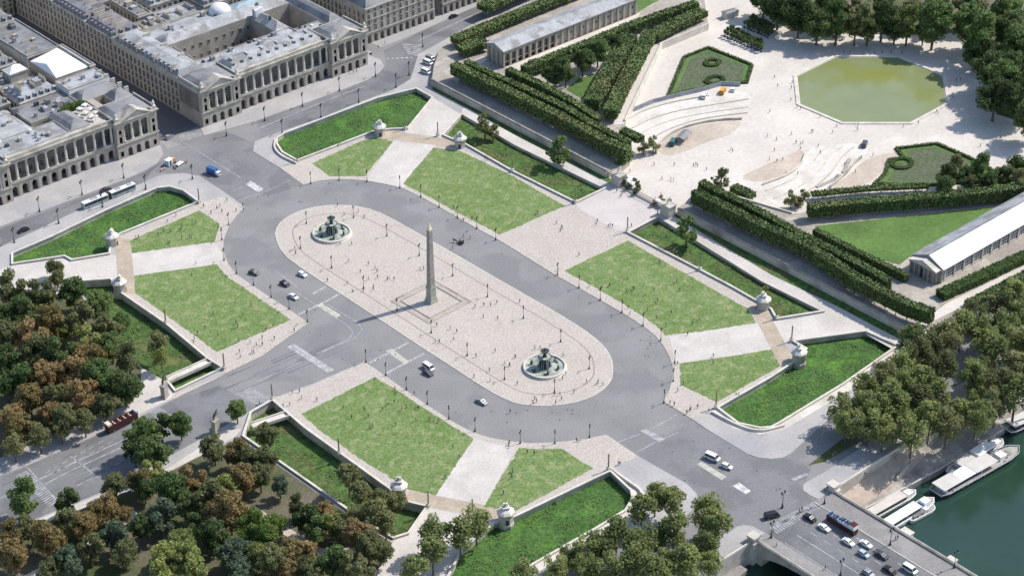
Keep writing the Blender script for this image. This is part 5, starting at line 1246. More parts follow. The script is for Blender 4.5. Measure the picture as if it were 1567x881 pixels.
for i, (u, v) in enumerate(rc_l):
    o = put(RC, rcu, G(u, v, KZ), 0, 'ship-prow lamp columns round the sunken lawns'); later_label(o, 'tall ship-prow lamp column beside a sunken lawn', 'the obelisk', OB2)

# guard pavilions with seated statues
def pavilion():
    t = thing('statue_pavilion', 'x', 'pavilion')
    b = MB(); b.lathe([(3.3, -2.4), (3.3, -.2), (3.1, 0), (2.9, .1), (2.85, 3.9), (3.0, 4.1), (3.6, 4.4), (3.6, 4.9)], 8, (0, 0, 0), 0, math.pi / 8); b.build('drum', CORN, t)
    b = MB(); b.lathe([(3.45, 4.9), (2.8, 5.5), (1.9, 6.0), (1.6, 6.05)], 8, (0, 0, 0), 0, math.pi / 8); b.build('roof', STATUE, t)
    b = MB(); b.box(-1.25, -1.0, 5.2, 1.25, 1.0, 6.9); b.box(-1.4, -1.15, 6.9, 1.4, 1.15, 7.1); b.box(-.9, .1, 7.1, .9, .9, 8.4); b.build('pedestal', STATUE, t)
    f = bmesh_person(seated=True, s=2.4)
    o = f('statue', STATUE, t); o.location = (0, -.1, 6.6)
    b = MB()
    for a in (math.pi / 2, math.pi * 1.5): 
        M = Matrix.Rotation(a, 4, 'Z'); b.box(2.5, -.6, .1, 2.76, .6, 2.4, M=M)
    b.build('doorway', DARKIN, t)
    return t

# ------------------------------------------------------------------ people: one continuous skinned body each
def skin_mesh(verts, edges, radii, levels=1, root=0):
    me = bpy.data.meshes.new('tmp'); me.from_pydata(verts, edges, []); o = bpy.data.objects.new('tmp', me); COL.objects.link(o)
    sk = o.modifiers.new('s', 'SKIN'); 
    for i, r in enumerate(radii): me.skin_vertices[0].data[i].radius = (r, r)
    me.skin_vertices[0].data[root].use_root = True
    if levels: sb = o.modifiers.new('d', 'SUBSURF'); sb.levels = levels; sb.render_levels = levels
    dg = bpy.context.evaluated_depsgraph_get(); ev = o.evaluated_get(dg)
    out = bpy.data.meshes.new_from_object(ev, depsgraph=dg)
    bpy.data.objects.remove(o); bpy.data.meshes.remove(me)
    return out
def body_mesh(pose='stand'):
    if pose == 'stand': L = [(-.10, 0, .48), (-.11, .02, .09), (-.11, .13, .04)]; R_ = [(.10, 0, .48), (.11, -.02, .09), (.11, .09, .04)]; A = [(-.24, .02, 1.14), (-.25, .10, .90)]; B = [(.24, -.01, 1.14), (.25, .06, .90)]; hip = .92
    elif pose == 'walk': L = [(-.10, .16, .50), (-.10, .24, .10), (-.10, .36, .06)]; R_ = [(.10, -.04, .50), (.10, -.34, .16), (.10, -.26, .06)]; A = [(-.24, -.10, 1.15), (-.24, -.16, .93)]; B = [(.24, .10, 1.15), (.24, .26, .96)]; hip = .90
    if pose == 'sit':
        hip = .30
        v = [(0, 0, .30), (0, .02, .62), (0, .02, .80), (0, .03, .90), (0, .05, 1.02), (-.10, .02, .28), (-.16, .42, .34), (-.15, .44, .0), (.10, .02, .28), (.16, .42, .34), (.15, .44, .0),
             (-.20, .02, .76), (-.30, .10, .50), (-.20, .36, .42), (.20, .02, .76), (.34, .12, .56), (.36, .20, .82), (-.15, .56, -.05), (.15, .56, -.05)]
        e = [(0, 1), (1, 2), (2, 3), (3, 4), (0, 5), (5, 6), (6, 7), (0, 8), (8, 9), (9, 10), (2, 11), (11, 12), (12, 13), (2, 14), (14, 15), (15, 16), (7, 17), (10, 18)]
        r = [.15, .14, .12, .05, .11, .11, .09, .06, .11, .09, .06, .07, .05, .04, .07, .05, .04, .04, .04]
        return skin_mesh(v, e, r, 1)
    v = [(0, 0, hip), (0, .0, 1.12), (0, 0, 1.38), (0, .01, 1.50), (0, .03, 1.64), (-.10, 0, hip - .04)] + L + [(.10, 0, hip - .04)] + R_ + [(-.18, 0, 1.38)] + A + [(.18, 0, 1.38)] + B
    e = [(0, 1), (1, 2), (2, 3), (3, 4), (0, 5), (5, 6), (6, 7), (7, 8), (0, 9), (9, 10), (10, 11), (11, 12), (2, 13), (13, 14), (14, 15), (2, 16), (16, 17), (17, 18)]
    r = [.145, .125, .13, .05, .105, .10, .07, .05, .04, .10, .07, .05, .04, .07, .05, .035, .07, .05, .035]
    return skin_mesh(v, e, r, 1)
def bmesh_person(seated, s):
    me = body_mesh('sit'); me.transform(Matrix.Scale(s, 4))
    def f(name, m, parent):
        me.materials.clear(); me.materials.append(m); o = bpy.data.objects.new(name, me); COL.objects.link(o); o.parent = parent; return o
    return f
PV = pavilion(); pvu = [False]
pv_l = [((581, 206), 'NE corner', 'bright sunken lawn before the eastern palace'), ((704, 224), '', 'long sunken lawn facing the northern garden terrace'), ((1167.5, 471), '', 'narrow sunken lawn facing the glass-roofed gallery'),
        ((1222, 552), '', 'broad sunken lawn beside the riverside plane trees'), ((774, 797), '', 'curved bright sunken lawn near the bridge'), ((611, 757), '', 'shaded sunken lawn south of the avenue'),
        ((184, 445), '', 'sunken lawn north of the avenue'), ((172, 374), '', 'bright sunken lawn before the western palace')]
for i, ((u, v), _, wh) in enumerate(pv_l):
    c = G(u, v, KZ); c.z = .05
    o = put(PV, pvu, c, math.atan2(ob.y - c.y, ob.x - c.x) - math.pi / 2, 'stone pavilions with seated statues', .9)
    o['label'] = 'white statue pavilion at the corner of the ' + wh

SKIN = mat('skin', (0.45, 0.28, 0.2), .6, .1, 1)
CLOTH = {'black': (.02, .02, .023), 'dark blue': (.03, .05, .12), 'grey': (.18, .18, .19), 'white': (.7, .7, .68), 'red': (.4, .04, .04), 'brown': (.12, .07, .04), 'pale blue': (.3, .4, .55), 'green': (.06, .12, .06)}
CM = {k: mat('cloth_' + k.replace(' ', '_'), c, .9, .1, 1) for k, c in CLOTH.items()}
HAIR = mat('hair', (.03, .02, .015), .7, .1, 1)
def person_me(pose):
    me = body_mesh(pose)
    for m in (SKIN, CM['black'], CM['dark blue'], BLACKP): me.materials.append(m)
    for p in me.polygons:
        c = p.center
        if c.z > 1.47: p.material_index = 0
        elif c.z > .93: p.material_index = 0 if (abs(c.x) > .21 and c.z < 1.0) else 1
        elif c.z < .09: p.material_index = 3
        elif abs(c.x) > .19: p.material_index = 0
        else: p.material_index = 2
        p.use_smooth = True
    return me
PM = {k: person_me(k) for k in ('stand', 'walk')}
hb = MB(); hb.ell((0, -.005, 1.69), (.125, .13, .12), 8, 5)
hair_me = None
def person(u, v, top, where, lm, lp, z=KZ, grp='people on the plaza', bottom=None):
    global hair_me
    pose = rnd.choice(['stand', 'walk', 'walk'])
    o = bpy.data.objects.new('person', PM[pose]); COL.objects.link(o)
    o.location = G(u, v, z); o.rotation_euler = (0, 0, rnd.uniform(0, 6.28)); s = rnd.uniform(.96, 1.1); o.scale = (s * 1.05, s * 1.05, s)
    bottom = bottom or rnd.choice(['black', 'dark blue', 'grey', 'black'])
    for i, m in ((1, CM[top]), (2, CM[bottom])):
        o.material_slots[i].link = 'OBJECT'; o.material_slots[i].material = m
    tag(o, None, 'person', grp)
    if hair_me is None: h = hb.build('hair', HAIR, o); hair_me = h.data
    else: h = bpy.data.objects.new('hair', hair_me); COL.objects.link(h); h.parent = o
    later_label(o, ('person in %s ' % top) + where, lm, lp)
    return o
TOPS = ['black', 'black', 'dark blue', 'grey', 'black', 'white', 'brown', 'red', 'pale blue', 'dark blue', 'black']
def crowd(pts, where, lm='the obelisk', lp=OB2, z=KZ, grp='people on the plaza'):
    for (u, v) in pts: person(u, v, rnd.choice(TOPS), where, lm, lp, z, grp)
A_ = TT
crowd(A_(2, 2, [(620, 430), (655, 465), (535, 450), (495, 395), (245, 680), (240, 650), (365, 530), (395, 535), (580, 625), (510, 625)]) + A_(2, 2, [(632, 790), (680, 835), (710, 880), (720, 770), (732, 790), (735, 825), (795, 835), (806, 828), (835, 835), (990, 775), (1012, 775), (555, 860), (435, 845), (560, 730), (680, 745)]), 'on the palace side of the plaza')
crowd(A_(2, 3, [(710, 35), (650, 45), (1090, 250), (1170, 270), (1190, 335), (1210, 290), (1105, 350), (1372, 130), (1412, 130), (1450, 115), (1320, 140), (1325, 435), (1440, 405), (1410, 580), (1405, 520), (1525, 490), (1495, 480), (1558, 440), (1313, 560), (585, 45), (1530, 770), (1370, 200), (1455, 210), (1080, 350)]), 'on the river side of the plaza')
crowd(A_(3, 3, [(60, 110), (45, 600), (35, 440), (150, 390), (183, 385), (320, 430), (335, 540), (275, 715), (300, 665), (385, 650), (310, 690), (140, 715), (150, 690), (270, 665), (460, 590), (530, 590), (558, 605), (315, 570), (525, 600), (160, 705), (0, 490)]), 'near the river-side fountain', 'the river-side fountain', G(833.5, 562)[:2])
crowd(A_(3, 3, [(700, 50), (745, 35), (812, 70), (862, 40), (740, 30), (885, 100), (875, 125), (825, 160), (880, 210), (935, 255), (1018, 40), (967, 175), (1135, 215), (1095, 240), (710, 145), (597, 15), (550, 30), (480, 15), (720, 180)]) + A_(3, 2, [(705, 830), (900, 745), (895, 735), (1000, 850), (985, 860), (600, 870)]), 'on the large southeastern lawn', 'the obelisk', OB2, KZ + .03, 'people on the lawns')
crowd(A_(3, 3, [(1220, 435), (1218, 475), (1040, 600), (1065, 305), (1005, 480)]), 'around the small southeast lawn', 'the obelisk', OB2, KZ + .03, 'people on the lawns')
crowd(A_(3, 3, [(960, 715), (985, 725), (1080, 760), (1085, 750), (1125, 740), (1192, 765), (1355, 672), (1372, 668), (1060, 775), (1006, 640)]), 'on paving near the quay road', 'the river', (50, -188))
crowd(A_(2, 3, [(840, 635), (765, 755), (835, 710), (800, 720), (880, 755), (910, 740), (980, 750), (965, 820), (580, 800), (680, 795), (705, 860), (530, 745), (655, 755), (845, 845), (1045, 815), (1075, 820), (1100, 825)]), 'on the large southwestern lawn', 'the obelisk', OB2, KZ + .03, 'people on the lawns')
crowd(A_(2, 4, [(845, 30), (690, 0), (1185, 115), (1225, 175), (1140, 295)]), 'low on the large southwestern lawn', 'the obelisk', OB2, KZ + .03, 'people on the lawns')
crowd(A_(2, 3, [(225, 655), (268, 645), (280, 685), (372, 700), (210, 725), (170, 735), (145, 755), (28, 720), (955, 660)]), 'beside the large southwest lawn', 'the obelisk', OB2)
crowd(A_(3, 4, [(105, 145), (148, 155), (15, 260), (12, 295), (650, 215), (660, 215), (400, 75)]), 'around the small southwestern lawn', 'the obelisk', OB2)
crowd(A_(2, 4, [(1525, 90), (1545, 265), (1490, 390), (1520, 100)]), 'by the southwestern diagonal path', 'the obelisk', OB2)
crowd(A_(1, 3, [(1278, 185), (1455, 190), (1415, 235), (1425, 260), (1405, 265), (1305, 310), (1185, 300), (1165, 330), (1160, 355), (1505, 130), (1230, 265), (1430, 345)]), 'on the large northwestern lawn', 'the obelisk', OB2, KZ + .03, 'people on the lawns')
crowd(A_(1, 3, [(1440, 440), (1510, 410), (1520, 415), (1500, 355), (1435, 410)]) + A_(2, 3, [(65, 280), (110, 255), (237, 280), (117, 330), (45, 365), (10, 370), (135, 115), (45, 325)]), 'beside the large northwest lawn', 'the obelisk', OB2)
crowd(A_(1, 2, [(1175, 500), (1090, 525), (1083, 540), (1020, 550), (980, 550), (948, 572), (1090, 590), (1135, 585), (1148, 585), (1008, 620), (1018, 618), (830, 585), (815, 588), (1003, 490), (1055, 455), (1024, 830), (1150, 815), (1174, 740)]), 'on the small northwestern lawn', 'the obelisk', OB2)
crowd(A_(1, 2, [(1300, 410), (1318, 400), (1360, 365), (1265, 440), (1220, 400), (1415, 425), (1455, 395), (1460, 420), (1330, 430)]), 'on pink paving near the western palace', 'the obelisk', OB2)
crowd(A_(2, 2, [(1145, 380), (1205, 435), (1192, 410), (1260, 465), (1300, 475), (1250, 485), (1390, 120), (1378, 115), (515, 25), (500, 35)]), 'along the large northeastern lawn', 'the obelisk', OB2)
crowd(A_(2, 2, [(1185, 650), (1290, 590), (1250, 580), (1228, 610)]), 'on the eastern roadway', 'the obelisk', OB2, 0.0, 'people crossing the roadway')
crowd(A_(3, 2, [(280, 500), (315, 535), (310, 525), (305, 545), (518, 505), (525, 490), (590, 520), (602, 515), (615, 520), (415, 690), (290, 780), (665, 340), (672, 330), (640, 310), (728, 518), (885, 440), (885, 450), (155, 445), (165, 442), (380, 375)]), 'on paving outside the garden gate', 'the obelisk', OB2)
crowd(A_(3, 2, [(912, 235), (1100, 155), (1115, 150), (1125, 160), (1178, 180), (985, 150), (965, 240), (980, 245), (1325, 60), (1335, 70), (905, 330), (870, 360), (885, 365), (915, 350), (720, 190), (700, 250), (760, 250), (775, 260), (865, 150)]) , 'on sand inside the garden gate', 'the garden gate', (118, 0), KZ, 'people in the garden')
crowd([(1185, 120), (1190, 133), (1211, 136), (1210, 155), (1212, 128), (1178, 172), (1225, 168), (1255, 180), (1220, 165), (1280, 195), (1313, 193), (1312, 200), (1382, 195), (1405, 190), (1435, 175), (1433, 172), (1463, 125), (1470, 124), (1458, 150), (1291, 82), (1350, 82), (1363, 82), (1380, 82), (1300, 83), (1320, 83), (1329, 83), (1338, 83), (1174, 210), (1188, 215), (1218, 220), (1211, 207), (1242, 203), (1244, 203), (1274, 204), (1252, 225), (1225, 222), (1500, 225), (1466, 182)], 'on sand by the octagonal basin', 'the garden gate', (118, 0), KZ, 'people in the garden')
crowd(A_(4, 2, [(70, 65), (240, 20), (500, 140), (490, 150), (345, 80), (210, 205), (450, 220), (440, 225), (660, 95), (140, 210), (85, 130), (120, 120), (40, 120), (555, 195), (225, 55)]), 'on the southern horseshoe ramp', 'the garden gate', (118, 0), KZ, 'people in the garden')
crowd(A_(4, 4, [(808, 660), (795, 665), (220, 500), (235, 490), (690, 405), (612, 280), (120, 470), (62, 620), (375, 840), (83, 700)]) + A_(3, 4, [(1225, 765), (1225, 825)]), 'by the bridge and quay', 'the river', (0, -188), KZ, 'people near the bridge')
crowd(A_(2, 1, [(740, 290), (780, 265), (565, 445), (610, 430), (590, 440)]) + [(300, 200), (262, 255), (270, 250)], 'before the palaces', 'the narrow street', (0, 180), KZ, 'people before the palaces')
crowd(A_(1, 2, [(350, 495), (618, 385), (88, 605), (875, 285)]), 'opposite the western palace', 'the narrow street', (0, 180), KZ, 'people before the palaces')
# horse statues
def horse_statue(u, v, label, rz):
    c = G(u, v, KZ); t = thing('horse_statue', label, 'statue', c, rz, 'rearing horse statues on pedestals')
    b = MB(); b.box(-1.7, -1.1, 0, 1.7, 1.1, .8); b.box(-1.4, -.85, .8, 1.4, .85, 5.2); b.box(-1.65, -1.05, 5.2, 1.65, 1.05, 5.6); b.build('pedestal', STONEG, t)
    v_ = [(-.5, 0, 1.5), (0, 0, 1.95), (.55, 0, 2.35), (.95, 0, 2.95), (1.1, 0, 3.35), (1.5, 0, 3.1), (-.6, .22, 1.3), (-.2, .25, .75), (-.6, .25, .1), (-.6, -.22, 1.3), (-.9, -.25, .7), (-1.1, -.25, .1),
          (.7, .22, 2.1), (1.2, .25, 2.2), (1.15, .25, 1.7), (.7, -.22, 2.1), (1.25, -.25, 1.9), (1.3, -.25, 1.4), (-.95, 0, 1.5), (-1.2, 0, .8)]
    e_ = [(0, 1), (1, 2), (2, 3), (3, 4), (4, 5), (0, 6), (6, 7), (7, 8), (0, 9), (9, 10), (10, 11), (2, 12), (12, 13), (13, 14), (2, 15), (15, 16), (16, 17), (0, 18), (18, 19)]
    r_ = [.42, .44, .36, .22, .2, .12, .2, .12, .08, .2, .12, .08, .15, .1, .07, .15, .1, .07, .1, .06]
    me = skin_mesh(v_, e_, r_, 1); me.materials.append(DARKCOL); o = bpy.data.objects.new('horse', me); COL.objects.link(o); o.parent = t; o.location = (0, 0, 5.6); o.scale = (1.15, 1.15, 1.15)
    me = body_mesh('walk'); me.materials.append(DARKCOL); o = bpy.data.objects.new('groom', me); COL.objects.link(o); o.parent = t; o.location = (.9, .75, 5.6); o.scale = (1.1, 1.1, 1.1); o.rotation_euler = (0, 0, 1.5)
horse_statue(252.5, 607, 'dark rearing horse statue on a tall pedestal, north side of the avenue mouth', .5)
horse_statue(331, 661, 'dark rearing horse statue on a tall pedestal, south side of the avenue mouth', .3)
for (u, v, lab) in ((946, 282, 'stone gate pillar with winged horse at the northern side of the garden gate'), (1022, 329, 'stone gate pillar with winged horse at the southern side of the garden gate'), ):
    c = G(u, v, KZ); t = thing('gate_pillar', lab, 'pillar', c, 0, 'winged horse pillars of the garden gate')
    b = MB(); b.box(-2.0, -2.6, 0, 2.0, 2.6, 5.0); b.box(-2.3, -2.9, 5.0, 2.3, 2.9, 5.5); b.build('pillar', WALLST, t)
    me = skin_mesh(v_ := [(-.5, 0, 1.5), (0, 0, 1.95), (.55, 0, 2.35), (.95, 0, 2.95), (1.5, 0, 3.1), (-.6, .22, 1.3), (-.6, .25, .1), (-.6, -.22, 1.3), (-1.1, -.25, .1), (.7, .22, 2.1), (1.2, .25, 2.0), (.7, -.22, 2.1), (1.3, -.25, 1.6), (0, .5, 2.9), (0, -.5, 2.9)],
                   [(0, 1), (1, 2), (2, 3), (3, 4), (0, 5), (5, 6), (0, 7), (7, 8), (2, 9), (9, 10), (2, 11), (11, 12), (1, 13), (1, 14)], [.42, .44, .36, .24, .14, .2, .1, .2, .1, .16, .08, .16, .08, .1, .1], 1)
    me.materials.append(STATUE); o = bpy.data.objects.new('winged_horse', me); COL.objects.link(o); o.parent = t; o.location = (0, 0, 5.4)
c = G(1392, 528, KZ)
t = thing('bastion', 'pale stone corner bastion with stairs at the river end of the terrace wall', 'bastion', (c.x, c.y, 0))
b = MB(); b.box(-1.5, -4, 0, 10, 2.2, 4.4); b.box(-1.9, -4.4, 4.4, 10.4, -3.4, 5.3); b.box(-1.9, -4.4, 4.4, -.9, 2.4, 5.3); b.build('walls', STONE, t)
b = MB(); b.box(-2.2, -4.6, 0, .6, -1.6, 6.1); b.box(-2.4, -4.8, 6.1, .8, -1.4, 6.5); b.build('corner_pier', STONE, t)
# iron fence and kiosks at the gate
t = thing('garden_fence', 'long dark iron fence with gates closing the garden entrance', 'fence', (0, 0, 0))
p0, p1 = G(950, 287, KZ), G(1016, 327, KZ)
b = MB(); b.box(-.2, 0, 0, .2, (p1 - p0).length, .5); b.v = [(p0.x + x, p0.y - y, KZ + z) for x, y, z in b.v]; b.build('base', WALLST, t)
b = MB(); L = (p1 - p0).length; k = int(L / .45)
for i in range(k):
    y = p0.y - L * i / k; b.box(p0.x - .025, y - .025, KZ + .5, p0.x + .025, y + .025, KZ + 3.0)
b.box(p0.x - .05, p1.y, KZ + 2.6, p0.x + .05, p0.y, KZ + 2.7); b.box(p0.x - .05, p1.y, KZ + .7, p0.x + .05, p0.y, KZ + .8)
b.build('railings', IRON, t)
PARB = [WHITEP, SAND]
for i, (u, v) in enumerate([(961, 284), (967, 287), (1005, 313), (1012, 317), (963, 279)]):
    c = G(u, v, KZ); p = thing('parasol', 'x', 'parasol', c, .4, 'parasols inside the garden gate')
    b = MB(); b.tube((0, 0, 0), (0, 0, 2.4), .05, .05, 6); b.build('pole', IRON, p)
    b = MB(); b.lathe([(1.7, 2.1), (1.65, 2.25), (.02, 2.9)], 8); b.build('canopy', WHITEP, p); later_label(p, 'small white parasol just inside the garden gate', 'the northern terrace', (118, 40))
# obelisk-like lamp posts in the garden
for (u, v) in [(1035.5, 246), (1001, 257), (1003, 255)][:1]:
    pass
# white statues at the wood's edge and by the bed
for (u, v, lab) in ((1290, 61, 'white statue at the wood edge, first from the grove of small trees'), (1334.5, 61, 'white statue at the wood edge, second from the grove of small trees'), (1431, 61, 'white statue at the wood edge, third from the grove of small trees')):
    t = thing('garden_statue', lab, 'statue', G(u, v, KZ), 0, 'white statues before the wood')
    b = MB(); b.box(-.7, -.7, 0, .7, .7, 2.0); b.box(-.85, -.85, 2.0, .85, .85, 2.2); b.build('pedestal', STATUE, t)
    me = body_mesh('stand'); me.materials.append(STATUE); o = bpy.data.objects.new('figure', me); COL.objects.link(o); o.parent = t; o.location = (0, 0, 2.2); o.scale = (1.4, 1.4, 1.4)
# kiosk by the pond path
c = G(1117, 26, KZ); t = thing('garden_kiosk', 'small grey kiosk with pale end at the corner of the upper path', 'kiosk', c, -.2)
b = MB(); b.box(-4, -1.8, 0, 4, 1.8, 3.2); b.build('walls', SAND, t); b = MB(); roof_mansard(b, -4.4, -2.2, 4.4, 2.2, 3.2, 2, .6, .4); b.build('roof', ZINC, t)

# ------------------------------------------------------------------ vehicles
def car_proto(kind, name, label, cat, Lg, Wd, H):
    t = thing(name, label, cat)
    hl, hw = Lg / 2, Wd / 2
    if kind == 'sedan':
        prof = [(-hl, .32), (-hl, .78), (-hl + .12, .95), (-hl + .75, 1.0), (-hl + 1.25, H - .06), (-.2, H), (hl - 1.95, H - .05), (hl - 1.15, .98), (hl - .2, .82), (hl, .66), (hl, .32)]
        g0, g1 = -hl + .8, hl - 1.2
    elif kind == 'hatch':
        prof = [(-hl, .32), (-hl, .95), (-hl + .1, 1.1), (-hl + .5, H - .05), (-.1, H), (hl - 1.75, H - .06), (hl - 1.05, .98), (hl - .2, .82), (hl, .66), (hl, .32)]
        g0, g1 = -hl + .15, hl - 1.1
    else:
        prof = [(-hl, .35), (-hl, H - .25), (-hl + .15, H - .05), (-.2, H), (hl - 1.2, H - .05), (hl - .5, 1.15), (hl, .95), (hl, .35)]
        g0, g1 = -hl + .2, hl - .55
    b = MB(); n = len(prof); k = 0
    rings = []
    for s, ins in ((-1, 1), (1, 1)):
        ring = []
        for x, z in prof:
            y = hw * (1 - max(0, (z - .95)) * (.22 if kind != 'van' else .06)); ring.append((x, s * y, z))
        rings.append(ring)
    b.v = rings[0] + rings[1]
    b.f = [tuple(range(n)), tuple(range(2 * n - 1, n - 1, -1))] + [(i, (i + 1) % n, n + (i + 1) % n, n + i) for i in range(n)]; b.m = [0] * len(b.f)
    body = b.build('body', CARW, t)
    mb = body.modifiers.new('soft', 'BEVEL'); mb.width = .07; mb.segments = 2; mb.limit_method = 'ANGLE'
    ze, zt = 1.0, H - .12
    g = MB()
    ix = .55 if kind == 'sedan' else .25
    if kind == 'van': ix = .1
    for s in (-1, 1):
        y0 = s * (hw + .012 - .0); yt = s * (hw * (1 - (zt - .95) * (.22 if kind != 'van' else .06)) + .014)
        yb = s * (hw * (1 - (ze - .95) * .2) + .014)
        g.face([(g0 + ix * .4, yb, ze + .04), (g1 - .05, yb, ze + .04), (g1 - .72 if kind != 'van' else g1 - .6, yt, zt), (g0 + ix, yt, zt)])
    me_g = g.build('side_windows', GLASSD, t)
    g = MB(); f0 = prof[-4] if kind != 'van' else prof[-3]; f1 = prof[-5] if kind != 'van' else prof[-4]
    def lerp(a, c, q): return (a[0] + (c[0] - a[0]) * q, a[1] + (c[1] - a[1]) * q)
    a, c = lerp(f0, f1, .08), lerp(f0, f1, .92); n_ = .02
    wa = hw * .86; wc = hw * .76
    g.face([(a[0] + n_, -wa, a[1] + n_), (a[0] + n_, wa, a[1] + n_), (c[0] + n_, wc, c[1] + n_), (c[0] + n_, -wc, c[1] + n_)]); g.build('windscreen', GLASSD, t)
    g = MB(); r0, r1 = (prof[3], prof[4]) if kind == 'sedan' else ((prof[2], prof[3]) if kind == 'hatch' else ((-hl, 1.2), (-hl, H - .3)))
    a, c = lerp(r0, r1, .1), lerp(r0, r1, .9); g.face([(a[0] - n_, -wa, a[1] + n_), (a[0] - n_, wa, a[1] + n_), (c[0] - n_, wc, c[1] + n_), (c[0] - n_, -wc, c[1] + n_)]); g.build('rear_window', GLASSD, t)
    for sx in (-1, 1):
        for sy in (-1, 1):
            x = sx * (hl - .85); w_ = MB(); w_.tube((x, sy * (hw - .2), .33), (x, sy * (hw + .02), .33), .33, .33, 14); wo = w_.build('wheel', BLACKP, t)
            w_ = MB(); w_.tube((x, sy * (hw + .0), .33), (x, sy * (hw + .035), .33), .2, .18, 10); w_.build('rim', STEEL, wo)
    for sy in (-1, 1):
        l_ = MB(); l_.box(hl - .06, sy * (hw - .35) - .2, .62, hl + .02, sy * (hw - .35) + .2, .78); l_.build('headlight', STEEL, t)
        l_ = MB(); l_.box(-hl - .02, sy * (hw - .3) - .18, .72, -hl + .06, sy * (hw - .3) + .18, .9); l_.build('tail_light', REDP, t)
    return t
CP = {'sedan': car_proto('sedan', 'car', 'x', 'car', 4.5, 1.8, 1.45), 'hatch': car_proto('hatch', 'car', 'x', 'car', 4.1, 1.78, 1.5), 'van': car_proto('van', 'van', 'x', 'van', 4.9, 1.95, 2.05)}
CU = {k: [False] for k in CP}
def paint(o, m):
    for ch in o.children:
        if ch.name.startswith('body'):
            ch.material_slots[0].link = 'OBJECT'; ch.material_slots[0].material = m
def heading(a, c):
    p, q = G(*a), G(*c); return math.atan2(q.y - p.y, q.x - p.x)
def car(kind, u, v, rz, m, label, z=.005, group='cars driving on the square', sc=1.08):
    o = put(CP[kind], CU[kind], G(u, v, z), rz, group, sc); o['label'] = label; paint(o, m); return o
S_ = -math.pi / 2
car('hatch', 463, 421.5, S_ + .1, CARW, 'small white car on the roadway by the palace-side fountain')
car('hatch', 436, 436, S_ + .1, CARB, 'black car driving between the white car and the northwestern lawn')
car('sedan', 449.5, 455.5, S_ + .05, CARW, 'white car near the kerb at the corner of the large northwestern lawn')
car('hatch', 389, 419, S_ + .3, CARG, 'dark car beside the kerb lamp at the northwestern bend')
car('van', 656, 564, S_, CARW, 'white minivan driving beside the long lawn south of the avenue', sc=1.1)
car('hatch', 655, 572.5, S_, CARG, 'dark car immediately below the white minivan')
car('sedan', 737, 616, S_ + .1, CARS, 'silver grey car alone on the southern roadway')
car('van', 1090, 702, S_ + .2, CARW, 'white van beside the cream refuge before the bridge', sc=1.15)
car('hatch', 1112, 715, S_ + .2, CARW, 'small white car just ahead of the white van before the bridge')
car('sedan', 36, 354, math.pi, CARB, 'black car before the western palace, behind the long bus')
car('sedan', 162, 292, 0, CARG, 'dark car beside the middle joint of the long bus')
car('sedan', 694, 27, 0, CARB, 'dark car on the arcaded street')
car('hatch', 259, 211.5, .3, CARS, 'small silver car at the mouth of the narrow street')
car('van', 1181, 791, S_ + 1.2, CARB, 'black van turning over the zebra crossing at the bridge', group='cars by the bridge')
car('sedan', 1239, 794, S_, CARB, 'black car first onto the bridge beside the tour bus', group='cars on the bridge')
car('sedan', 1261, 809, S_, CARW, 'white car on the bridge abreast of the tour bus front', group='cars on the bridge')
car('sedan', 1298, 831, S_, CARW, 'white car on the bridge abreast of the tour bus rear', group='cars on the bridge')
car('sedan', 1325, 834, S_, CARW, 'white car on the bridge directly behind the tour bus', group='cars on the bridge')
car('hatch', 1321.5, 849, S_, CARBL, 'pale blue car on the bridge beside the dark grey car', group='cars on the bridge')
car('sedan', 1349, 851, S_, CARG, 'dark grey car on the bridge beside the pale blue car', group='cars on the bridge')
car('sedan', 1361, 874, S_, CARB, 'black car on the bridge beside the white estate', group='cars on the bridge')
car('van', 1392, 873, S_, CARW, 'white van on the bridge nearest the downstream footway', group='cars on the bridge')
car('hatch', 1329, 879, S_, CARS, 'grey car low on the bridge behind the pale blue car', group='cars on the bridge')
# mixed vehicles near the northern terrace gate
for i, (u, v, m, l) in enumerate([(655, 98, WHITEP, 'white van parked at the foot of the terrace gate by the street'), (652, 112, CARW, 'white van parked nearest the terrace wall corner'), (659, 92, CARS, 'silver van parked up against the terrace gate')]):
    car('van', u, v, S_ + .1, m, l, KZ, 'vans parked by the terrace gate')

def bus_part(t, x0, x1, w, z0, z1, m_body, roof, windows=True, name='body', band=None):
    b = MB(); b.box(x0, -w / 2, z0, x1, w / 2, z1, 0, 1); o = b.build(name, [m_body, roof], t)
    md = o.modifiers.new('soft', 'BEVEL'); md.width = .12; md.segments = 2
    if windows:
        for s in (-1, 1):
            g = MB(); g.box(x0 + .4, s * (w / 2 + .012) - .01, z0 + 1.1, x1 - .4, s * (w / 2 + .012) + .01, z1 - .35); g.build('side_windows', GLASSD, t)
    return o
def wheels(t, xs, w, r=.48):
    for x in xs:
        for s in (-1, 1):
            b = MB(); b.tube((x, s * (w / 2 - .3), r), (x, s * (w / 2 + .03), r), r, r, 14); wo = b.build('wheel', BLACKP, t)
            b = MB(); b.tube((x, s * (w / 2 + .02), r), (x, s * (w / 2 + .05), r), r * .55, r * .5, 10); b.build('rim', STEEL, wo)
pa, pb = G(128, 320, 0), G(206, 289, 0)
t = thing('articulated_bus', 'long white-roofed articulated bus before the western palace', 'bus', (pa + pb) / 2, math.atan2(pb.y - pa.y, pb.x - pa.x))
TEALB = mat('bus_body', (0.30, 0.40, 0.42), .3, .05, .4)
bus_part(t, -13.2, -1.0, 2.6, .35, 3.1, TEALB, WHITEP, name='front_section'); bus_part(t, .6, 13.0, 2.6, .35, 3.1, TEALB, WHITEP, name='rear_section')
b = MB(); b.box(-1.0, -1.15, .4, .6, 1.15, 2.95); b.build('bellows', BLACKP, t)
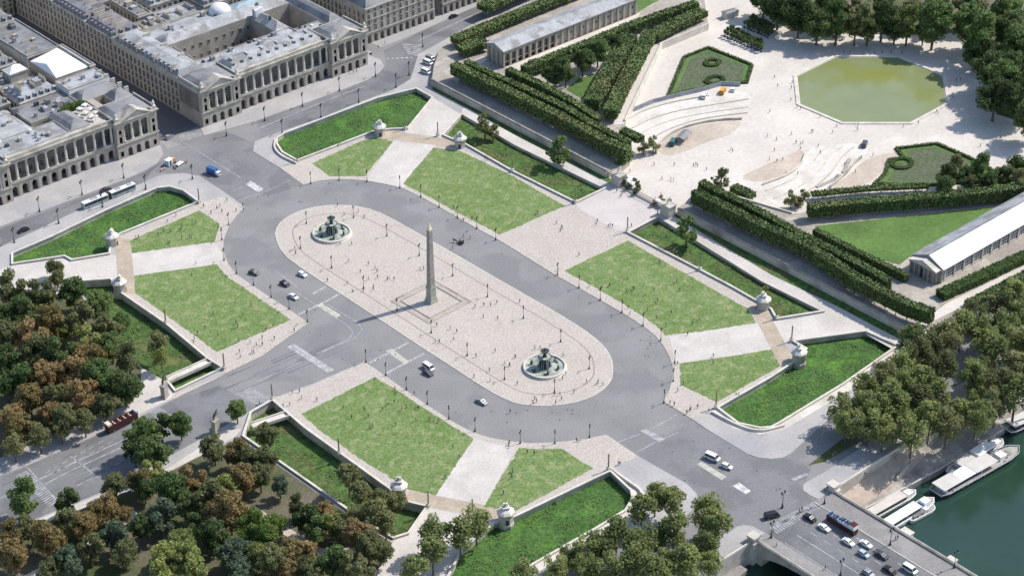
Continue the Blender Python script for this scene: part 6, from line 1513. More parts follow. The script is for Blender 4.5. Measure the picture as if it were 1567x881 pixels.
for x, l in ((-9, 4.5), (3.5, 3.5), (9.5, 3)):
    b = MB(); b.box(x, -.8, 3.1, x + l * .7, .8, 3.32); b.build('roof_unit', ZINCL, t)
wheels(t, (-11, -4.5, 2.5, 8.5), 2.6)
pa, pb = G(165, 662, 0), G(208, 640, 0)
t = thing('tour_bus', 'dark red open-top tour bus at the kerb of the avenue', 'bus', (pa + pb) / 2, math.atan2(pb.y - pa.y, pb.x - pa.x), 'open-top tour buses')
MAROON = mat('maroon_paint', (0.085, 0.022, 0.018), .35, .1, .5)
o = bus_part(t, -6.5, 6.5, 2.6, .35, 2.5, MAROON, DARKIN); 
b = MB()
for s in (-1, 1): b.box(-6.5, s * 1.3 - .05, 2.5, 6.5, s * 1.3 + .05, 3.3)
b.build('upper_side_panel', MAROON, t)
for k in range(9):
    b = MB(); x = -4.6 + k * 1.15; b.box(x, -1.1, 2.5, x + .5, -.2, 3.2); b.box(x, .2, 2.5, x + .5, 1.1, 3.2); b.build('seat_row', SANDB if k % 2 else MAROON, t)
b = MB(); b.box(-6.5, -1.3, 3.3, -4.9, 1.3, 4.1); b.build('rear_canopy', mat('cream_paint', (.7, .66, .5), .4, .05, 1), t)
b = MB(); b.box(5.7, -1.3, 2.5, 6.55, 1.3, 4.0); b.build('upper_front', CARBL, t)
wheels(t, (-4.2, 4.2), 2.6)
c = G(1288, 806, 0); t = thing('tour_bus', 'open-top tour bus with pale rear and dark red side on the bridge', 'bus', c, S_, 'open-top tour buses')
bus_part(t, -6, 6, 2.6, .35, 2.5, MAROON, DARKIN)
b = MB()
for s in (-1, 1): b.box(-1.0, s * 1.3 - .05, 2.5, 6, s * 1.3 + .05, 3.3); 
b.build('upper_side_panel', CARBL, t)
b = MB(); b.box(3.6, -1.32, 2.5, 6.02, 1.32, 4.1, 0, 1); b.build('covered_rear', [WHITEP, MAROON], t)
for k in range(7):
    b = MB(); x = -5.4 + k * 1.25; b.box(x, -1.1, 2.5, x + .5, -.2, 3.2); b.box(x, .2, 2.5, x + .5, 1.1, 3.2); b.build('seat_row', STEEL if k % 2 else BLUEP, t)
wheels(t, (-4, 4), 2.6)
c = G(328, 267, 0); t = thing('delivery_truck', 'blue delivery truck with white cab crossing before the palaces', 'truck', c, S_ + .25)
b = MB(); b.box(-3.6, -1.15, .7, 1.3, 1.15, 3.1); o = b.build('cargo_box', BLUEP, t)
b = MB(); b.box(1.45, -1.05, .45, 3.2, 1.05, 2.1); o = b.build('cab', CARW, t); md = o.modifiers.new('soft', 'BEVEL'); md.width = .25; md.segments = 3
b = MB(); b.box(3.12, -.9, 1.3, 3.23, .9, 1.95); b.build('windscreen', GLASSD, t); b = MB(); b.box(-3.6, -.8, .45, 3, .8, .7); b.build('chassis', BLACKP, t)
wheels(t, (-2.4, 2.3), 2.2, .42)
# horse carriage on the eastern roadway
c = G(705, 373, 0); t = thing('horse_carriage', 'small dark horse-drawn carriage on the roadway east of the obelisk', 'carriage', c, 2.0)
b = MB(); b.box(-1.2, -.6, .6, .9, .6, 1.2); b.box(-1.3, -.6, 1.2, -.9, .6, 1.9); b.build('body', CARB, t); wheels(t, (-.8, .8), 1.5, .45)
me = skin_mesh([(-.8, 0, 1.25), (0, 0, 1.25), (.55, 0, 1.35), (.9, 0, 1.8), (1.25, 0, 1.75), (-.85, .2, 1.05), (-.9, .2, .5), (-.85, .2, .05), (-.85, -.2, 1.05), (-.9, -.2, .5), (-.85, -.2, .05), (.5, .2, 1.05), (.5, .2, .55), (.5, .2, .05), (.5, -.2, 1.05), (.5, -.2, .55), (.5, -.2, .05), (-1.05, 0, .8)],
               [(0, 1), (1, 2), (2, 3), (3, 4), (0, 5), (5, 6), (6, 7), (0, 8), (8, 9), (9, 10), (2, 11), (11, 12), (12, 13), (2, 14), (14, 15), (15, 16), (0, 17)], [.28, .28, .26, .15, .1, .16, .08, .06, .16, .08, .06, .13, .07, .06, .13, .07, .06, .05])
me.materials.append(HAIR); o = bpy.data.objects.new('horse', me); COL.objects.link(o); tag(o, 'dark horse harnessed to the small carriage east of the obelisk', 'horse')
o.location = c + Vector((math.cos(2.0) * 2.6, math.sin(2.0) * 2.6, 0)); o.rotation_euler = (0, 0, 2.0)
# road works
for i, (u, v, m, l) in enumerate([(249, 261, REDP, 'red and white barrier, low end of the roadworks'), (268, 257, REDP, 'red and white barrier in the middle of the roadworks'), (281, 249, REDP, 'red and white barrier at the upper end of the roadworks'), (262, 247, REDP, 'red and white barrier on the palace side of the roadworks')]):
    t = thing('roadworks_barrier', l, 'barrier', G(u, v, .005), .2 + i, 'barriers of the roadworks')
    for s in (-1.1, 1.1):
        b = MB(); b.box(s - .3, -.3, 0, s + .3, .3, .12); b.box(s - .05, -.05, .12, s + .05, .05, 1.1); b.build('foot', BLACKP, t)
    b = MB()
    for k in range(6): b.box(-1.5 + k * .5, -.06, .45, -1.0 + k * .5, .06, 1.15, 0 if k % 2 else 1)
    b.build('board', [WHITEP, m], t)
c = G(259, 252, .005); t = thing('site_cabin', 'small pale blue site cabin at the roadworks', 'cabin', c, .3)
b = MB(); b.box(-1.6, -1.1, .15, 1.6, 1.1, 2.6); b.build('walls', CARBL, t); b = MB(); b.box(-1.75, -1.25, 2.6, 1.75, 1.25, 2.75); b.build('roof', WHITEP, t); b = MB(); b.box(-.6, -1.14, .2, .2, -1.1, 2.2); b.build('door', GLASSD, t)
c = G(266, 248.5, .005); t = thing('mini_digger', 'small orange digger at the roadworks', 'digger', c, 1.0)
b = MB(); b.box(-1, -.9, 0, 1, -.5, .5); b.box(-1, .5, 0, 1, .9, .5); b.build('tracks', BLACKP, t); b = MB(); b.box(-.9, -.7, .5, .8, .7, 1.2); b.box(-.5, -.6, 1.2, .5, .6, 2.2); b.build('body', YELP, t)
b = MB(); b.tube((.8, 0, 1.1), (2.0, 0, 2.4), .14, .12, 6); b.tube((2.0, 0, 2.4), (2.8, 0, 1.0), .12, .1, 6); b.box(2.6, -.3, .5, 3.1, .3, 1.0); b.build('arm', YELP, t)
c = G(275, 252, .005); t = thing('flatbed_trailer', 'white flatbed trailer parked in the roadworks', 'trailer', c, .35)
b = MB(); b.box(-2.2, -1, .6, 2.2, 1, .85); b.box(-2.2, -1, .85, -2.0, 1, 1.3); b.build('bed', WHITEP, t); wheels(t, (-.6, .6), 1.8, .3)

# garden event: tents, truck and barrier line in the northern horseshoe
c = G(1046, 214, KZ); t = thing('grey_tent', 'grey flat-topped tent inside the northern horseshoe ramp', 'tent', c, .35)
b = MB(); b.box(-4.5, -2.2, 2.4, 4.5, 2.2, 2.6); b.face([(-4.5, -2.2, 2.6), (4.5, -2.2, 2.6), (4.5, 0, 3.2), (-4.5, 0, 3.2)]); b.face([(-4.5, 2.2, 2.6), (4.5, 2.2, 2.6), (4.5, 0, 3.2), (-4.5, 0, 3.2)]); b.build('canopy', ZINC, t)
for x in (-4.4, 0, 4.4):
    for y in (-2.1, 2.1): b = MB(); b.tube((x, y, 0), (x, y, 2.4), .06, .06, 6); b.build('pole', STEEL, t)
car('van', 1030, 220, .5, mat('teal_paint', (.05, .16, .16), .4, .1, 1), 'dark green van parked before the grey tent in the horseshoe', KZ, 'vehicles in the garden', 1.2)
car('van', 1106, 142, .5, YELP, 'orange van parked at the head of the northern horseshoe', KZ, 'vehicles in the garden', 1.1)
car('hatch', 1122, 139, .5, CARW, 'white car parked beside the orange van at the northern horseshoe', KZ, 'vehicles in the garden')
car('van', 1078, 149, .5, CARW, 'white van parked along the grey barrier line in the garden', KZ, 'vehicles in the garden')
car('van', 1323, 223, .5, CARG, 'dark van at the upper end of the southern horseshoe', KZ, 'vehicles in the garden', 1.1)
pts = GP([(972, 170), (1000, 158), (1040, 148), (1075, 140), (1106, 131), (1133, 132)], KZ)
t = thing('site_fence', 'long grey barrier fence between the northern flower bed and the horseshoe ramp', 'fence', (0, 0, 0))
b = MB(); b.strip(pts, .25, KZ, KZ + 2.2); b.build('panels', mat('grey_panel', (.33, .35, .38), .6, .15, .4), t)
b = MB(); b.strip(offset(pts, 1.4), 2.4, KZ + .1, KZ + .5); b.build('stacked_material', ZINC, t)

# ------------------------------------------------------------------ boats
def hull(L, W, H, nose=.18, stern=.08):
    b = MB(); sec = []
    for x, f in ((-.5, .72), (-.5 + stern, .95), (-.2, 1), (.25, 1), (.5 - nose, .93), (.5 - nose * .5, .66), (.5, .06)):
        sec.append([(x * L, -W / 2 * f, H * (1 + (.18 if x > .4 else 0))), (x * L * .985, -W / 2 * f * .85, .0), (x * L * .985, W / 2 * f * .85, 0), (x * L, W / 2 * f, H * (1 + (.18 if x > .4 else 0)))])
    for s in sec: b.v += s
    for i in range(len(sec) - 1):
        for j in range(3): b.f.append((4 * i + j, 4 * i + j + 1, 4 * i + j + 5, 4 * i + j + 4)); b.m.append(0)
        b.f.append((4 * i, 4 * i + 4, 4 * i + 7, 4 * i + 3)); b.m.append(1)
    b.f.append((3, 2, 1, 0)); b.m.append(0)
    return b
DECK = mat('boat_deck', (0.42, 0.40, 0.37), .7, .12, .5); DARKH = mat('dark_hull', (0.06, 0.065, 0.08), .5, .15, .4)
AWN = mat('boat_awning', (0.60, 0.58, 0.55), .8, .05, .3)
def boat(ua, ub, W, H, label, group, hullm, parts, name='river_boat'):
    a, c = G(*ua, WZ + 2.2), G(*ub, WZ + 2.2); L = (c - a).length
    t = thing(name, label, 'boat', ((a.x + c.x) / 2, (a.y + c.y) / 2, WZ - .1), math.atan2(c.y - a.y, c.x - a.x), group)
    hull(L, W, H).build('hull', [hullm, DECK], t)
    b = MB(); o = [(x * L, y) for x, y in ((-.5, -.33 * W), (-.42, -.47 * W), (.3, -.49 * W), (.42, -.36 * W), (.49, 0), (.42, .36 * W), (.3, .49 * W), (-.42, .47 * W), (-.5, .33 * W))]
    b.strip(o, .3, H - .02, H + .35, 0, None, True); b.build('bulwark', hullm if hullm is DARKH else WHITEP, t)
    if hullm is DARKH:
        rb_ = MB(); rb_.strip(offset([(x, y) for x, y in o], -.25), .12, H + .36, H + .62, 0, None, True); rb_.build('rail', WHITEP, t)
    rr = random.Random(int(L * 10))
    for q in range(9):
        x = rr.uniform(-.4, .42) * L; y = rr.choice([-1, 1]) * W * rr.uniform(.36, .43) * (1 if x < .25 * L else .6); e_ = MB(); s_ = rr.uniform(.3, .7); e_.box(x, y - .2, H, x + s_ * 1.6, y + .25, H + s_); e_.build('deck_locker', rr.choice([ZINC, SANDB, STEEL, REDP, DECK]), t)
    for nm, x0, x1, w, z0, z1, m in parts:
        b = MB(); b.box(x0 * L, -w / 2 * W, H + z0, x1 * L, w / 2 * W, H + z1); ob_ = b.build(nm, m, t)
        md = ob_.modifiers.new('soft', 'BEVEL'); md.width = .15; md.segments = 2
        if nm == 'cabin':
            for s in (-1, 1): g = MB(); g.box(x0 * L + .5, s * (w / 2 * W + .02) - .01, H + z0 + .7, x1 * L - .5, s * (w / 2 * W + .02) + .01, H + z1 - .4); g.build('side_windows', GLASSD, t)
    return t
boat((1432, 752), (1560, 680), 7.2, 1.5, 'large barge with a rounded pale awning, outermost at the quay', 'barges moored at the quay', DARKH,
     [('cabin', -.44, -.02, .74, 0, 2.3, WHITEP), ('awning', -.48, -.26, .86, 2.32, 2.6, AWN), ('awning', -.10, .16, .86, 2.32, 2.6, AWN), ('deck_platform', -.27, -.10, .8, 2.31, 2.5, WHITEP), ('wheelhouse', .22, .30, .5, 0, 1.8, WHITEP), ('hatch', .32, .37, .4, 0, .6, ZINC)])
boat((1455, 722), (1535, 668), 6.0, 1.5, 'pale barge with a flat white roof lying between the quay and the large barge', 'barges moored at the quay', WHITEP,
     [('cabin', -.36, -.10, .7, 0, 2.0, AWN), ('cabin', -.06, .24, .74, 0, 2.2, WHITEP), ('wheelhouse', .30, .40, .5, 0, 1.6, WHITEP)])
boat((1330, 787), (1402, 746), 4.6, 1.3, 'cream flat-roofed barge against the quay by the bridge', 'barges moored at the quay', WHITEP,
     [('cabin', -.48, .22, .84, 0, 2.0, SAND), ('wheelhouse', .26, .38, .6, 0, 1.5, WHITEP)])
boat((1352, 806), (1430, 758), 4.8, 1.4, 'white barge with a long flat roof moored by the bridge', 'barges moored at the quay', WHITEP,
     [('cabin', -.48, .16, .84, 0, 2.2, WHITEP), ('wheelhouse', .24, .36, .62, 0, 1.9, WHITEP), ('blue_tarpaulin', .19, .23, .6, 0, 1.0, BLUEP), ('hatch', .38, .42, .4, 0, .5, ZINC)])
boat((1391, 790), (1430, 769), 4.0, 1.2, 'small white cabin boat beside the barge near the bridge', None, WHITEP, [('cabin', -.38, .05, .6, 0, .8, ZINC), ('wheelhouse', .08, .22, .45, 0, 1.0, WHITEP)], 'cabin_boat')
boat((1540, 655), (1610, 622), 6.5, 1.5, 'dark boat with a pale awning moored beyond the large barge', 'barges moored at the quay', DARKH, [('cabin', -.4, .3, .7, 0, 2.0, DARKH), ('awning', -.44, .34, .85, 2.02, 2.3, AWN)])
c = G(1385, 822, WZ); t = thing('mooring_pontoon', 'pale stone mooring block against the bridge side', 'pontoon', c, 0); b = MB(); b.box(-3, -2, -.5, 2, 2, 2.2); b.box(-3.2, -2.2, 2.2, 2.2, 2.2, 2.5); b.build('block', STONE, t)
# bridge head pillars
for (x, y, l) in ((-19.6, -188.3, 'stone end pillar of the bridge parapet on the plane tree side'), (21.6, -188.0, 'stone end pillar of the bridge parapet on the quay ramp side')):
    t = thing('end_pillar', l, 'pillar', (x, y, KZ - .02), 0, 'end pillars of the bridge'); b = MB(); b.box(-1.5, -1.5, 0, 1.5, 1.5, 2.2); b.build('shaft', STONE, t); b = MB(); b.box(-1.8, -1.8, 2.2, 1.8, 1.8, 2.7); b.build('cap', STONE, t)
# footbridges across the park-side sunken lawns
for a, c_, l in (((258, 581), (320, 553), 'narrow stone footbridge over the sunken lawn north of the avenue'), ((386, 652), (440, 634), 'narrow stone footbridge over the sunken lawn south of the avenue')):
    p, q = G(*a, KZ), G(*c_, KZ); t = thing('footbridge', l, 'footbridge', p, math.atan2(q.y - p.y, q.x - p.x), 'footbridges over the sunken lawns')
    L = (q - p).length; b = MB(); b.box(0, -1.5, -.5, L, 1.5, .06); b.build('deck', STONE, t)
    for s in (-1.6, 1.6): b = MB(); b.box(0, s - .2, -.5, L, s + .2, .8); b.build('parapet', STONE, t)

# ------------------------------------------------------------------ trees
def crown_mesh(seed, rx=3.6, rz=3.4, zc=6.6, clumps=34, per=88, s=.31, airy=0.0, shape='round'):
    r = random.Random(seed); b = MB()
    cs = []
    for i in range(clumps):
        for _ in range(30):
            p = Vector((r.uniform(-1, 1), r.uniform(-1, 1), r.uniform(-1, 1)))
            if .35 < p.length < 1.0: break
        if shape == 'cone': k = 1 - .45 * (p.z + 1) / 2
        else: k = 1.0
        p = Vector((p.x * rx * k * r.uniform(.8, 1.12), p.y * rx * k * r.uniform(.8, 1.12), zc + p.z * rz * (.92 + .2 * r.random())))
        cs.append((p, r.uniform(.75, 1.35) * rx * .3))
    for p, cr in cs:
        for k in range(int(per * (cr / (rx * .3)) ** 1.3)):
            d = Vector((r.gauss(0, 1), r.gauss(0, 1), r.gauss(0, 1) * .8 + .25)).normalized()
            q = p + d * cr * (.55 + .5 * r.random() ** .6)
            leaf_quads(b, q, s, r, 0, .7)
    core = [q for q in cs if r.random() > airy]
    for p, cr in core:
        c_ = cr * .55; b.ell(tuple(p), (c_, c_, c_ * .85), 6, 4)
    return b, cs
def tree_proto(seed, **kw):
    t = thing('tree', 'x', 'tree'); b, cs = crown_mesh(seed, **kw); rx = kw.get('rx', 3.6); zc = kw.get('zc', 6.6); rz = kw.get('rz', 3.4)
    b.build('crown', LEAF['green'], t)
    tb = MB(); r = random.Random(seed); tb.tube((0, 0, -.2), (.1, .05, zc - rz * .4), .30, .19, 8); tb.tube((.1, .05, zc - rz * .4), (0, 0, zc + rz * .3), .19, .08, 6)
    for p, cr in r.sample(cs, min(9, len(cs))):
        z0 = zc - rz * r.uniform(.3, .75); m_ = Vector((p.x * .45, p.y * .45, (z0 + p.z) / 2)); tb.tube((.08, .04, z0), m_, .11, .07, 5); tb.tube(m_, p, .07, .03, 5)
    tb.build('trunk', BARK, t)
    return t
TP = [tree_proto(11), tree_proto(12, rx=3.8, rz=3.8, zc=7.0, clumps=38), tree_proto(13, rx=3.3, rz=3.3, zc=6.0, clumps=28), tree_proto(14, rx=3.9, rz=3.2, zc=6.4, clumps=40)]
TA = [tree_proto(21, rx=3.9, rz=3.9, zc=7.8, clumps=44, per=60, airy=.8, s=.31), tree_proto(22, rx=4.2, rz=3.7, zc=7.6, clumps=42, per=46, airy=.75, s=.36), tree_proto(23, rx=3.7, rz=4.1, zc=8.0, clumps=38, per=46, airy=.8, s=.36)]
TS = [tree_proto(31, rx=2.7, rz=2.9, zc=4.4, clumps=20, per=34, airy=.8, s=.38)]
TUSE = {id(p): [False] for p in TP + TA + TS}
ADJ = {'dark': 'dark green', 'green': 'green', 'bright': 'bright green', 'olive': 'olive green', 'plane': 'pale green plane', 'rust': 'rust brown', 'yellow': 'yellow green', 'blue': 'blue green'}
def trees(lst, where, lm, lp, group, base=0.1, airy=False, small=False):
    for it in lst:
        u, v, d, c = it[:4]
        P_ = rnd.choice(TS if small else (TA if airy else TP)); rx = {id(TP[0]): 3.6, id(TP[1]): 3.8, id(TP[2]): 3.3, id(TP[3]): 3.9, id(TA[0]): 3.9, id(TA[1]): 4.2, id(TA[2]): 3.7, id(TS[0]): 2.7}[id(P_)]
        zc = 7.8 if airy else (4.4 if small else 6.5)
        sc = d / (3127.0 / 775 if v > 600 else (3.8 if v > 380 else 3.4)) / 2 / rx; g_ = G(u, v, base + zc * sc); sc *= 1.0
        o = put(P_, TUSE[id(P_)], (g_.x, g_.y, base), rnd.uniform(0, 6.28), group); o.scale = (sc, sc, sc * rnd.uniform(.95, 1.08))
        for ch in o.children:
            if ch.name.startswith('crown'): ch.material_slots[0].link = 'OBJECT'; ch.material_slots[0].material = LEAF[c]
        later_label(o, ADJ[c] + ' tree ' + where, lm, lp)
T1 = lambda l: [((0 + a / 3.915), 656 + b_ / 3.915, d, c) for a, b_, d, c in l]
nwp = [(84, 408, 24, 'olive'), (86, 425, 26, 'olive'), (20, 436, 46, 'olive'), (62, 452, 44, 'olive'), (112, 447, 42, 'green'), (28, 478, 46, 'dark'), (75, 490, 46, 'rust'), (122, 486, 40, 'olive'), (150, 470, 40, 'green'), (52, 515, 46, 'rust'),
       (102, 500, 32, 'yellow'), (138, 520, 36, 'yellow'), (165, 500, 36, 'olive'), (170, 528, 36, 'green'), (196, 544, 38, 'olive'), (190, 588, 46, 'dark'), (151, 575, 48, 'green'), (112, 568, 46, 'rust'), (60, 538, 48, 'olive'), (36, 578, 36, 'green'), (8, 590, 30, 'green'),
       (6, 545, 44, 'dark'), (68, 575, 40, 'rust'), (124, 600, 44, 'rust'), (84, 604, 38, 'olive'), (45, 612, 42, 'rust'), (16, 635, 42, 'rust'), (80, 628, 34, 'rust'), (160, 618, 32, 'olive'), (100, 640, 36, 'olive'), (186, 492, 28, 'green'), (14, 515, 40, 'olive'),
       (128, 545, 42, 'rust'), (95, 540, 44, 'dark'), (30, 655, 40, 'rust'), (145, 548, 36, 'rust'), (0, 480, 40, 'olive')]
trees(nwp, 'in the wood north of the avenue', 'the northern horse statue', G(252, 607)[:2], 'trees of the park north of the avenue')
trees([(20, 680, 30, 'olive'), (60, 668, 30, 'olive'), (92, 655, 30, 'olive'), (128, 642, 30, 'olive'), (240, 522, 32, 'olive'), (246, 546, 24, 'yellow')], 'at the northern wood edge', 'the northern horse statue', G(252, 607)[:2], 'trees at the wood edge', airy=True)
trees([(218, 667, 46, 'green'), (246, 650, 34, 'dark'), (232, 690, 44, 'dark'), (205, 688, 34, 'dark'), (276, 650, 32, 'green')], 'in the avenue mouth', 'the southern horse statue', G(331, 661)[:2], 'trees in the avenue mouth')
trees([(37, 758, 46, 'green'), (362, 628, 28, 'green')], 'standing alone beside the avenue', 'the southern horse statue', G(331, 661)[:2], 'lone street trees', airy=False)
swp = [(18, 850, 40, 'rust'), (19, 815, 36, 'rust'), (46, 806, 34, 'olive'), (74, 820, 42, 'rust'), (102, 798, 36, 'olive'), (118, 778, 38, 'rust'), (102, 766, 32, 'dark'), (128, 804, 34, 'rust'), (148, 784, 34, 'rust'), (168, 773, 32, 'rust'), (176, 743, 34, 'olive'),
       (186, 784, 26, 'rust'), (214, 735, 32, 'rust'), (232, 718, 32, 'yellow'), (270, 722, 38, 'rust'), (263, 750, 46, 'green'), (296, 735, 38, 'rust'), (319, 758, 44, 'olive'), (340, 745, 36, 'yellow'), (352, 783, 46, 'rust'), (327, 684, 36, 'olive'), (362, 690, 36, 'rust'),
       (385, 699, 36, 'olive'), (330, 712, 42, 'green'), (371, 732, 40, 'rust'), (107, 856, 36, 'blue'), (76, 872, 34, 'olive'), (138, 838, 34, 'olive'), (172, 818, 36, 'blue'), (190, 842, 38, 'olive'), (218, 806, 34, 'dark'), (247, 786, 42, 'blue'), (275, 798, 34, 'blue'),
       (295, 802, 30, 'dark'), (270, 832, 46, 'yellow'), (256, 862, 46, 'yellow'), (292, 858, 46, 'yellow'), (357, 842, 42, 'blue'), (385, 802, 36, 'bright'), (398, 822, 38, 'bright'), (327, 818, 38, 'dark'), (322, 850, 38, 'dark'), (368, 870, 38, 'blue'), (220, 745, 32, 'dark'), (290, 770, 38, 'dark'),
       (405, 666, 34, 'olive'), (405, 706, 34, 'olive'), (398, 730, 32, 'olive'), (428, 740, 26, 'blue'), (456, 772, 26, 'olive'), (438, 768, 34, 'rust'), (500, 782, 28, 'rust'), (468, 792, 36, 'dark'), (485, 808, 34, 'green'), (508, 800, 30, 'yellow'),
       (548, 814, 36, 'rust'), (564, 832, 38, 'olive'), (581, 842, 32, 'olive'), (414, 800, 38, 'bright'), (425, 830, 38, 'bright'), (454, 842, 42, 'rust'), (420, 858, 42, 'olive'), (474, 872, 38, 'olive'), (510, 858, 38, 'green'), (540, 862, 38, 'olive'), (556, 880, 34, 'olive'), (400, 850, 36, 'yellow'), (446, 872, 34, 'rust'), (533, 832, 30, 'rust'), (525, 812, 28, 'olive')]
swp = [p for i_, p in enumerate(swp) if i_ % 9 != 5]
trees(swp, 'in the wood south of the avenue', 'the southern horse statue', G(331, 661)[:2], 'trees of the park south of the avenue')
trees([(533, 728, 34, 'olive'), (552, 756, 32, 'olive'), (572, 786, 34, 'olive'), (590, 800, 32, 'olive'), (607, 764, 26, 'olive'), (585, 765, 32, 'olive'), (545, 790, 28, 'olive')], 'over the shaded sunken lawn', 'the southern horse statue', G(331, 661)[:2], 'trees over the sunken lawn', base=-1, airy=True)
trees([(663, 817, 40, 'plane'), (662, 842, 40, 'plane'), (634, 872, 36, 'plane'), (729, 798, 40, 'plane'), (704, 818, 38, 'plane'), (800, 878, 36, 'plane')], 'by the southwestern diagonal path', 'the obelisk', OB2, 'plane trees by the diagonal path', airy=True)
crl = [(1025, 765, 46, 'plane'), (1003, 760, 38, 'plane'), (982, 780, 42, 'plane'), (1081, 788, 48, 'plane'), (1094, 808, 46, 'plane'), (1002, 820, 44, 'plane'), (1032, 812, 44, 'plane'), (944, 812, 42, 'plane'), (926, 802, 32, 'plane'), (895, 840, 42, 'plane'), (920, 832, 42, 'plane'),
       (974, 836, 46, 'plane'), (972, 862, 44, 'plane'), (1025, 862, 46, 'plane'), (935, 866, 44, 'plane'), (1060, 836, 46, 'plane'), (1084, 830, 40, 'plane'), (1050, 860, 44, 'plane'), (894, 868, 42, 'plane'), (852, 868, 38, 'plane'), (985, 805, 36, 'plane'), (870, 850, 34, 'plane'), (1000, 880, 44, 'plane'), (1085, 862, 34, 'plane'), (960, 790, 34, 'plane')]
crl = [(u, v, d * .9, c) for i_, (u, v, d, c) in enumerate(crl) if i_ not in (8, 15, 20, 24)]
trees(crl, 'west of the bridge', 'the bridge', (0, -188), 'plane trees west of the bridge', airy=True)
qtl = []
rq = random.Random(9)
pos = [(1384, 558), (1351, 576), (1322, 590), (1305, 610), (1328, 622), (1288, 622), (1296, 646), (1330, 646), (1361, 604), (1386, 588), (1406, 543), (1424, 530), (1443, 558), (1412, 578), (1468, 548), (1499, 563), (1525, 540), (1472, 502), (1491, 481), (1525, 466), (1552, 456), (1538, 497),
       (1558, 520), (1512, 520), (1489, 580), (1461, 595), (1530, 588), (1499, 609), (1468, 630), (1435, 603), (1408, 612), (1376, 622), (1386, 644), (1424, 640), (1450, 650), (1352, 660), (1320, 668), (1397, 664), (1560, 560), (1556, 600), (1445, 520), (1500, 500), (1395, 520), (1350, 630), (1565, 480), (1525, 620), (1495, 640), (1340, 605), (1580, 530), (1590, 580)]
pos = [p for i_, p in enumerate(pos) if i_ % 11 != 3]
trees([(u, v, rq.uniform(36, 46), 'plane' if rq.random() < .72 else 'olive') for u, v in pos], 'east of the bridge', 'the bridge', (0, -188), 'plane trees east of the bridge', airy=True)
nel = [(1192, 8, 50, 'dark'), (1224, 18, 52, 'dark'), (1252, 34, 46, 'dark'), (1282, 28, 46, 'green'), (1296, 6, 44, 'olive'), (1310, 38, 40, 'olive'), (1330, 30, 44, 'dark'), (1352, 22, 46, 'dark'), (1371, 36, 42, 'dark'), (1390, 34, 40, 'yellow'), (1392, 14, 40, 'olive'), (1430, 34, 54, 'green'), (1442, 14, 40, 'dark'), (1484, 36, 56, 'green'),
       (1504, 58, 54, 'green'), (1486, 10, 46, 'olive'), (1536, 12, 54, 'green'), (1552, 48, 54, 'dark'), (1520, 100, 54, 'dark'), (1545, 122, 52, 'green'), (1524, 145, 46, 'dark'), (1558, 152, 44, 'dark'), (1558, 78, 52, 'green'), (1560, 110, 50, 'dark'), (1170, -6, 40, 'dark'), (1205, -12, 50, 'dark'), (1260, 4, 44, 'dark'), (1350, -5, 40, 'olive'), (1500, 82, 40, 'dark'), (1414, 45, 30, 'green'), (1580, 180, 46, 'dark'), (1590, 130, 50, 'dark')]
trees([(u, v, d * 1.12, c) for u, v, d, c in nel], 'in the tall wood by the pond', 'the octagonal basin', G(1335, 138)[:2], 'trees of the garden wood')
sel = [(1450, 262, 30, 'dark'), (1445, 284, 34, 'dark'), (1478, 270, 28, 'green'), (1503, 258, 34, 'green'), (1510, 276, 30, 'dark'), (1538, 268, 34, 'dark'), (1562, 256, 34, 'dark'), (1462, 246, 22, 'olive'), (1560, 278, 30, 'olive'), (1488, 284, 24, 'olive')]
trees(sel, 'behind the southern flower bed', 'the octagonal basin', G(1335, 138)[:2], 'trees behind the southern flower bed', base=KZ)
trees([(866, 108, 34, 'dark'), (892, 92, 34, 'dark'), (850, 118, 24, 'dark'), (915, 78, 34, 'green'), (938, 66, 28, 'dark'), (838, 112, 22, 'dark'), (906, 138, 16, 'green')], 'on the northern terrace', 'the arcaded gallery', (170, 128), 'trees on the northern terrace', base=TZ)
trees([(855, 229, 34, 'green'), (742, 192, 30, 'olive'), (1051, 353, 32, 'green'), (1172, 446, 14, 'yellow'), (756, 200, 18, 'olive')], 'in the long sunken lawn', 'the obelisk', OB2, 'small trees in the sunken lawns', base=-1.2, airy=False, small=True)
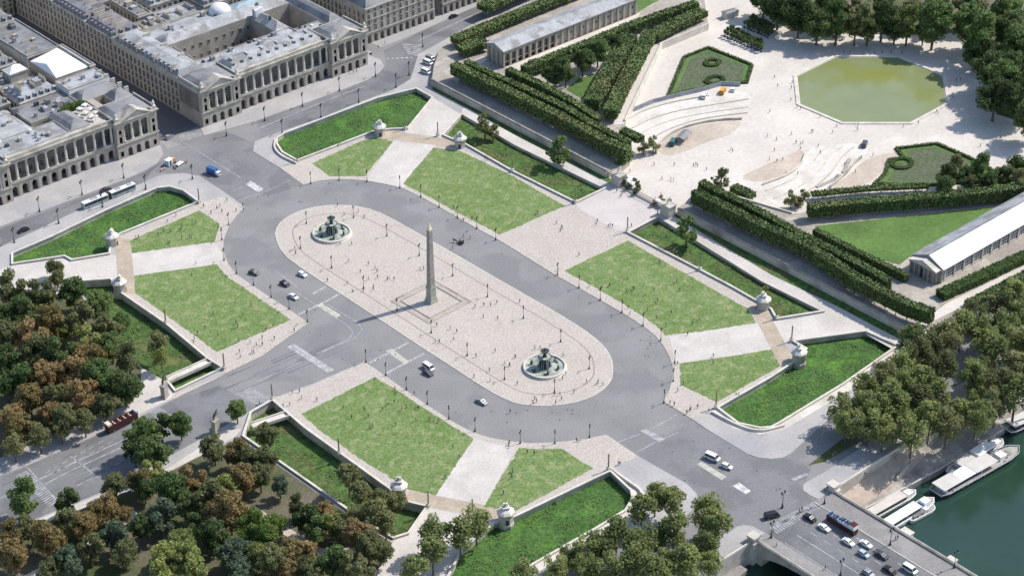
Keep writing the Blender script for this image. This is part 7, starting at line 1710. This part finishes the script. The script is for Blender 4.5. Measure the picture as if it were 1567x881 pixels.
trees([(1000, 219, 20, 'olive'), (1104, 272, 26, 'olive'), (985, 224, 18, 'olive'), (1211, 305, 20, 'olive'), (1230, 300, 18, 'olive'), (950, 246, 18, 'green'), (962, 240, 16, 'dark'), (1222, 308, 14, 'olive')], 'near the horseshoe ramps', 'the garden gate', (118, 0), 'small trees by the ramps', base=KZ, small=True)
# garden gate potted trees
trees([(962, 284, 9, 'dark'), (970, 277, 9, 'green'), (976, 282, 9, 'green'), (973, 292, 9, 'dark'), (977, 287, 8, 'dark'), (955, 278, 9, 'dark'), (1011, 303, 9, 'rust'), (1018, 310, 9, 'green'), (1001, 310, 8, 'rust'), (1026, 312, 11, 'green'), (958, 273, 8, 'green')], 'in a tub inside the garden gate', 'the northern terrace', (118, 40), 'tub trees at the gate', base=KZ, small=True)
# grove of small standard trees
gt = None
def standard_tree():
    t = thing('standard_tree', 'x', 'tree'); b = MB(); r = random.Random(2)
    for k in range(150):
        d = Vector((r.gauss(0, 1), r.gauss(0, 1), r.gauss(0, 1))).normalized(); leaf_quads(b, Vector((0, 0, 3.2)) + Vector((d.x * .95, d.y * .95, d.z * 1.2)) * r.uniform(.7, 1.08), .28, r, 0, .6)
    b.ell((0, 0, 3.2), (.7, .7, .95), 8, 5); b.build('crown', LEAF['dark'], t)
    b = MB(); b.tube((0, 0, .3), (0, 0, 2.6), .07, .06, 6); b.build('trunk', BARK, t); b = MB(); b.box(-.45, -.45, 0, .45, .45, .7); b.build('tub', DARKIN, t)
    return t
GTp = standard_tree(); gu = [False]
for (a0, a1, b0, b1, nr, nc) in (((1109, 57), (1165, 80), (1118, 49), (1163, 71), 3, 12), ((1139, 43), (1175, 58), (1152, 34), (1183, 48), 4, 8)):
    A0, A1, B0, B1 = (G(*q, KZ) for q in (a0, a1, b0, b1))
    for i in range(nr):
        for j in range(nc):
            p = A0.lerp(B0, i / (nr - 1)).lerp(A1.lerp(B1, i / (nr - 1)), j / (nc - 1))
            o = put(GTp, gu, (p.x + rnd.uniform(-.3, .3), p.y + rnd.uniform(-.3, .3), KZ), 0, 'grove of small standard trees'); s = rnd.uniform(.85, 1.1); o.scale = (s, s, s)
            later_label(o, 'small tub tree in the garden grove', 'the octagonal basin', G(1335, 138)[:2])

flush_labels()
